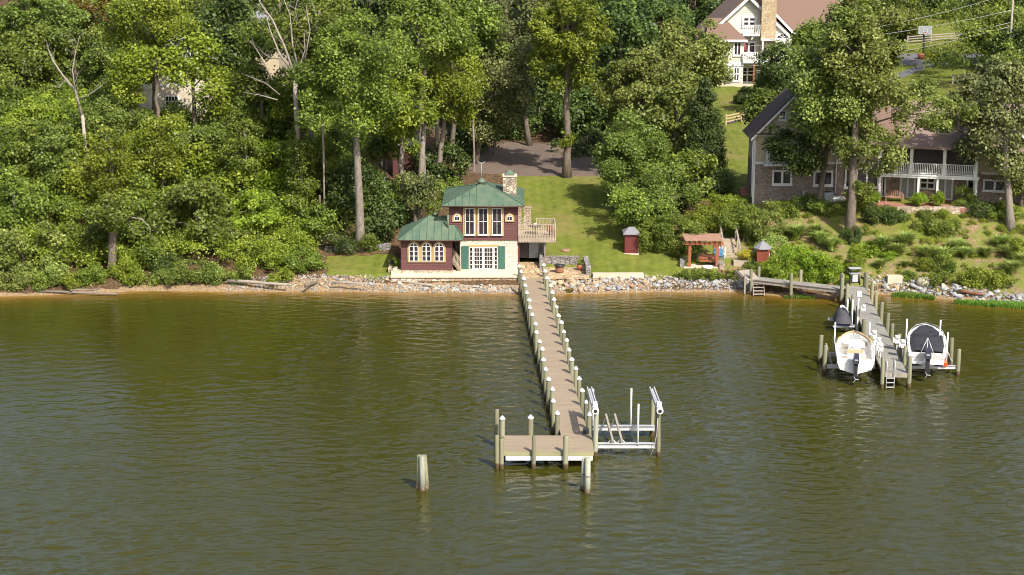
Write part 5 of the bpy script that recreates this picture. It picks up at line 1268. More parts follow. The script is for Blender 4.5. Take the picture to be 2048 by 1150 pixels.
# garden walls of the house
b_ = MB(); xs_ = [XA(q,149.0,4.6) for q in range(1798,1935,9)]
for i, x in enumerate(xs_): rr = random.Random(i); b_.cbox((x,149.0,gz(x,149.0)+.12),.46,.5+rr.uniform(0,.15),.5+rr.uniform(0,.15))
solo(b_, 'retaining_wall', M['fieldstone'], (xs_[0],149.0,gz(xs_[0],149.0)), 'low stone retaining wall below the lawn of the stone house', 'wall')
q = on_ground(1497,392); b_ = MB()
for i in range(3): b_.box(q.x-.7,q.x+.7,q.y+i*.5,q.y+.5+i*.5,q.z-.2,q.z+.2+.2*i)
solo(b_, 'stone_steps', M['brickpatio'], q, 'short flight of reddish stone steps at the left corner of the stone house', 'steps')

# ------------------------------------------------------------------ cream house on the hill
Yc = 222.0
def cx(px): return XA(px, Yc, 12)
def cz(py): return zat(py, Yc)
g0 = 7.8
chs = empty('hill_house', (cx(1520), Yc, g0), 'large cream clapboard house with brown roofs and a stone chimney on the hill', 'house')
MB().box(cx(1424), cx(1565), Yc+.05, Yc+11, g0-1, cz(55)).build('wall', M['clap'], chs)
px0, pxp, px1 = cx(1415), cx(1494), cx(1573); zpk, zev = cz(-6), cz(68)
edge = lambda z: (pxp-(zpk-z)*(pxp-px0)/(zpk-zev)+.2, pxp+(zpk-z)*(px1-pxp)/(zpk-zev)-.2)
b_ = MB(); b_.prism([(px0+.3,Yc+.04,zev),(px1-.3,Yc+.04,zev),(pxp,Yc+.04,zpk-.3)],(0,10.9,0)); siding(b_, 0, 0, zev, zpk-.3, Yc+.04, .27, edge); siding(b_, cx(1424), cx(1565), cz(120), zev, Yc+.04, .27); b_.build('gable_wall', M['clap'], chs)
def gable_roof(parent, xa, xp, xb, ze, zp, y0, y1, m='shingle', th=.25, rake=.45, nm='roof'):
    b = MB()
    for e in (xa, xb):
        s_ = -1 if e == xa else 1; n_ = Vector((s_*.68,0,.73))*th
        a, c_ = Vector((xp,y0,zp)), Vector((e,y0,ze)); D_ = Vector((0,y1-y0,0))
        b.add([a,c_,c_+D_,a+D_,a+n_,c_+n_,c_+n_+D_,a+n_+D_],[(0,1,2,3),(7,6,5,4),(0,4,5,1),(1,5,6,2),(2,6,7,3),(3,7,4,0)])
    r = b.build(nm, M[m], parent); b = MB()
    for e in (xa, xb): b.prism([(xp,y0-.07,zp+.2),(e,y0-.07,ze+.2),(e,y0-.07,ze+.2-rake),(xp,y0-.07,zp+.2-rake)],(0,.06,0))
    b.build('rake_board', M['white'], r); return r
gable_roof(chs, px0-.2, pxp, px1+.2, zev-.2, zpk, Yc-.7, Yc+11.3)
# big main roof to the right, ridge parallel to the water
r_ = MB(); zrg = cz(2)+2.6; r_.prism([(0,Yc-.3,cz(72)),(0,Yc+7.5,zrg),(0,Yc+15,cz(72)),(0,Yc+15,cz(72)-.3),(0,Yc-.3,cz(72)-.3)], (1,0,0))
r_.v = [(cx(1541) if v_[0] == 0 else cx(1622), v_[1], v_[2]) for v_ in r_.v]; r_.build('main_roof', M['shingle'], chs)
r_ = MB(); zr3 = zrg-.75; r_.prism([(0,Yc+.5,cz(72)-.5),(0,Yc+7.6,zr3),(0,Yc+14,cz(72)-.5),(0,Yc+14,cz(72)-.8),(0,Yc+.5,cz(72)-.8)], (1,0,0))
r_.v = [(cx(1622) if v_[0] == 0 else cx(1725), v_[1], v_[2]) for v_ in r_.v]; r_.build('side_roof', M['shingle'], chs)
MB().box(cx(1565), cx(1720), Yc+1, Yc+13, g0-1, cz(74)).build('side_wall', M['clap'], chs)
gable_roof(chs, cx(1500), cx(1547), cx(1594), cz(75), cz(28), Yc-.9, Yc+5, nm='front_roof')
b_ = MB(); b_.prism([(cx(1547)-.2,Yc-.4,cz(76)),(cx(1588),Yc-.4,cz(76)),(cx(1547)-.2,Yc-.4,cz(34))],(0,4,0)); b_.box(cx(1540),cx(1588),Yc-.4,Yc+4,cz(120),cz(76)); siding(b_, cx(1540), cx(1587), cz(120), cz(74), Yc-.4, .27); b_.build('front_wall', M['clap'], chs)
o = arch_pts(cx(1550), cx(1577), cz(77), cz(66)+.4)
b_ = MB(); hc = cx(1563.5); rr_ = cx(1577)-hc
b_.prism([(hc+(rr_+.25)*math.cos(a), Yc-.50, cz(76.5)+(rr_+.25)*.62*math.sin(a)) for a in [math.pi*i/12 for i in range(13)]], (0,.1,0)); w_ = b_.build('arched_window', M['white'], chs)
MB().prism([(hc+rr_*.8*math.cos(a), Yc-.55, cz(76)+rr_*.8*.62*math.sin(a)+.1) for a in [math.pi*i/12 for i in range(13)]], (0,.04,0)).build('pane', M['glass'], w_)
b_ = MB()
for a in (.8,1.57,2.35): b_.beam((hc,Yc-.58,cz(76)+.1),(hc+rr_*.8*math.cos(a),Yc-.58,cz(76)+.1+rr_*.5*math.sin(a)),.07,.04,(0,1,0))
b_.build('muntins', M['white'], w_)
MB().box(cx(1518), cx(1547), Yc-1.4, Yc+.9, g0-.5, cz(-25)).build('chimney', M['tanstone'], chs)
MB().box(cx(1657),cx(1668),Yc+6.8,Yc+7.8,zr3-.8,zr3+1.1).build('cupola', M['white'], chs)
# bay on the left with its roof
MB().box(cx(1421), cx(1482), Yc-2.6, Yc+.04, g0-.5, cz(78)).build('bay_wall', M['clap'], chs)
b_ = MB(); ze_ = cz(76); b_.add([(cx(1405),Yc-3.1,ze_),(cx(1487),Yc-3.1,ze_),(cx(1487),Yc+.1,ze_),(cx(1405),Yc+.1,ze_),(cx(1447),Yc+.06,cz(36)),(cx(1415),Yc+.06,cz(36))],[(3,2,1,0),(0,1,4,5),(1,2,4),(2,3,5,4),(3,0,5)]); b_.build('bay_roof', M['shingle'], chs)
MB().box(cx(1420),cx(1483),Yc-2.7,Yc-2.6,cz(128),cz(120)).box(cx(1404),cx(1488),Yc-3.16,Yc-3.1,ze_-.22,ze_+.05).box(cx(1420),cx(1424),Yc-2.69,Yc-2.6,cz(120),cz(80)).build('white_trim', M['white'], chs)
for a, b, t, bo, nx, ny in ((1461,1478,83,112,2,1),(1424,1440,88,115,2,1),(1462,1476,133,163,2,2),(1420,1429,138,162,1,1),(1434,1455,134,163,2,1)):
    window(chs, cx(a), cx(b), zat(bo,Yc-2.6), zat(t,Yc-2.6), Yc-2.6, nx, ny, .2, .1, mun=.16)
for a, b, t, bo, nx, ny in ((1482,1511,32,54,2,2),(1482,1512,82,108,2,1)):
    window(chs, cx(a), cx(b), cz(bo), cz(t), Yc, nx, ny, .28, .1, 'glass_door', mun=.22)
window(chs, cx(1482), cx(1510), g0+.15, cz(133), Yc, 2, 2, .2, .1, 'glass_door', mun=.2)
window(chs, cx(1549), cx(1575), zat(104,Yc-.4), zat(84,Yc-.4), Yc-.45, 3, 1, .2, .1, mun=.16)
b_ = MB(); zz = cz(66); b_.box(cx(1482),cx(1517),Yc-1.2,Yc-.05,zz-.3,zz); railing(b_,(cx(1483),Yc-1.15,zz),(cx(1516),Yc-1.15,zz),1.1,.25,.12,.09); b_.build('balcony', M['white'], chs)
b_ = MB(); yd = Yc-3.0; zz = zat(121,yd); b_.box(cx(1480),cx(1650),yd,Yc-.05,zz-.35,zz); railing(b_,(cx(1481),yd+.05,zz),(cx(1565),yd+.05,zz),1.05,.3,.16,.1); railing(b_,(cx(1565),yd+.05,zz),(cx(1648),yd+.05,zz),1.05,.3,.16,.1); b_.build('deck', M['white'], chs)
b_ = MB(); zz2 = zat(80,Yc-1.5); b_.box(cx(1516),cx(1585),Yc-2.8,Yc-1.5,zz2-.0,zz2+.18)
for q in (1519,1569): b_.box(cx(q)-.1,cx(q)+.1,Yc-2.75,Yc-2.5,zz,zz2)
b_.build('pergola_canopy', M['white'], chs)
MB().box(cx(1503)-.12,cx(1503)+.12,yd+.1,yd+.35,g0-.3,zz-.35).build('post', M['rust'], chs)
MB().box(cx(1420),cx(1520),Yc-3.1,Yc-2.62,g0-.6,g0+.35).build('base_wall', M['concrete'], chs)
q_ = Vector((cx(1484),Yc-1.7,zz)); um = empty('folded_umbrella', q_, 'closed dark red umbrella on the deck of the cream hill house', 'umbrella')
MB().tube([(0,0,0),(0,0,2.2)], .04, 6).build('pole', M['white'], um, False); MB().lathe((0,0,1.0), [(.45,0),(.5,.3),(.2,1.1),(.03,1.3)], 8).build('canopy', M['shedred'], um, False)
for k, px_ in enumerate((1495,1499)):
    r = chair(px_, Yc-1.5-k*.6, zz, M['white'], ['white chair with arms on the hill house deck nearer the house wall','white chair with arms on the hill house deck nearer the railing'][k], .4, .7); r.location.x = cx(px_)

# ------------------------------------------------------------------ houses behind the trees on the left
Yl = 168.0
lh = empty('pale_house', (XA(350,Yl,10), Yl, 9.6), 'pale cream stucco house mostly hidden behind trees at upper left', 'house')
bz_ = zat(236,Yl); x0, x1 = XA(282,Yl,12), XA(425,Yl,12)
MB().box(x0, x1, Yl, Yl+8, bz_-2, zat(118,Yl)).build('wall', M['stucco2'], lh)
MB().box(XA(262,Yl,12), x0, Yl+3, Yl+8, bz_-2, zat(128,Yl)).build('side_wall', M['stucco2'], lh)
window(lh, XA(331,Yl,11), XA(359,Yl,11), zat(226,Yl), zat(191,Yl), Yl, 4, 3, .1, .08, mun=.06)
window(lh, XA(338,Yl,13), XA(364,Yl,13), zat(160,Yl), zat(138,Yl), Yl, 4, 2, .1, .08, mun=.06)
r_, _p = hip(x0-1.2, x1+.8, Yl-.8, Yl+9, zat(112,Yl), ((x0*.6+x1*.4),Yl+4,zat(78,Yl)), ((x0*.4+x1*.6),Yl+4,zat(78,Yl)), .2); r_.build('roof', M['slate'], lh)
MB().box(x0-.0, x1, Yl-.05, Yl-.001, zat(168,Yl)-.15, zat(168,Yl)).build('band_trim', M['white'], lh)
b_ = MB(); b_.box(x0+1.0,x0+6,Yl-.9,Yl-.05,zat(122,Yl),zat(120,Yl)+.1); railing(b_,(x0+1.0,Yl-.85,zat(120,Yl)),(x0+6,Yl-.85,zat(120,Yl)),1.0,.25,.12,.06); b_.build('balcony', M['white'], lh)
l2 = empty('grey_roofed_house', (XA(485,Yl+8,12), Yl+8, 10), 'grey roofed stucco building glimpsed between the bare dead tree and the left forest', 'house')
Y_ = Yl+6; x0, x1 = XA(455,Y_,12), XA(560,Y_,12)
MB().box(x0, x1, Y_, Y_+8, 8, zat(80,Y_)).build('wall', M['stucco'], l2)
window(l2, XA(497,Y_,13), XA(513,Y_,13), zat(108,Y_), zat(86,Y_), Y_, 2, 2, .1, .08)
MB().box(XA(472,Y_,11), XA(492,Y_,11), Y_-.03, Y_+.1, zat(202,Y_), zat(184,Y_)).build('opening_shade', M['voidshade'], l2)  # dark panel on the wall, painted as the shade of an opening
r_, _p = hip(x0-.8, x1+.8, Y_-.8, Y_+9, zat(74,Y_), (x0+2.5,Y_+4,zat(28,Y_)), (x1-2.5,Y_+4,zat(28,Y_)), .2); r_.build('roof', M['slate'], l2)
Y_ = 164.5; hs_ = empty('hidden_shed', (XA(812,Y_,8), Y_, gz(XA(812,Y_,8),Y_)), 'dark maroon shed with a pale eave standing behind tree trunks above the cottage', 'shed')
MB().box(XA(785,Y_,8), XA(834,Y_,8), Y_, Y_+4, 4.5, zat(287,Y_)).build('wall', M['maroon'], hs_)
b_ = MB(); b_.add([(XA(778,Y_-.5,9),Y_-.5,zat(286,Y_)),(XA(842,Y_-.5,9),Y_-.5,zat(286,Y_)-.15),(XA(842,Y_+4.5,9),Y_+4.5,zat(262,Y_)),(XA(778,Y_+4.5,9),Y_+4.5,zat(262,Y_)+.2),(XA(778,Y_-.5,9),Y_-.5,zat(289,Y_)),(XA(842,Y_-.5,9),Y_-.5,zat(289,Y_)-.15),(XA(842,Y_+4.5,9),Y_+4.5,zat(265,Y_)),(XA(778,Y_+4.5,9),Y_+4.5,zat(265,Y_)+.2)],[(0,1,2,3),(7,6,5,4),(0,4,5,1),(1,5,6,2),(2,6,7,3),(3,7,4,0)]); b_.build('roof', M['slate'], hs_)
q = W(763,284,Y_-3); gq = gz(q.x, q.y)
um = empty('blue_umbrella', (q.x,q.y,gq), 'blue grey canopy umbrella half hidden in the trees beside the maroon shed', 'umbrella')
MB().lathe((q.x,q.y,q.z-.1), [(.62,0),(.55,.18),(.35,.36),(.03,.5)], 12).build('canopy', M['slate'], um); MB().tube([(q.x,q.y,gq),(q.x,q.y,q.z)], .035, 6).build('pole', M['dead'], um)

# ------------------------------------------------------------------ hoop, fences, pole, wires, small yard things
q = on_ground(1846,108); hp = empty('basketball_hoop', q, 'free standing basketball hoop with a clear white edged backboard beside the driveway', 'basketball hoop')
MB().tube([(0,0,0),(0,0,2.9)], .13, 8).build('pole', M['black'], hp, False)
t_ = MB(); 
for a in ((-.9,-.86),(.86,.9)): t_.box(a[0],a[1],-.55,-.5,2.75,3.85)
for a in ((2.75,2.79),(3.81,3.85)): t_.box(-.86,.86,-.55,-.5,*a)
for a in ((-.3,-.26),(.26,.3)): t_.box(a[0],a[1],-.56,-.5,3.0,3.45)
t_.box(-.26,.26,-.56,-.5,3.41,3.45); t_.box(-.26,.26,-.56,-.5,3.0,3.04)
bk_ = t_.build('backboard_frame', M['white'], hp, False); MB().box(-.86,.86,-.53,-.52,2.79,3.81).build('backboard', M['ac'], bk_, False)
MB().tube([(.23*math.cos(t),-.8+.23*math.sin(t),3.02) for t in [i*math.pi/6 for i in range(13)]], .025, 6).build('rim', M['orange'], hp, False)
b_ = MB()
for i in range(8): t = i*math.pi/4; b_.beam((.22*math.cos(t),-.8+.22*math.sin(t),3.0),(.12*math.cos(t+.4),-.8+.12*math.sin(t+.4),2.6),.02,.02)
b_.build('net', M['white'], hp, False); MB().beam((0,0,2.85),(0,-.5,3.2),.1,.1).build('arm', M['black'], hp, False)
def rail_fence(pts, label, mat='timber', h=1.1):
    P = [on_ground(*q) for q in pts]; r = empty('split_rail_fence', P[0], label, 'fence')
    for p in P: b = MB(); b.beam(p-Vector((0,0,.2)), p+Vector((0,0,h+.1)), .16, .16); b.build('post', M[mat], r)
    b = MB()
    for a, c_ in zip(P, P[1:]):
        for z in (.35,.7,1.02): b.beam(a+Vector((0,0,z)), c_+Vector((0,0,z)), .07, .13)
    b.build('rails', M[mat], r)
rail_fence([(1452,250),(1483,243),(1512,236)], 'short new split rail fence beside the driveway left of the stone house')
rail_fence([(1815,88),(1862,84),(1908,81),(1955,79),(2000,77)], 'long weathered split rail fence crossing the lawn behind the basketball hoop', 'dead')
rail_fence([(1905,168),(1935,164),(1970,160)], 'weathered low rail fence along the path near the stone house roof', 'dead')
Yp = 205.0; xp_ = XA(2024,Yp,18); up_ = empty('utility_pole', (xp_,Yp,gz(xp_,Yp)), 'tall grey utility pole among the trees at the top right', 'utility pole')
MB().tube([(xp_,Yp,gz(xp_,Yp)-.5),(xp_,Yp,zat(-30,Yp))], [.17,.12], 8).build('shaft', M['dead'], up_)
MB().box(xp_-.9,xp_+.9,Yp-.06,Yp+.06,zat(-14,Yp)-.1,zat(-14,Yp)+.03).build('crossarm', M['dead'], up_)
for k, (a, b, lb) in enumerate((((1540,82),(2024,-14),'highest thin power line running to the top of the utility pole'),((1480,92),(2024,20),'second power line passing in front of the basketball hoop'),
      ((1478,133),(2024,44),'third thin cable crossing below the hoop towards the pole'),((1480,144),(2024,52),'lowest thin cable running across the far lawn'))):
    A_, B_ = W(a[0],a[1],Yc-3.5), W(b[0],b[1],Yp); pts = [A_.lerp(B_, t)-Vector((0,0,.9*4*t*(1-t))) for t in [i/14 for i in range(15)]]
    solo(MB().tube(pts, .030, 5), 'power_line', M['wire'], A_, lb, 'power line')
for px_, py_, m_, lb, s_ in ((1842,119,'clay','clay urn with flowers at the curve of the driveway',.45),(1900,117,'blueplastic','blue green bin beside the garden bed on the driveway',.5),(1911,118,'rust','brown bin standing right of the blue green bin',.5)):
    q = on_ground(px_,py_); o = MB().lathe(q, [(s_*.7,0),(s_,.35),(s_*1.05,.75),(s_*.8,.8)], 10); solo(o, 'bin' if 'bin' in lb else 'garden_urn', M[m_], q, lb, 'bin' if 'bin' in lb else 'urn')
for x in (1416,1430,1458,1474): pass
# ------------------------------------------------------------------ rocks of the shoreline
import bmesh
def rock_mesh(seed, mat):
    rr = np.random.RandomState(seed); bm = bmesh.new(); bmesh.ops.create_icosphere(bm, subdivisions=2, radius=.5)
    pl_ = [(d/np.linalg.norm(d), rr.uniform(.26,.42)) for d in rr.normal(size=(9,3))]
    sc_ = rr.uniform(.7,1.15,3)*np.array([1.15,.95,.72])
    for v in bm.verts:
        p = np.array(v.co)
        for d, k in pl_:
            t = p.dot(d)
            if t > k: p = p - d*(t-k)
        v.co = Vector(p*sc_)
    me = bpy.data.meshes.new('rock'); bm.to_mesh(me); bm.free(); me.materials.append(M[mat]); return me
RM = {k: [rock_mesh(i+j*10, k) for i in range(5)] for j, k in enumerate(('rock_grey','rock_tan','rock_cream','rock_rust'))}
rng = np.random.RandomState(11)
SEG = [ # photo x range, z-band from shore (m), count, sizes, material weights, label, group
 (575,800,.6,2.0,26,(.22,.45),(.25,.4,.2,.15),'small rough stone on the strip of shore left of the cottage terrace','rocks left of the terrace'),
 (790,1034,.3,1.3,92,(.20,.45),(.28,.34,.3,.08),'pale broken rock piled under the cottage sea wall','rocks under the cottage sea wall'),
 (1092,1300,.3,2.0,80,(.28,.65),(.30,.32,.28,.10),'mixed tan and grey rock in the bank right of the long dock','rocks right of the long dock'),
 (1300,1505,.6,1.9,42,(.30,.62),(.75,.08,.17,0),'light grey angular rock below the green shrubs of the pergola','rocks below the pergola'),
 (1728,2060,.3,2.3,88,(.35,.72),(.88,.02,.08,.02),'blue grey angular rock in the bank right of the grey dock','rocks right of the grey dock'),
]
RLB = {'pale broken':('under the cottage sea wall','the left corner of the terrace','the maroon wing','the left side of the long dock'),'small rough':('left of the terrace','the pale beach log','the small lawn','the terrace corner'),
 'mixed tan and grey':('in the bank right of the long dock','the long dock','the pale concrete ledge','the green hedge'),'light grey angular':('in the bank below the pergola','the tan rocks','the pergola','the small beach steps'),
 'blue grey angular':('right of the grey dock','the grey dock','the marsh grass patch','the right picture edge')}
def rl_(lb, k, size, s0, s1, d, d0, d1, t):
    for q in RLB:
        if lb.startswith(q):
            w = RLB[q]; sz = 'large' if size > s0+.45*(s1-s0) else ('fist-like small' if size < s0+.12*(s1-s0) else 'medium')
            sz = {'fist-like small':'small'}.get(sz, sz); row = ('at the waterline' if d < d0+.33*(d1-d0) else 'topmost on the bank' if d > d0+.67*(d1-d0) else 'halfway up')
            return sz+' '+('grey','tan','cream','rusty brown')[k]+' rock '+row+', near '+w[1+min(2,int(t*3))]
    return lb
KM = ('rock_grey','rock_tan','rock_cream','rock_rust')
sv, sf = [], []
for a, b, d0, d1, cnt, (s0, s1), wts, lb, gp in SEG:
    for i in range(cnt + cnt*3):
        px_ = a + (b-a)*rng.uniform() if i < cnt or b < 2000 else a + 640*rng.uniform(); x = XA(px_, 139, .3); s_ = float(shore(x)); d = d0 + (d1-d0)*rng.uniform()
        if px_ > 1880: d -= .15
        y = s_+d; z = gz(x, y); k = rng.choice(4, p=wts); size = .88*(s0+(s1-s0)*rng.uniform()**1.9)
        me = RM[KM[k]][rng.randint(5)]; e = rng.uniform(-.5,.5,3); e[2] = rng.uniform(0,6.28)
        if i < cnt:
            if rng.uniform() < .12: size *= 1.35
            o = bpy.data.objects.new('rock', me); COL.objects.link(o); o.location = (x, y, z+size*.16); o.rotation_euler = e; o.scale = (size*1.25,)*3; setp(o, rl_(lb, k, size, s0, s1, d, d0, d1, (px_-a)/(b-a)), 'rock', gp)
        else:
            size *= .62; sv.append((k, x, y, z+size*.12, size, e, me))
for k in range(4):
    vs, fs, base = [], [], 0
    sel = [q for q in sv if q[0] == k] 
    if k in (0,1,2):
        for j in range({0:1500,1:900,2:1200}[k]):   # cobbles and pebbles between and below the boulders
            px_ = rng.choice([rng.uniform(450,1036), rng.uniform(1090,1505), rng.uniform(1728,2350)], p=[.42,.33,.25]); x = XA(px_, 139, .3)
            y = float(shore(x)) + rng.uniform(.05,2.0 if px_ > 1090 or px_ < 780 else 1.25); sel.append((k, x, y, gz(x,y)+.03, rng.uniform(.07,.2), rng.uniform(-1,3,3), RM[KM[k]][rng.randint(5)]))
    for (_, x, y, z, s_, e, me) in sel:
        from mathutils import Euler
        Mx = Matrix.Translation((x,y,z)) @ Euler(tuple(e)).to_matrix().to_4x4() @ Matrix.Scale(s_*1.2, 4)
        vs += [tuple(Mx @ v.co) for v in me.vertices]; fs += [tuple(i+base for i in p.vertices) for p in me.polygons]; base = len(vs)
    if vs:
        me = bpy.data.meshes.new('rubble'); me.from_pydata(vs, [], fs); me.materials.append(M[KM[k]])
        o = bpy.data.objects.new('rubble', me); COL.objects.link(o)
        setp(o, ['grey','tan','cream','rusty'][k]+' rubble and cobbles filling the gaps along the shore', 'rubble', None, 'stuff')
def log(px0, py0, px1, py1, z, r, mat, label):
    a, b = G(px0,py0,z), G(px1,py1,z); m_ = MB(); m_.tube([a, a.lerp(b,.3)+Vector((0,.06,.03)), a.lerp(b,.7)-Vector((0,.05,0)), b], [r,r*.95,r*.85,r*.6], 7)
    solo(m_, 'driftwood_log', M[mat], a, label, 'log')
log(812,566,868,571,.45,.13,'dead','pale driftwood log lying on rocks below the maroon wing'); log(905,571,965,574,.35,.10,'dead','thin brown driftwood stick on the rocks below the terrace')
log(455,562,577,569,.7,.15,'dead','long pale driftwood log on the beach left of the lawn'); log(75,583,235,588,.2,.10,'bark2','long grey driftwood trunk at the water edge at far left')
log(140,581,200,578,.4,.07,'bark2','short grey driftwood piece beside the big shoreline trunk'); log(665,565,735,567,.8,.10,'dead','slim pale log on the stones in front of the small lawn')
log(1918,583,1968,589,.5,.14,'rust','dark rusty log lying on the grey rocks at right'); log(610,573,650,559,.6,.12,'bark','crooked brown branch leaning over the shore stones')
q = G(1790,560,.9); solo(MB().box(q.x-.65,q.x+.65,q.y-.2,q.y+.5,.6,1.25), 'stone_block', M['concrete'], q, 'square cream stone block set in the grey rock bank', 'stone block')
q = G(1848,562,1.0); solo(MB().lathe((q.x,q.y,.6), [(.6,0),(.75,.3),(.5,.7),(.1,.8)], 7), 'boulder', M['rock_cream'], q, 'large rounded cream boulder among plants above the grey rocks', 'boulder')
bp = [W(1895,455,147.5),W(1908,463,147.2),W(1910,473,147),W(1918,480,146.8)]
solo(MB().tube([p for p in bp], [.05,.07,.08,.09], 6), 'dead_branch', M['dead'], bp[-1], 'bare crooked branch standing on the mulched bank', 'branch')

# ------------------------------------------------------------------ ornamental grasses, clipped bushes, shrubs
def tuft(name, seed, n, h, spread, mat, w=.02, droop=.5):
    rr = np.random.RandomState(seed); V = []; Tn = []
    for _ in range(n):
        a = rr.uniform(0,6.283); r0 = rr.uniform(0,.14); L = h*rr.uniform(.6,1.1); sp = spread*rr.uniform(.15,1.0); d = np.array([math.cos(a),math.sin(a),0]); s_ = np.array([-d[1],d[0],0])*w*rr.uniform(.7,1.5)
        pts = [d*r0 + d*sp*(t**1.7) + np.array([0,0,L*(t - droop*t**3*.75)]) for t in (0,.35,.7,1)]
        tn = rr.uniform(0,1)
        for i in range(3):
            k0, k1 = (1,.9,.6,.15)[i], (1,.9,.6,.15)[i+1]; V += [pts[i]-s_*k0, pts[i]+s_*k0, pts[i+1]+s_*k1, pts[i+1]-s_*k1]; Tn += [tn]*4
    return quad_mesh(name, np.array(V), np.array(Tn), LF[mat])
TF = [tuft('ornamental_grass', s_, 260, 1.15, .80, 'blade', .03) for s_ in (1,2,3)]
OG = [(1594,476,1.35),(1640,486,1.15),(1662,500,1.2),(1764,496,1.2),(1808,492,1.35),(1794,510,1.1),(1761,534,.75),(1811,534,.65),(1856,518,1.25),(1886,520,1.2),(1915,500,1.05),(1930,517,1.1),(1972,513,.95),(2000,494,1.15),(2018,514,1.1),(2022,548,1.2),(1420,452,1.2),(1398,448,1.1),(2046,530,1.1),(1498,470,1.1),(1630,468,1.0)]
wh = {(1594):'tall green ornamental grass uphill of the kiosk, leftmost on the bank',(1640):'ornamental grass left of the ivy covered trunk, upper one',(1662):'ornamental grass just left of the ivy covered trunk',(1764):'large ornamental grass right of the ivy covered trunk',
 1808:'largest ornamental grass below the house lawn',1794:'ornamental grass in front of the two big clumps',1761:'small dark grass tuft low on the bank near the grey dock',1811:'small grass tuft above the square cream stone block',1856:'wide ornamental grass above the cream boulder',
 1886:'ornamental grass directly behind the leafy plants of the right bank',1915:'ornamental grass beside the bare crooked branch',1930:'ornamental grass downhill of the bare crooked branch',1972:'single ornamental grass in bare mulch at the right',2000:'ornamental grass below the leaning trunk at far right',
 2018:'ornamental grass halfway down the far right bank',2022:'lowest ornamental grass at the far right just above the rocks',1420:'yellowish ornamental grass behind the pergola, right one',1398:'yellowish ornamental grass behind the pergola, left one',2046:'ornamental grass cut by the right picture edge',1498:'dark ornamental grass above the wooden steps',1630:'ornamental grass in the shade at the top of the bank'}
for i, (a, b, s_) in enumerate(OG):
    p = on_ground(a, b); o = bpy.data.objects.new('ornamental_grass', TF[i%3]); COL.objects.link(o); o.location = p; o.rotation_euler = (0,0,i*1.3); o.scale = (s_*1.45,s_*1.45,s_*1.2)
    setp(o, wh[a], 'ornamental grass', 'ornamental grasses on the bank')
def marsh(label, px0, px1, n, d0, d1, h, seed):
    rr = np.random.RandomState(seed); V = []; Tn = []
    for _ in range(n):
        px_ = px0+(px1-px0)*rr.uniform(); e = 1-abs((px_-px0)/(px1-px0)*2-1)**3; x = XA(px_,137,0); y = float(shore(x))+d0+(d1-d0)*rr.uniform()*e; b = np.array([x,y,-.1]); L = h*rr.uniform(.6,1.2)
        for k in range(3):
            a = rr.uniform(0,6.283); d = np.array([math.cos(a),math.sin(a),0]); s_ = np.array([-d[1],d[0],0])*.03; t = b+d*.12+np.array([0,0,L]); V += [b-s_,b+s_,t+s_*.2,t-s_*.2]; Tn += [rr.uniform(0,1)]*4
    o = bpy.data.objects.new('marsh_grass', quad_mesh('marsh_grass', np.array(V), np.array(Tn), LF['marsh'])); COL.objects.link(o); setp(o, label, 'marsh grass', None, 'stuff')
marsh('bright green marsh grass in the shallows right of the grey dock', 1780, 1858, 1300, -.9, .1, .42, 1)
marsh('bright green marsh grass along the water at far right', 1890, 2300, 6000, -1.6, .15, .42, 2)
marsh('small patch of marsh grass under the grey walkway', 1565, 1622, 600, -.9, .1, .30, 3)

def SH(px, py, hw, hh, Y, leaf, label, **k): return shrub(px, py, hw, hh, Y, leaf, label, **{'auto': Y < 152.5, **k})
for a, b, r_, lb in ((1747,394,14,'clipped round bush at the left corner of the porch patio'),(1838,397,13.5,'clipped round bush left of the light wooden bench'),(1877,398,12.5,'clipped round bush right of the light wooden bench')):
    SH(a, b, r_, r_*.93, 150.3 if a < 1800 else 149.8, 'lime', lb, name='round_bush', rc=.28, dens=950, L=.05, cover=2.2, group='clipped round bushes', cat='bush', auto=False, z=5.05)
    q = Vector((XA(a,149.7,5.1),149.7 if a < 1800 else 149.3, 5.1))
SH(1492,196,22,19,205,'deep','dark round shrub alone on the hill lawn',rc=.5,dens=260,cover=1.8)
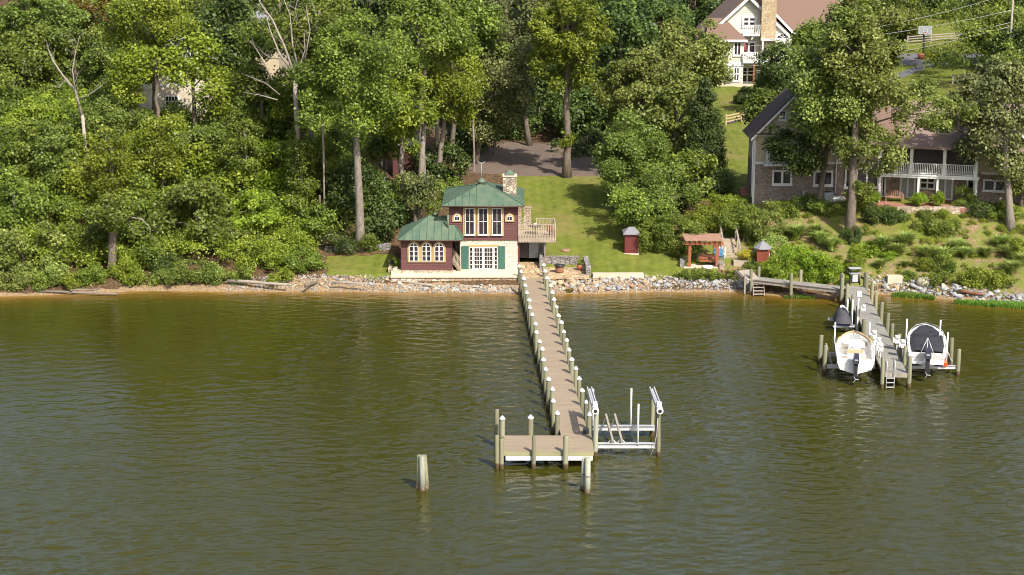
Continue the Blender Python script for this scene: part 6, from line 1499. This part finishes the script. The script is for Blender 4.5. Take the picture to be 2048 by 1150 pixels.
# clipped beds and hedges round the stone house
for i, (a,b,w_,h_,Y_,lf,lb) in enumerate((
  (1345,470,62,48,144.2,'mid','large glossy laurel shrub between the red shed and the pergola'),(1375,500,34,26,142.6,'mid','leafy shrub at the left post of the pergola'),
  (1430,440,60,34,147.5,'bright','yellow green shrub mass behind the pergola'),(1305,440,40,34,148.0,'deep','dark shrub at the foot of the olive tree behind the shed'),
  (1480,435,36,34,149.0,'mid','mid green shrub uphill of the garden steps'),(1450,410,46,20,151.5,'bright','low bright shrub at the lower end of the hill lawn'),
  (1535,455,42,42,146.5,'pale','broad pale leaved shrub above the kiosk'),(1565,425,30,22,149.5,'mid','dark green shrub in front of the stone house corner'),
  (1600,530,62,38,142.0,'lime','large lime green shrub mass between kiosk and grey dock'),(1655,550,44,30,140.8,'lime','lime green shrub beside the shore end of the grey dock'),
  (1560,545,32,34,141.2,'bright','bright shrub right of the red kiosk'),(1405,550,54,12,140.3,'mid','low shrub hedge in front of the pergola, left half'),(1460,549,42,12,140.2,'mid','low shrub hedge in front of the pergola, right half'),
  (1720,398,26,20,150.6,'mid','rounded shrub between the big trunk and the porch'),(1745,432,24,20,149.0,'deep','dark clipped shrub left of the retaining wall'),(1785,432,30,18,149.0,'deep','dark low shrub in front of the retaining wall'),
  (1850,431,16,13,148.6,'mid','small rounded shrub in front of the retaining wall, middle'),(1886,430,15,10,148.8,'bright','small bright shrub right of the retaining wall gap'),(1930,400,22,22,150.0,'mid','shrub at the right corner of the porch'),
  (1965,420,34,20,149.5,'deep','dark shrub right of the retaining wall'),(2010,425,34,24,149.0,'mid','shrub beneath the leaning tree at the right edge'),(1700,372,32,24,151.6,'deep','dark shrub under the porch side window'),
  (1648,415,34,18,150.2,'mid','low shrub beside the slender trunk before the house'),(1610,405,30,18,151.0,'deep','dark shrub below the stone house window'),(1580,372,13,30,152.0,'deep','climbing vine shrub between the two ground floor windows'),
  (1848,530,20,15,143.0,'bright','leafy plant group above the cream boulder'),(1888,532,24,26,142.6,'mid','tall leafy plant in the middle of the right bank'),(1733,500,22,15,144.0,'bright','leafy plant right of the ivy covered trunk base'),
  (1775,512,14,10,143.5,'lime','small lime plant in the mulch right of the ivy covered trunk'),(1820,552,16,11,140.4,'mid','low plant just above the grey rocks left of the cream boulder'),(1870,560,26,16,140.0,'mid','low plant mass above the grey rocks right of the cream boulder'),
  (1950,556,40,22,139.6,'bright','bright creeping plants at the right bank foot, left part'),(2005,562,40,18,138.9,'bright','bright creeping plants at the right bank foot, right part'),(1880,455,52,20,147.0,'mid','wide dark ground shrub below the house lawn'),
  (2040,495,26,26,145.0,'bright','leafy plant at the right edge of the bank'),(1706,470,20,22,147.2,'deep','dark shrub in the shade behind the ivy covered trunk'),(1708,525,17,42,144.6,'lime','ivy climbing the foot of the tallest trunk by the grey dock'),
  (1505,530,18,11,141.2,'mid','small shrub between the planter and the ramp'),(1545,490,30,26,144.6,'blade','tall feathery shrub directly behind the kiosk'),
  (1865,112,26,9,236,'yellow','flowering garden bed shrub on the driveway island'),(1885,114,16,8,234,'mid','green shrub next to the bins'))):
    SH(a,b,w_,h_,Y_,lf,lb,group='garden shrubs',rc=.55 if w_ > 20 else .3,dens=170 if w_ > 20 else 500,L=.095 if w_ > 20 else .06,cover=1.25)
SH(1466,554,5,8,139.6,'red','small dark red leaved plant in the hedge before the pergola',rc=.15,dens=1500,L=.05)
SH(1461,150,6,12,219,'mid','thin young shrub against the hill house bay',rc=.4,dens=90,L=.12); SH(1140,582,9,5,138.6,'rust','small rust brown bush among the rocks right of the long dock',rc=.2,dens=900,L=.045)
# ------------------------------------------------------------------ trees
B = dict
# tall trees with long visible trunks in front
tree(705,150,118,128,146.5,'mid','tallest tree left of the cottage with a long straight bare trunk',tpx=719,r=.42,bark='bark2',rc=1.25,limbs=14,cover=1.1)
tree(640,60,95,85,153,'mid','leafy tree behind and left of the tallest trunk',tpx=608,r=.33,bark='bark2')
tree(800,215,70,75,152,'bright','bright crown hanging over the two grey trunks left of the cottage',tpx=806,r=.33,bark='bark2')
tree(775,300,42,30,156,'mid','drooping low crown half hiding the blue canopy and maroon shed',r=.14,tpx=770)
tree(835,80,95,100,158,'mid','broad tree above the hidden maroon shed',tpx=845,r=.36,bark='bark2')
tree(905,170,60,90,162,'bright','tree with drooping bright crown above the cottage roof',tpx=872,r=.30,bark='bark2')
tree(930,60,90,90,172,'mid','tree in the top middle of the forest left of the pale trunk',tpx=900,r=.3)
tree(1000,170,82,110,172,'grey','dull grey green tree with a broad crown above the gravel parking',tpx=950,r=.28,group='trees behind the cottage')
tree(1010,50,95,75,184,'grey','dull green tree at the top centre of the photo',tpx=1060,r=.3)
tree(1134,75,84,112,165.8,'bright','bright tree standing alone with a dark straight trunk at the gravel edge',tpx=1134,tY=165.2,r=.40,rc=1.2,limbs=12)
tree(1130,278,15,17,165.0,'bright','small leafy sprout halfway up the lone straight trunk',name='sapling',tpx=1134,r=.05,rc=.5,dens=160,L=.12,limbs=3,cat='sapling')
# dark forest behind the gravel
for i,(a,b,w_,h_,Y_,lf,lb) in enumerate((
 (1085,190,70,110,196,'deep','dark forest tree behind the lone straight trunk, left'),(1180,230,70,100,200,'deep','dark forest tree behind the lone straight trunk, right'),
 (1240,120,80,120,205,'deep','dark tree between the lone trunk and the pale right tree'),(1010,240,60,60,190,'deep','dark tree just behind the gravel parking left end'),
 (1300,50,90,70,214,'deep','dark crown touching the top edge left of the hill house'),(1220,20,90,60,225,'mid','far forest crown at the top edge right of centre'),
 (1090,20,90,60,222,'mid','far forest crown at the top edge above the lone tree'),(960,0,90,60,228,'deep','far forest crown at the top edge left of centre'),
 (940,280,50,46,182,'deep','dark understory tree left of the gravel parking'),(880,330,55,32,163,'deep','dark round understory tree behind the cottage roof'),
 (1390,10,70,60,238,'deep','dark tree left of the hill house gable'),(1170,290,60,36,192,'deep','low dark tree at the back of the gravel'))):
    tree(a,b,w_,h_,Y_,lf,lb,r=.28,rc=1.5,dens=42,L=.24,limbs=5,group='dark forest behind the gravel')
# right of the lone trunk
tree(1392,115,66,100,176,'pale','pale green tree left of the hill house',r=.3)
tree(1285,185,92,92,166,'pale','pale leafy tree above the olive coloured one',r=.3,cover=1.1)
tree(1350,250,62,110,160,'pale','slim pale tree between the olive tree and the dark evergreen',r=.28)
tree(1265,330,86,105,155,'olive','olive brown finely leaved tree on the lawn right of the gravel',r=.26,dens=110,L=.13,rc=1.0,cover=1.2)
tree(1330,380,78,62,151,'olive','lower olive green tree beside the laurel behind the shed',r=.2,dens=100,L=.13,rc=.9)
tree(1378,350,52,58,153,'mid','leafy tree in front of the dark evergreen',r=.2)
tree(1410,265,50,112,157,'deep','dark cone shaped evergreen beside the hill lawn',name='evergreen_tree',r=.22,shape='cone',dens=190,L=.12,rc=1.1,cover=2.6,limbs=0,cat='evergreen')
tree(1290,425,66,40,147,'mid','low spreading tree shading the lawn beside the red shed',r=.16,rc=.8,dens=120,L=.12)
# trees in front of the stone house
gabl = tree(1668,192,108,102,149.2,'pale','large pale green tree in front of the stone house gable',tpx=1640,r=.30,rc=1.1,limbs=14)
bough(gabl,1590,300,70,44,148.9,'deep',fpx=1640,fpy=320)
big = tree(1722,112,88,118,146.8,'pale','tallest tree by the grey dock with an ivy covered trunk',tpx=1706,tY=144.9,r=.46,rc=1.2,limbs=14)
bough(big,1740,300,66,58,146.3,'pale',fpx=1712,fpy=330); bough(big,1685,55,60,52,147,'pale',fpx=1715,fpy=120)
bough(big,1860,225,92,44,147,'pale',fpx=1718,fpy=255,cover=.8)
bough(big,1722,385,26,26,145.6,'mid',rc=.5,dens=160,L=.12)
tree(1998,250,62,130,148.5,'grey','tall tree with a leaning pale trunk at the right edge',tpx=2026,tY=146.6,r=.38,bark='bark2',rc=1.1,limbs=12)
tree(2050,330,40,80,150,'mid','tree cut by the right picture edge beside the leaning trunk',r=.3)
tree(1955,200,42,50,158,'grey','spreading dull green tree above the stone house roof',r=.22,rc=.9,dens=90)
for i,(a,b,w_,h_,Y_,lf,lb) in enumerate((
 (1560,150,52,58,196,'deep','dark tree in front of the hill house deck'),(1640,110,70,70,200,'mid','rounded tree before the hill house side wing'),(1700,20,60,55,240,'mid','tree at the top edge above the hill house side roof'),
 (1815,38,56,48,246,'mid','spreading yard tree left of the basketball hoop'),(1990,60,66,70,222,'mid','large tree around the utility pole'),(2040,120,60,80,205,'deep','dark tree at the right edge below the utility pole'),
 (1985,150,34,36,200,'grey','grey green tree right of the driveway'),(1900,10,70,26,268,'deep','dark hedge tree behind the far fence, right'),(1760,8,70,30,272,'deep','dark hedge tree behind the far fence, left'),
 (1600,-10,90,24,262,'deep','dark woodland crown behind the hill house roof'),(1830,-15,120,24,300,'deep','farthest dark woodland crown above the hoop'),(2030,-5,70,40,262,'deep','dark tree in the top right corner'),(1525,215,22,26,160,'mid','small leafy tree by the gable of the stone house'),(1845,178,30,14,172,'pale','leafy treetop just above the stone house ridge'))):
    tree(a,b,w_,h_,Y_,lf,lb,r=.25,rc=1.2,dens=60,L=.20,limbs=6,group='trees around the hill houses')
# left forest, back to front
for i,(a,b,w_,h_,Y_,lf,lb) in enumerate((
 (60,40,110,85,186,'olive','olive treetop in the top left corner'),(185,30,70,66,192,'rust','brownish conifer crown at the top left'),(20,140,95,95,176,'mid','grey green tree at the left edge, upper'),
 (150,120,95,85,178,'olive','olive tree behind the bare snag at upper left'),(300,45,95,75,163,'bright','bright maple crown above the hidden pale house'),(385,122,50,58,160.5,'bright','bright maple boughs before the pale house window wall'),
 (258,155,46,62,160,'bright','maple boughs left of the pale house wall'),(310,120,44,30,159,'bright','small maple bough over the pale house balcony'),(440,175,36,44,160,'bright','maple crown beside the thin straight trunk over the pale house corner'),(455,70,66,92,170,'deep','dark tree with a thin straight trunk between the hidden houses'),(560,30,60,70,184,'deep','dark crown behind the large bare tree'),(505,70,46,48,160,'mid','crown before the grey roofed building between two bare limbs'),(520,165,40,36,159,'mid','crown at the wall foot of the grey roofed building'),
 (620,-5,90,50,190,'mid','treetop at the top edge above the bare tree'),(740,15,90,55,180,'deep','dark treetop at the top edge above the tallest trunk'),(850,-5,80,45,200,'mid','treetop at the top edge left of centre'),(440,-5,80,40,196,'mid','treetop at the top edge above the thin straight trunk'))):
    tree(a,b,w_,h_,Y_,lf,lb,r=.25,rc=1.25,dens=62,L=.19,limbs=7,tpx=437 if a == 455 else None,group='left forest trees',bark='bark2' if a == 455 else 'bark')
for i,(a,b,w_,h_,Y_,lf,lb) in enumerate((
 (90,255,105,70,164,'bright','bright crown halfway down the left bank, left'),(230,265,92,70,158,'olive','yellowish crown right of the bare snag'),(20,330,80,80,156,'mid','mid green crown at the left edge, middle'),
 (150,345,95,70,152,'bright','bright broad crown low on the left bank'),(300,330,82,62,154,'bright','sunlit crown below the pale house'),(385,300,76,56,157,'olive','yellow green crown right of the sunlit crown'),
 (470,270,72,62,160,'mid','green crown below the thin straight trunk'),(560,240,66,80,162,'mid','crown at the foot of the large bare tree'),(600,190,60,62,158,'bright','crown right of the bare tree limbs'),(455,350,90,62,152,'bright','wide vine covered crown in the middle of the left bank'),
 (560,340,78,66,153,'lime','very bright vine covered crown left of the tallest trunk'),(640,330,60,66,152,'mid','crown just left of the tallest trunk'),(250,425,80,56,147,'mid','crown above the big shoreline trunk'),
 (95,430,80,60,148,'mid','dark leafy crown low at the left'),(395,440,78,88,145,'olive','willow like olive crown reaching down to the beach'),(500,430,72,52,148,'bright','bright crown above the beach log'),
 (590,430,60,50,149,'mid','leafy crown above the round shoreline bush'),(690,385,56,60,150,'deep','dark crown directly behind the tallest trunk'),(770,400,40,66,152,'deep','dark thicket crown behind the two grey trunks'),
 (45,510,84,58,141.6,'pale','pale overhanging willow crown at the lower left edge'),(185,480,60,46,143.5,'mid','leafy crown left of the big shoreline trunk'),(290,490,60,52,144,'mid','leafy crown right of the big shoreline trunk'),
 (640,445,48,46,147.5,'mid','leafy crown over the left end of the small lawn'),(830,380,34,36,151,'grey','small pale leaved tree left of the cottage roof'),(755,460,34,40,148.5,'deep','dark low crown between the trunk and the cottage wing'))):
    tree(a,b,w_,h_,Y_,lf,lb,r=.2,rc=1.0,dens=85,L=.155,limbs=7,cover=1.1,group='trees and tall shrubs of the left bank')
for a,b,w_,h_,Y_,lf,lb in ((322,305,44,66,151,'bright','tall narrow sunlit tree rising below the pale house'),(490,300,42,88,150,'mid','tall narrow tree in the middle of the left bank'),(110,320,46,90,150,'olive','tall narrow olive tree on the left bank'),
  (225,345,44,80,147.5,'bright','tall yellow green tree above the flared trunk'),(30,420,52,80,145,'mid','tall leafy tree at the left edge above the willow'),(600,330,36,80,148.5,'mid','slim tree just left of the tallest trunk')):
    tree(a,b,w_,h_,Y_,lf,lb,r=.17,rc=.85,dens=90,L=.15,limbs=14,bark='bark2',group='tall narrow trees of the left bank')
# shoreline shrubs left
for a,b,w_,h_,Y_,lf,lb in ((610,528,44,30,142.2,'mid','round feathery bush at the left end of the small lawn'),(545,515,48,36,143,'bright','leafy bush behind the pale beach log'),(395,545,48,26,140.4,'olive','drooping olive bush touching the beach'),
  (250,545,24,22,141.5,'bright','small leafy bush right of the big shoreline trunk'),(185,552,30,22,139.9,'mid','dark low bush left of the big shoreline trunk'),(20,560,46,26,139.6,'pale','pale willow bush dipping into the water at the left edge'),(150,562,34,20,139.6,'bright','low leafy bush beside the grey driftwood trunk'),(300,560,36,18,139.9,'mid','low bush over the narrow sand strip left'),(350,556,30,22,139.6,'olive','olive bush leaning over the beach, left of its taller neighbour'),(430,552,26,22,140,'olive','olive bush leaning over the beach, right of its taller neighbour'),(265,562,24,16,139.9,'bright','small bright bush right of the flared trunk roots'),(480,548,32,18,140.4,'mid','low bush behind the left end of the long pale log'),(560,552,30,18,140.6,'bright','low bright bush behind the right end of the long pale log'),(90,565,30,18,139.4,'mid','low dark bush hanging over the water far left'),(95,550,50,26,140.6,'pale','pale bush at the water far left'),
  (490,480,40,30,145.5,'olive','thin olive shrub on the sandy gully'),(735,485,30,24,148.5,'mid','low shrub behind the small lawn'),(330,530,34,24,141.5,'deep','dark bush between beach and willow like crown'),(690,490,30,26,147.2,'deep','dark bush at the foot of the tallest trunk')):
    shrub(a,b,w_,h_,Y_,lf,lb,group='shoreline bushes on the left')
# extra bare trunks seen between crowns
def bare_trunk(px, pyb, pyt, Y, r, mat, label, lean=0, sp=0):
    b_, t_ = W(px,pyb,Y), W(px+lean,pyt,Y); b_.z = min(b_.z, gz(b_.x,Y)); m_ = MB()
    m_.tube([b_-Vector((0,0,.5)), b_.lerp(t_,.05), b_.lerp(t_,.5)+Vector((.05,0,0)), t_], [r*1.5,r,r*.9,r*.7], 10); rt_ = empty('tree', b_, label, 'tree'); m_.build('trunk', M[mat], rt_)
    if sp: bough(rt_, px+lean, pyt, sp, sp*.9, Y, 'mid', rc=.8)
    return rt_
bare_trunk(222,572,430,140.6,.38,'bark','thick grey trunk with flared roots at the left shoreline',3,44)
bare_trunk(834,440,250,153,.30,'bark2','grey trunk just left of the cottage roof, right of its twin',14)
bare_trunk(948,355,240,167,.12,'bark2','thin straight pole like trunk left of the weather vane',-2)
bare_trunk(868,300,230,170,.24,'bark2','slanting pale trunk above the cottage roof',8)
bare_trunk(985,330,260,176,.16,'bark','dark slender trunk left of the gravel parking',6)
bare_trunk(640,470,390,149,.18,'bark','dark trunk in the shade left of the tallest tree')
bare_trunk(178,540,480,142.5,.10,'dead_red','reddish dead stem left of the big shoreline trunk',-4)
bare_trunk(1075,300,215,192,.15,'bark','dark forest trunk left of the lone tree',3)
bare_trunk(1215,300,220,195,.16,'bark','dark forest trunk right of the lone tree',-3)
# leafless trees
bare(165,230,152,[(.14,(165,235),(150,180),(125,150),(105,120),(95,95)),(.07,(150,180),(145,140),(152,100),(160,70)),(.06,(158,200),(185,185),(205,170)),(.05,(130,160),(118,175),(100,170))],'bare pale snag with forked limbs at the upper left','dead_tree',.15,seed=2)
bare(222,460,141.2,[(.07,(222,470),(228,440),(240,430),(262,455),(268,475)),(.06,(228,440),(215,430),(200,452)),(.06,(232,436),(230,455),(235,480)),(.06,(245,430),(285,440),(300,455),(302,475)),(.05,(240,430),(245,405),(235,395))],'bare drooping branches above the big shoreline trunk','dead_tree',.09,seed=3,bz=4.0)
bare(590,160,149,[(.13,(592,160),(570,95),(545,40),(520,5),(505,-25)),(.11,(590,150),(560,110),(540,60),(530,20)),(.10,(600,150),(585,90),(580,30),(560,-20)),(.07,(545,160),(520,110),(500,80)),(.06,(570,120),(540,115),(510,95)),(.06,(560,190),(530,165),(490,150)),(.06,(555,200),(520,190),(485,185)),(.08,(610,120),(620,60),(612,10)),(.05,(600,60),(590,20),(600,-20))],'large bare tree with many pale slanting limbs at the top left','dead_tree',.2,seed=5)
bare(22,200,172,[(.10,(20,200),(25,170),(40,150),(50,120)),(.07,(25,170),(5,160),(-10,140)),(.06,(35,155),(60,150),(80,130))],'small bare grey fork at the left picture edge','dead_tree',.12,seed=7,bz=10)
bare(640,120,148.5,[(.07,(625,150),(632,120),(650,100),(655,85)),(.06,(600,130),(610,100),(608,60))],'thin bare limbs right of the large bare tree','dead_tree',.08,seed=8)

# ------------------------------------------------------------------ undergrowth that reads as one mass
def undergrowth(label, n, region, leaf, r0, r1, dens, L, seed, reject=None, zoff=.2, zr=.6, edge=1.7):
    rr = np.random.RandomState(seed); x0, x1, y0, y1 = region; C = []; R_ = []
    xs_ = rr.uniform(x0, x1, n); ys_ = y0 + (y1-y0)*rr.uniform(0,1,n); zs_ = ground(xs_, ys_); s_ = shore(xs_)
    px_ = 1024+F*xs_/(ys_*CP+(H-zs_)*SP); py_ = 575+F*(-ys_*SP+(H-zs_)*CP)/(ys_*CP+(H-zs_)*SP)
    k = (ys_ > s_+edge)
    if reject is not None:
        for p in reject: k &= ~inpoly(px_, py_, p)
    C = np.stack([xs_, ys_, zs_+zoff+rr.uniform(0,zr,n)], 1)[k]; R_ = rr.uniform(r0, r1, n)[k]
    v, t = leaf_arrays(rr, C, R_, np.tile(np.array([0,-.2,.5]), (len(C),1)), dens, L, .8, None)
    o = bpy.data.objects.new('undergrowth', quad_mesh('undergrowth', v, t, LF[leaf])); COL.objects.link(o); setp(o, label, 'undergrowth', None, 'stuff')
undergrowth('tangled green undergrowth and vines covering the steep left bank', 900, (-50,-17,141,166), 'bright', .5, 1.2, 90, .12, 5, [[(648,400),(800,380),(800,560),(648,560)]], .2, 1.6)
undergrowth('dark low undergrowth deeper in the left bank', 900, (-60,-14,148,185), 'mid', .7, 1.5, 60, .15, 6, [[(640,470),(800,470),(800,560),(640,560)],[(250,180),(430,180),(430,245),(250,245)]], .3, 1.8)
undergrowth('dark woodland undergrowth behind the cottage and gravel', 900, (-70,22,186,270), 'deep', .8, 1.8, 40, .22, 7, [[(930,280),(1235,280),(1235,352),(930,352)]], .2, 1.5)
undergrowth('leafy undergrowth on the slope left of the cottage', 60, (-14,-5,150,164), 'mid', .5, 1.1, 110, .12, 8, [[(790,480),(1040,480),(1040,560),(790,560)]], .1, .4)
undergrowth('low mixed plants among the mulch of the right bank', 560, (15,66,138,149), 'bright', .18, .42, 600, .06, 9, [[(1360,470),(1500,470),(1500,560),(1360,560)]], .02, .1)
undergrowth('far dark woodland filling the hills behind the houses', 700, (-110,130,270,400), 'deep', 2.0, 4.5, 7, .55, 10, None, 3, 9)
undergrowth('woodland undergrowth right of the gravel', 150, (10,24,165,215), 'mid', .8, 1.6, 55, .17, 11, [[(1390,100),(1520,100),(1520,420),(1390,420)],[(930,280),(1240,280),(1240,352),(930,352)]], .3, 1.2)
undergrowth('wooded edge of the neighbouring lot beyond the right end of the stone house', 260, (54,84,146,230), 'mid', 1.0, 2.2, 34, .20, 12, None, .6, 7)
undergrowth('wooded bank continuing beyond the far left', 260, (-90,-48,141,200), 'mid', 1.0, 2.2, 34, .20, 13, None, .6, 6)
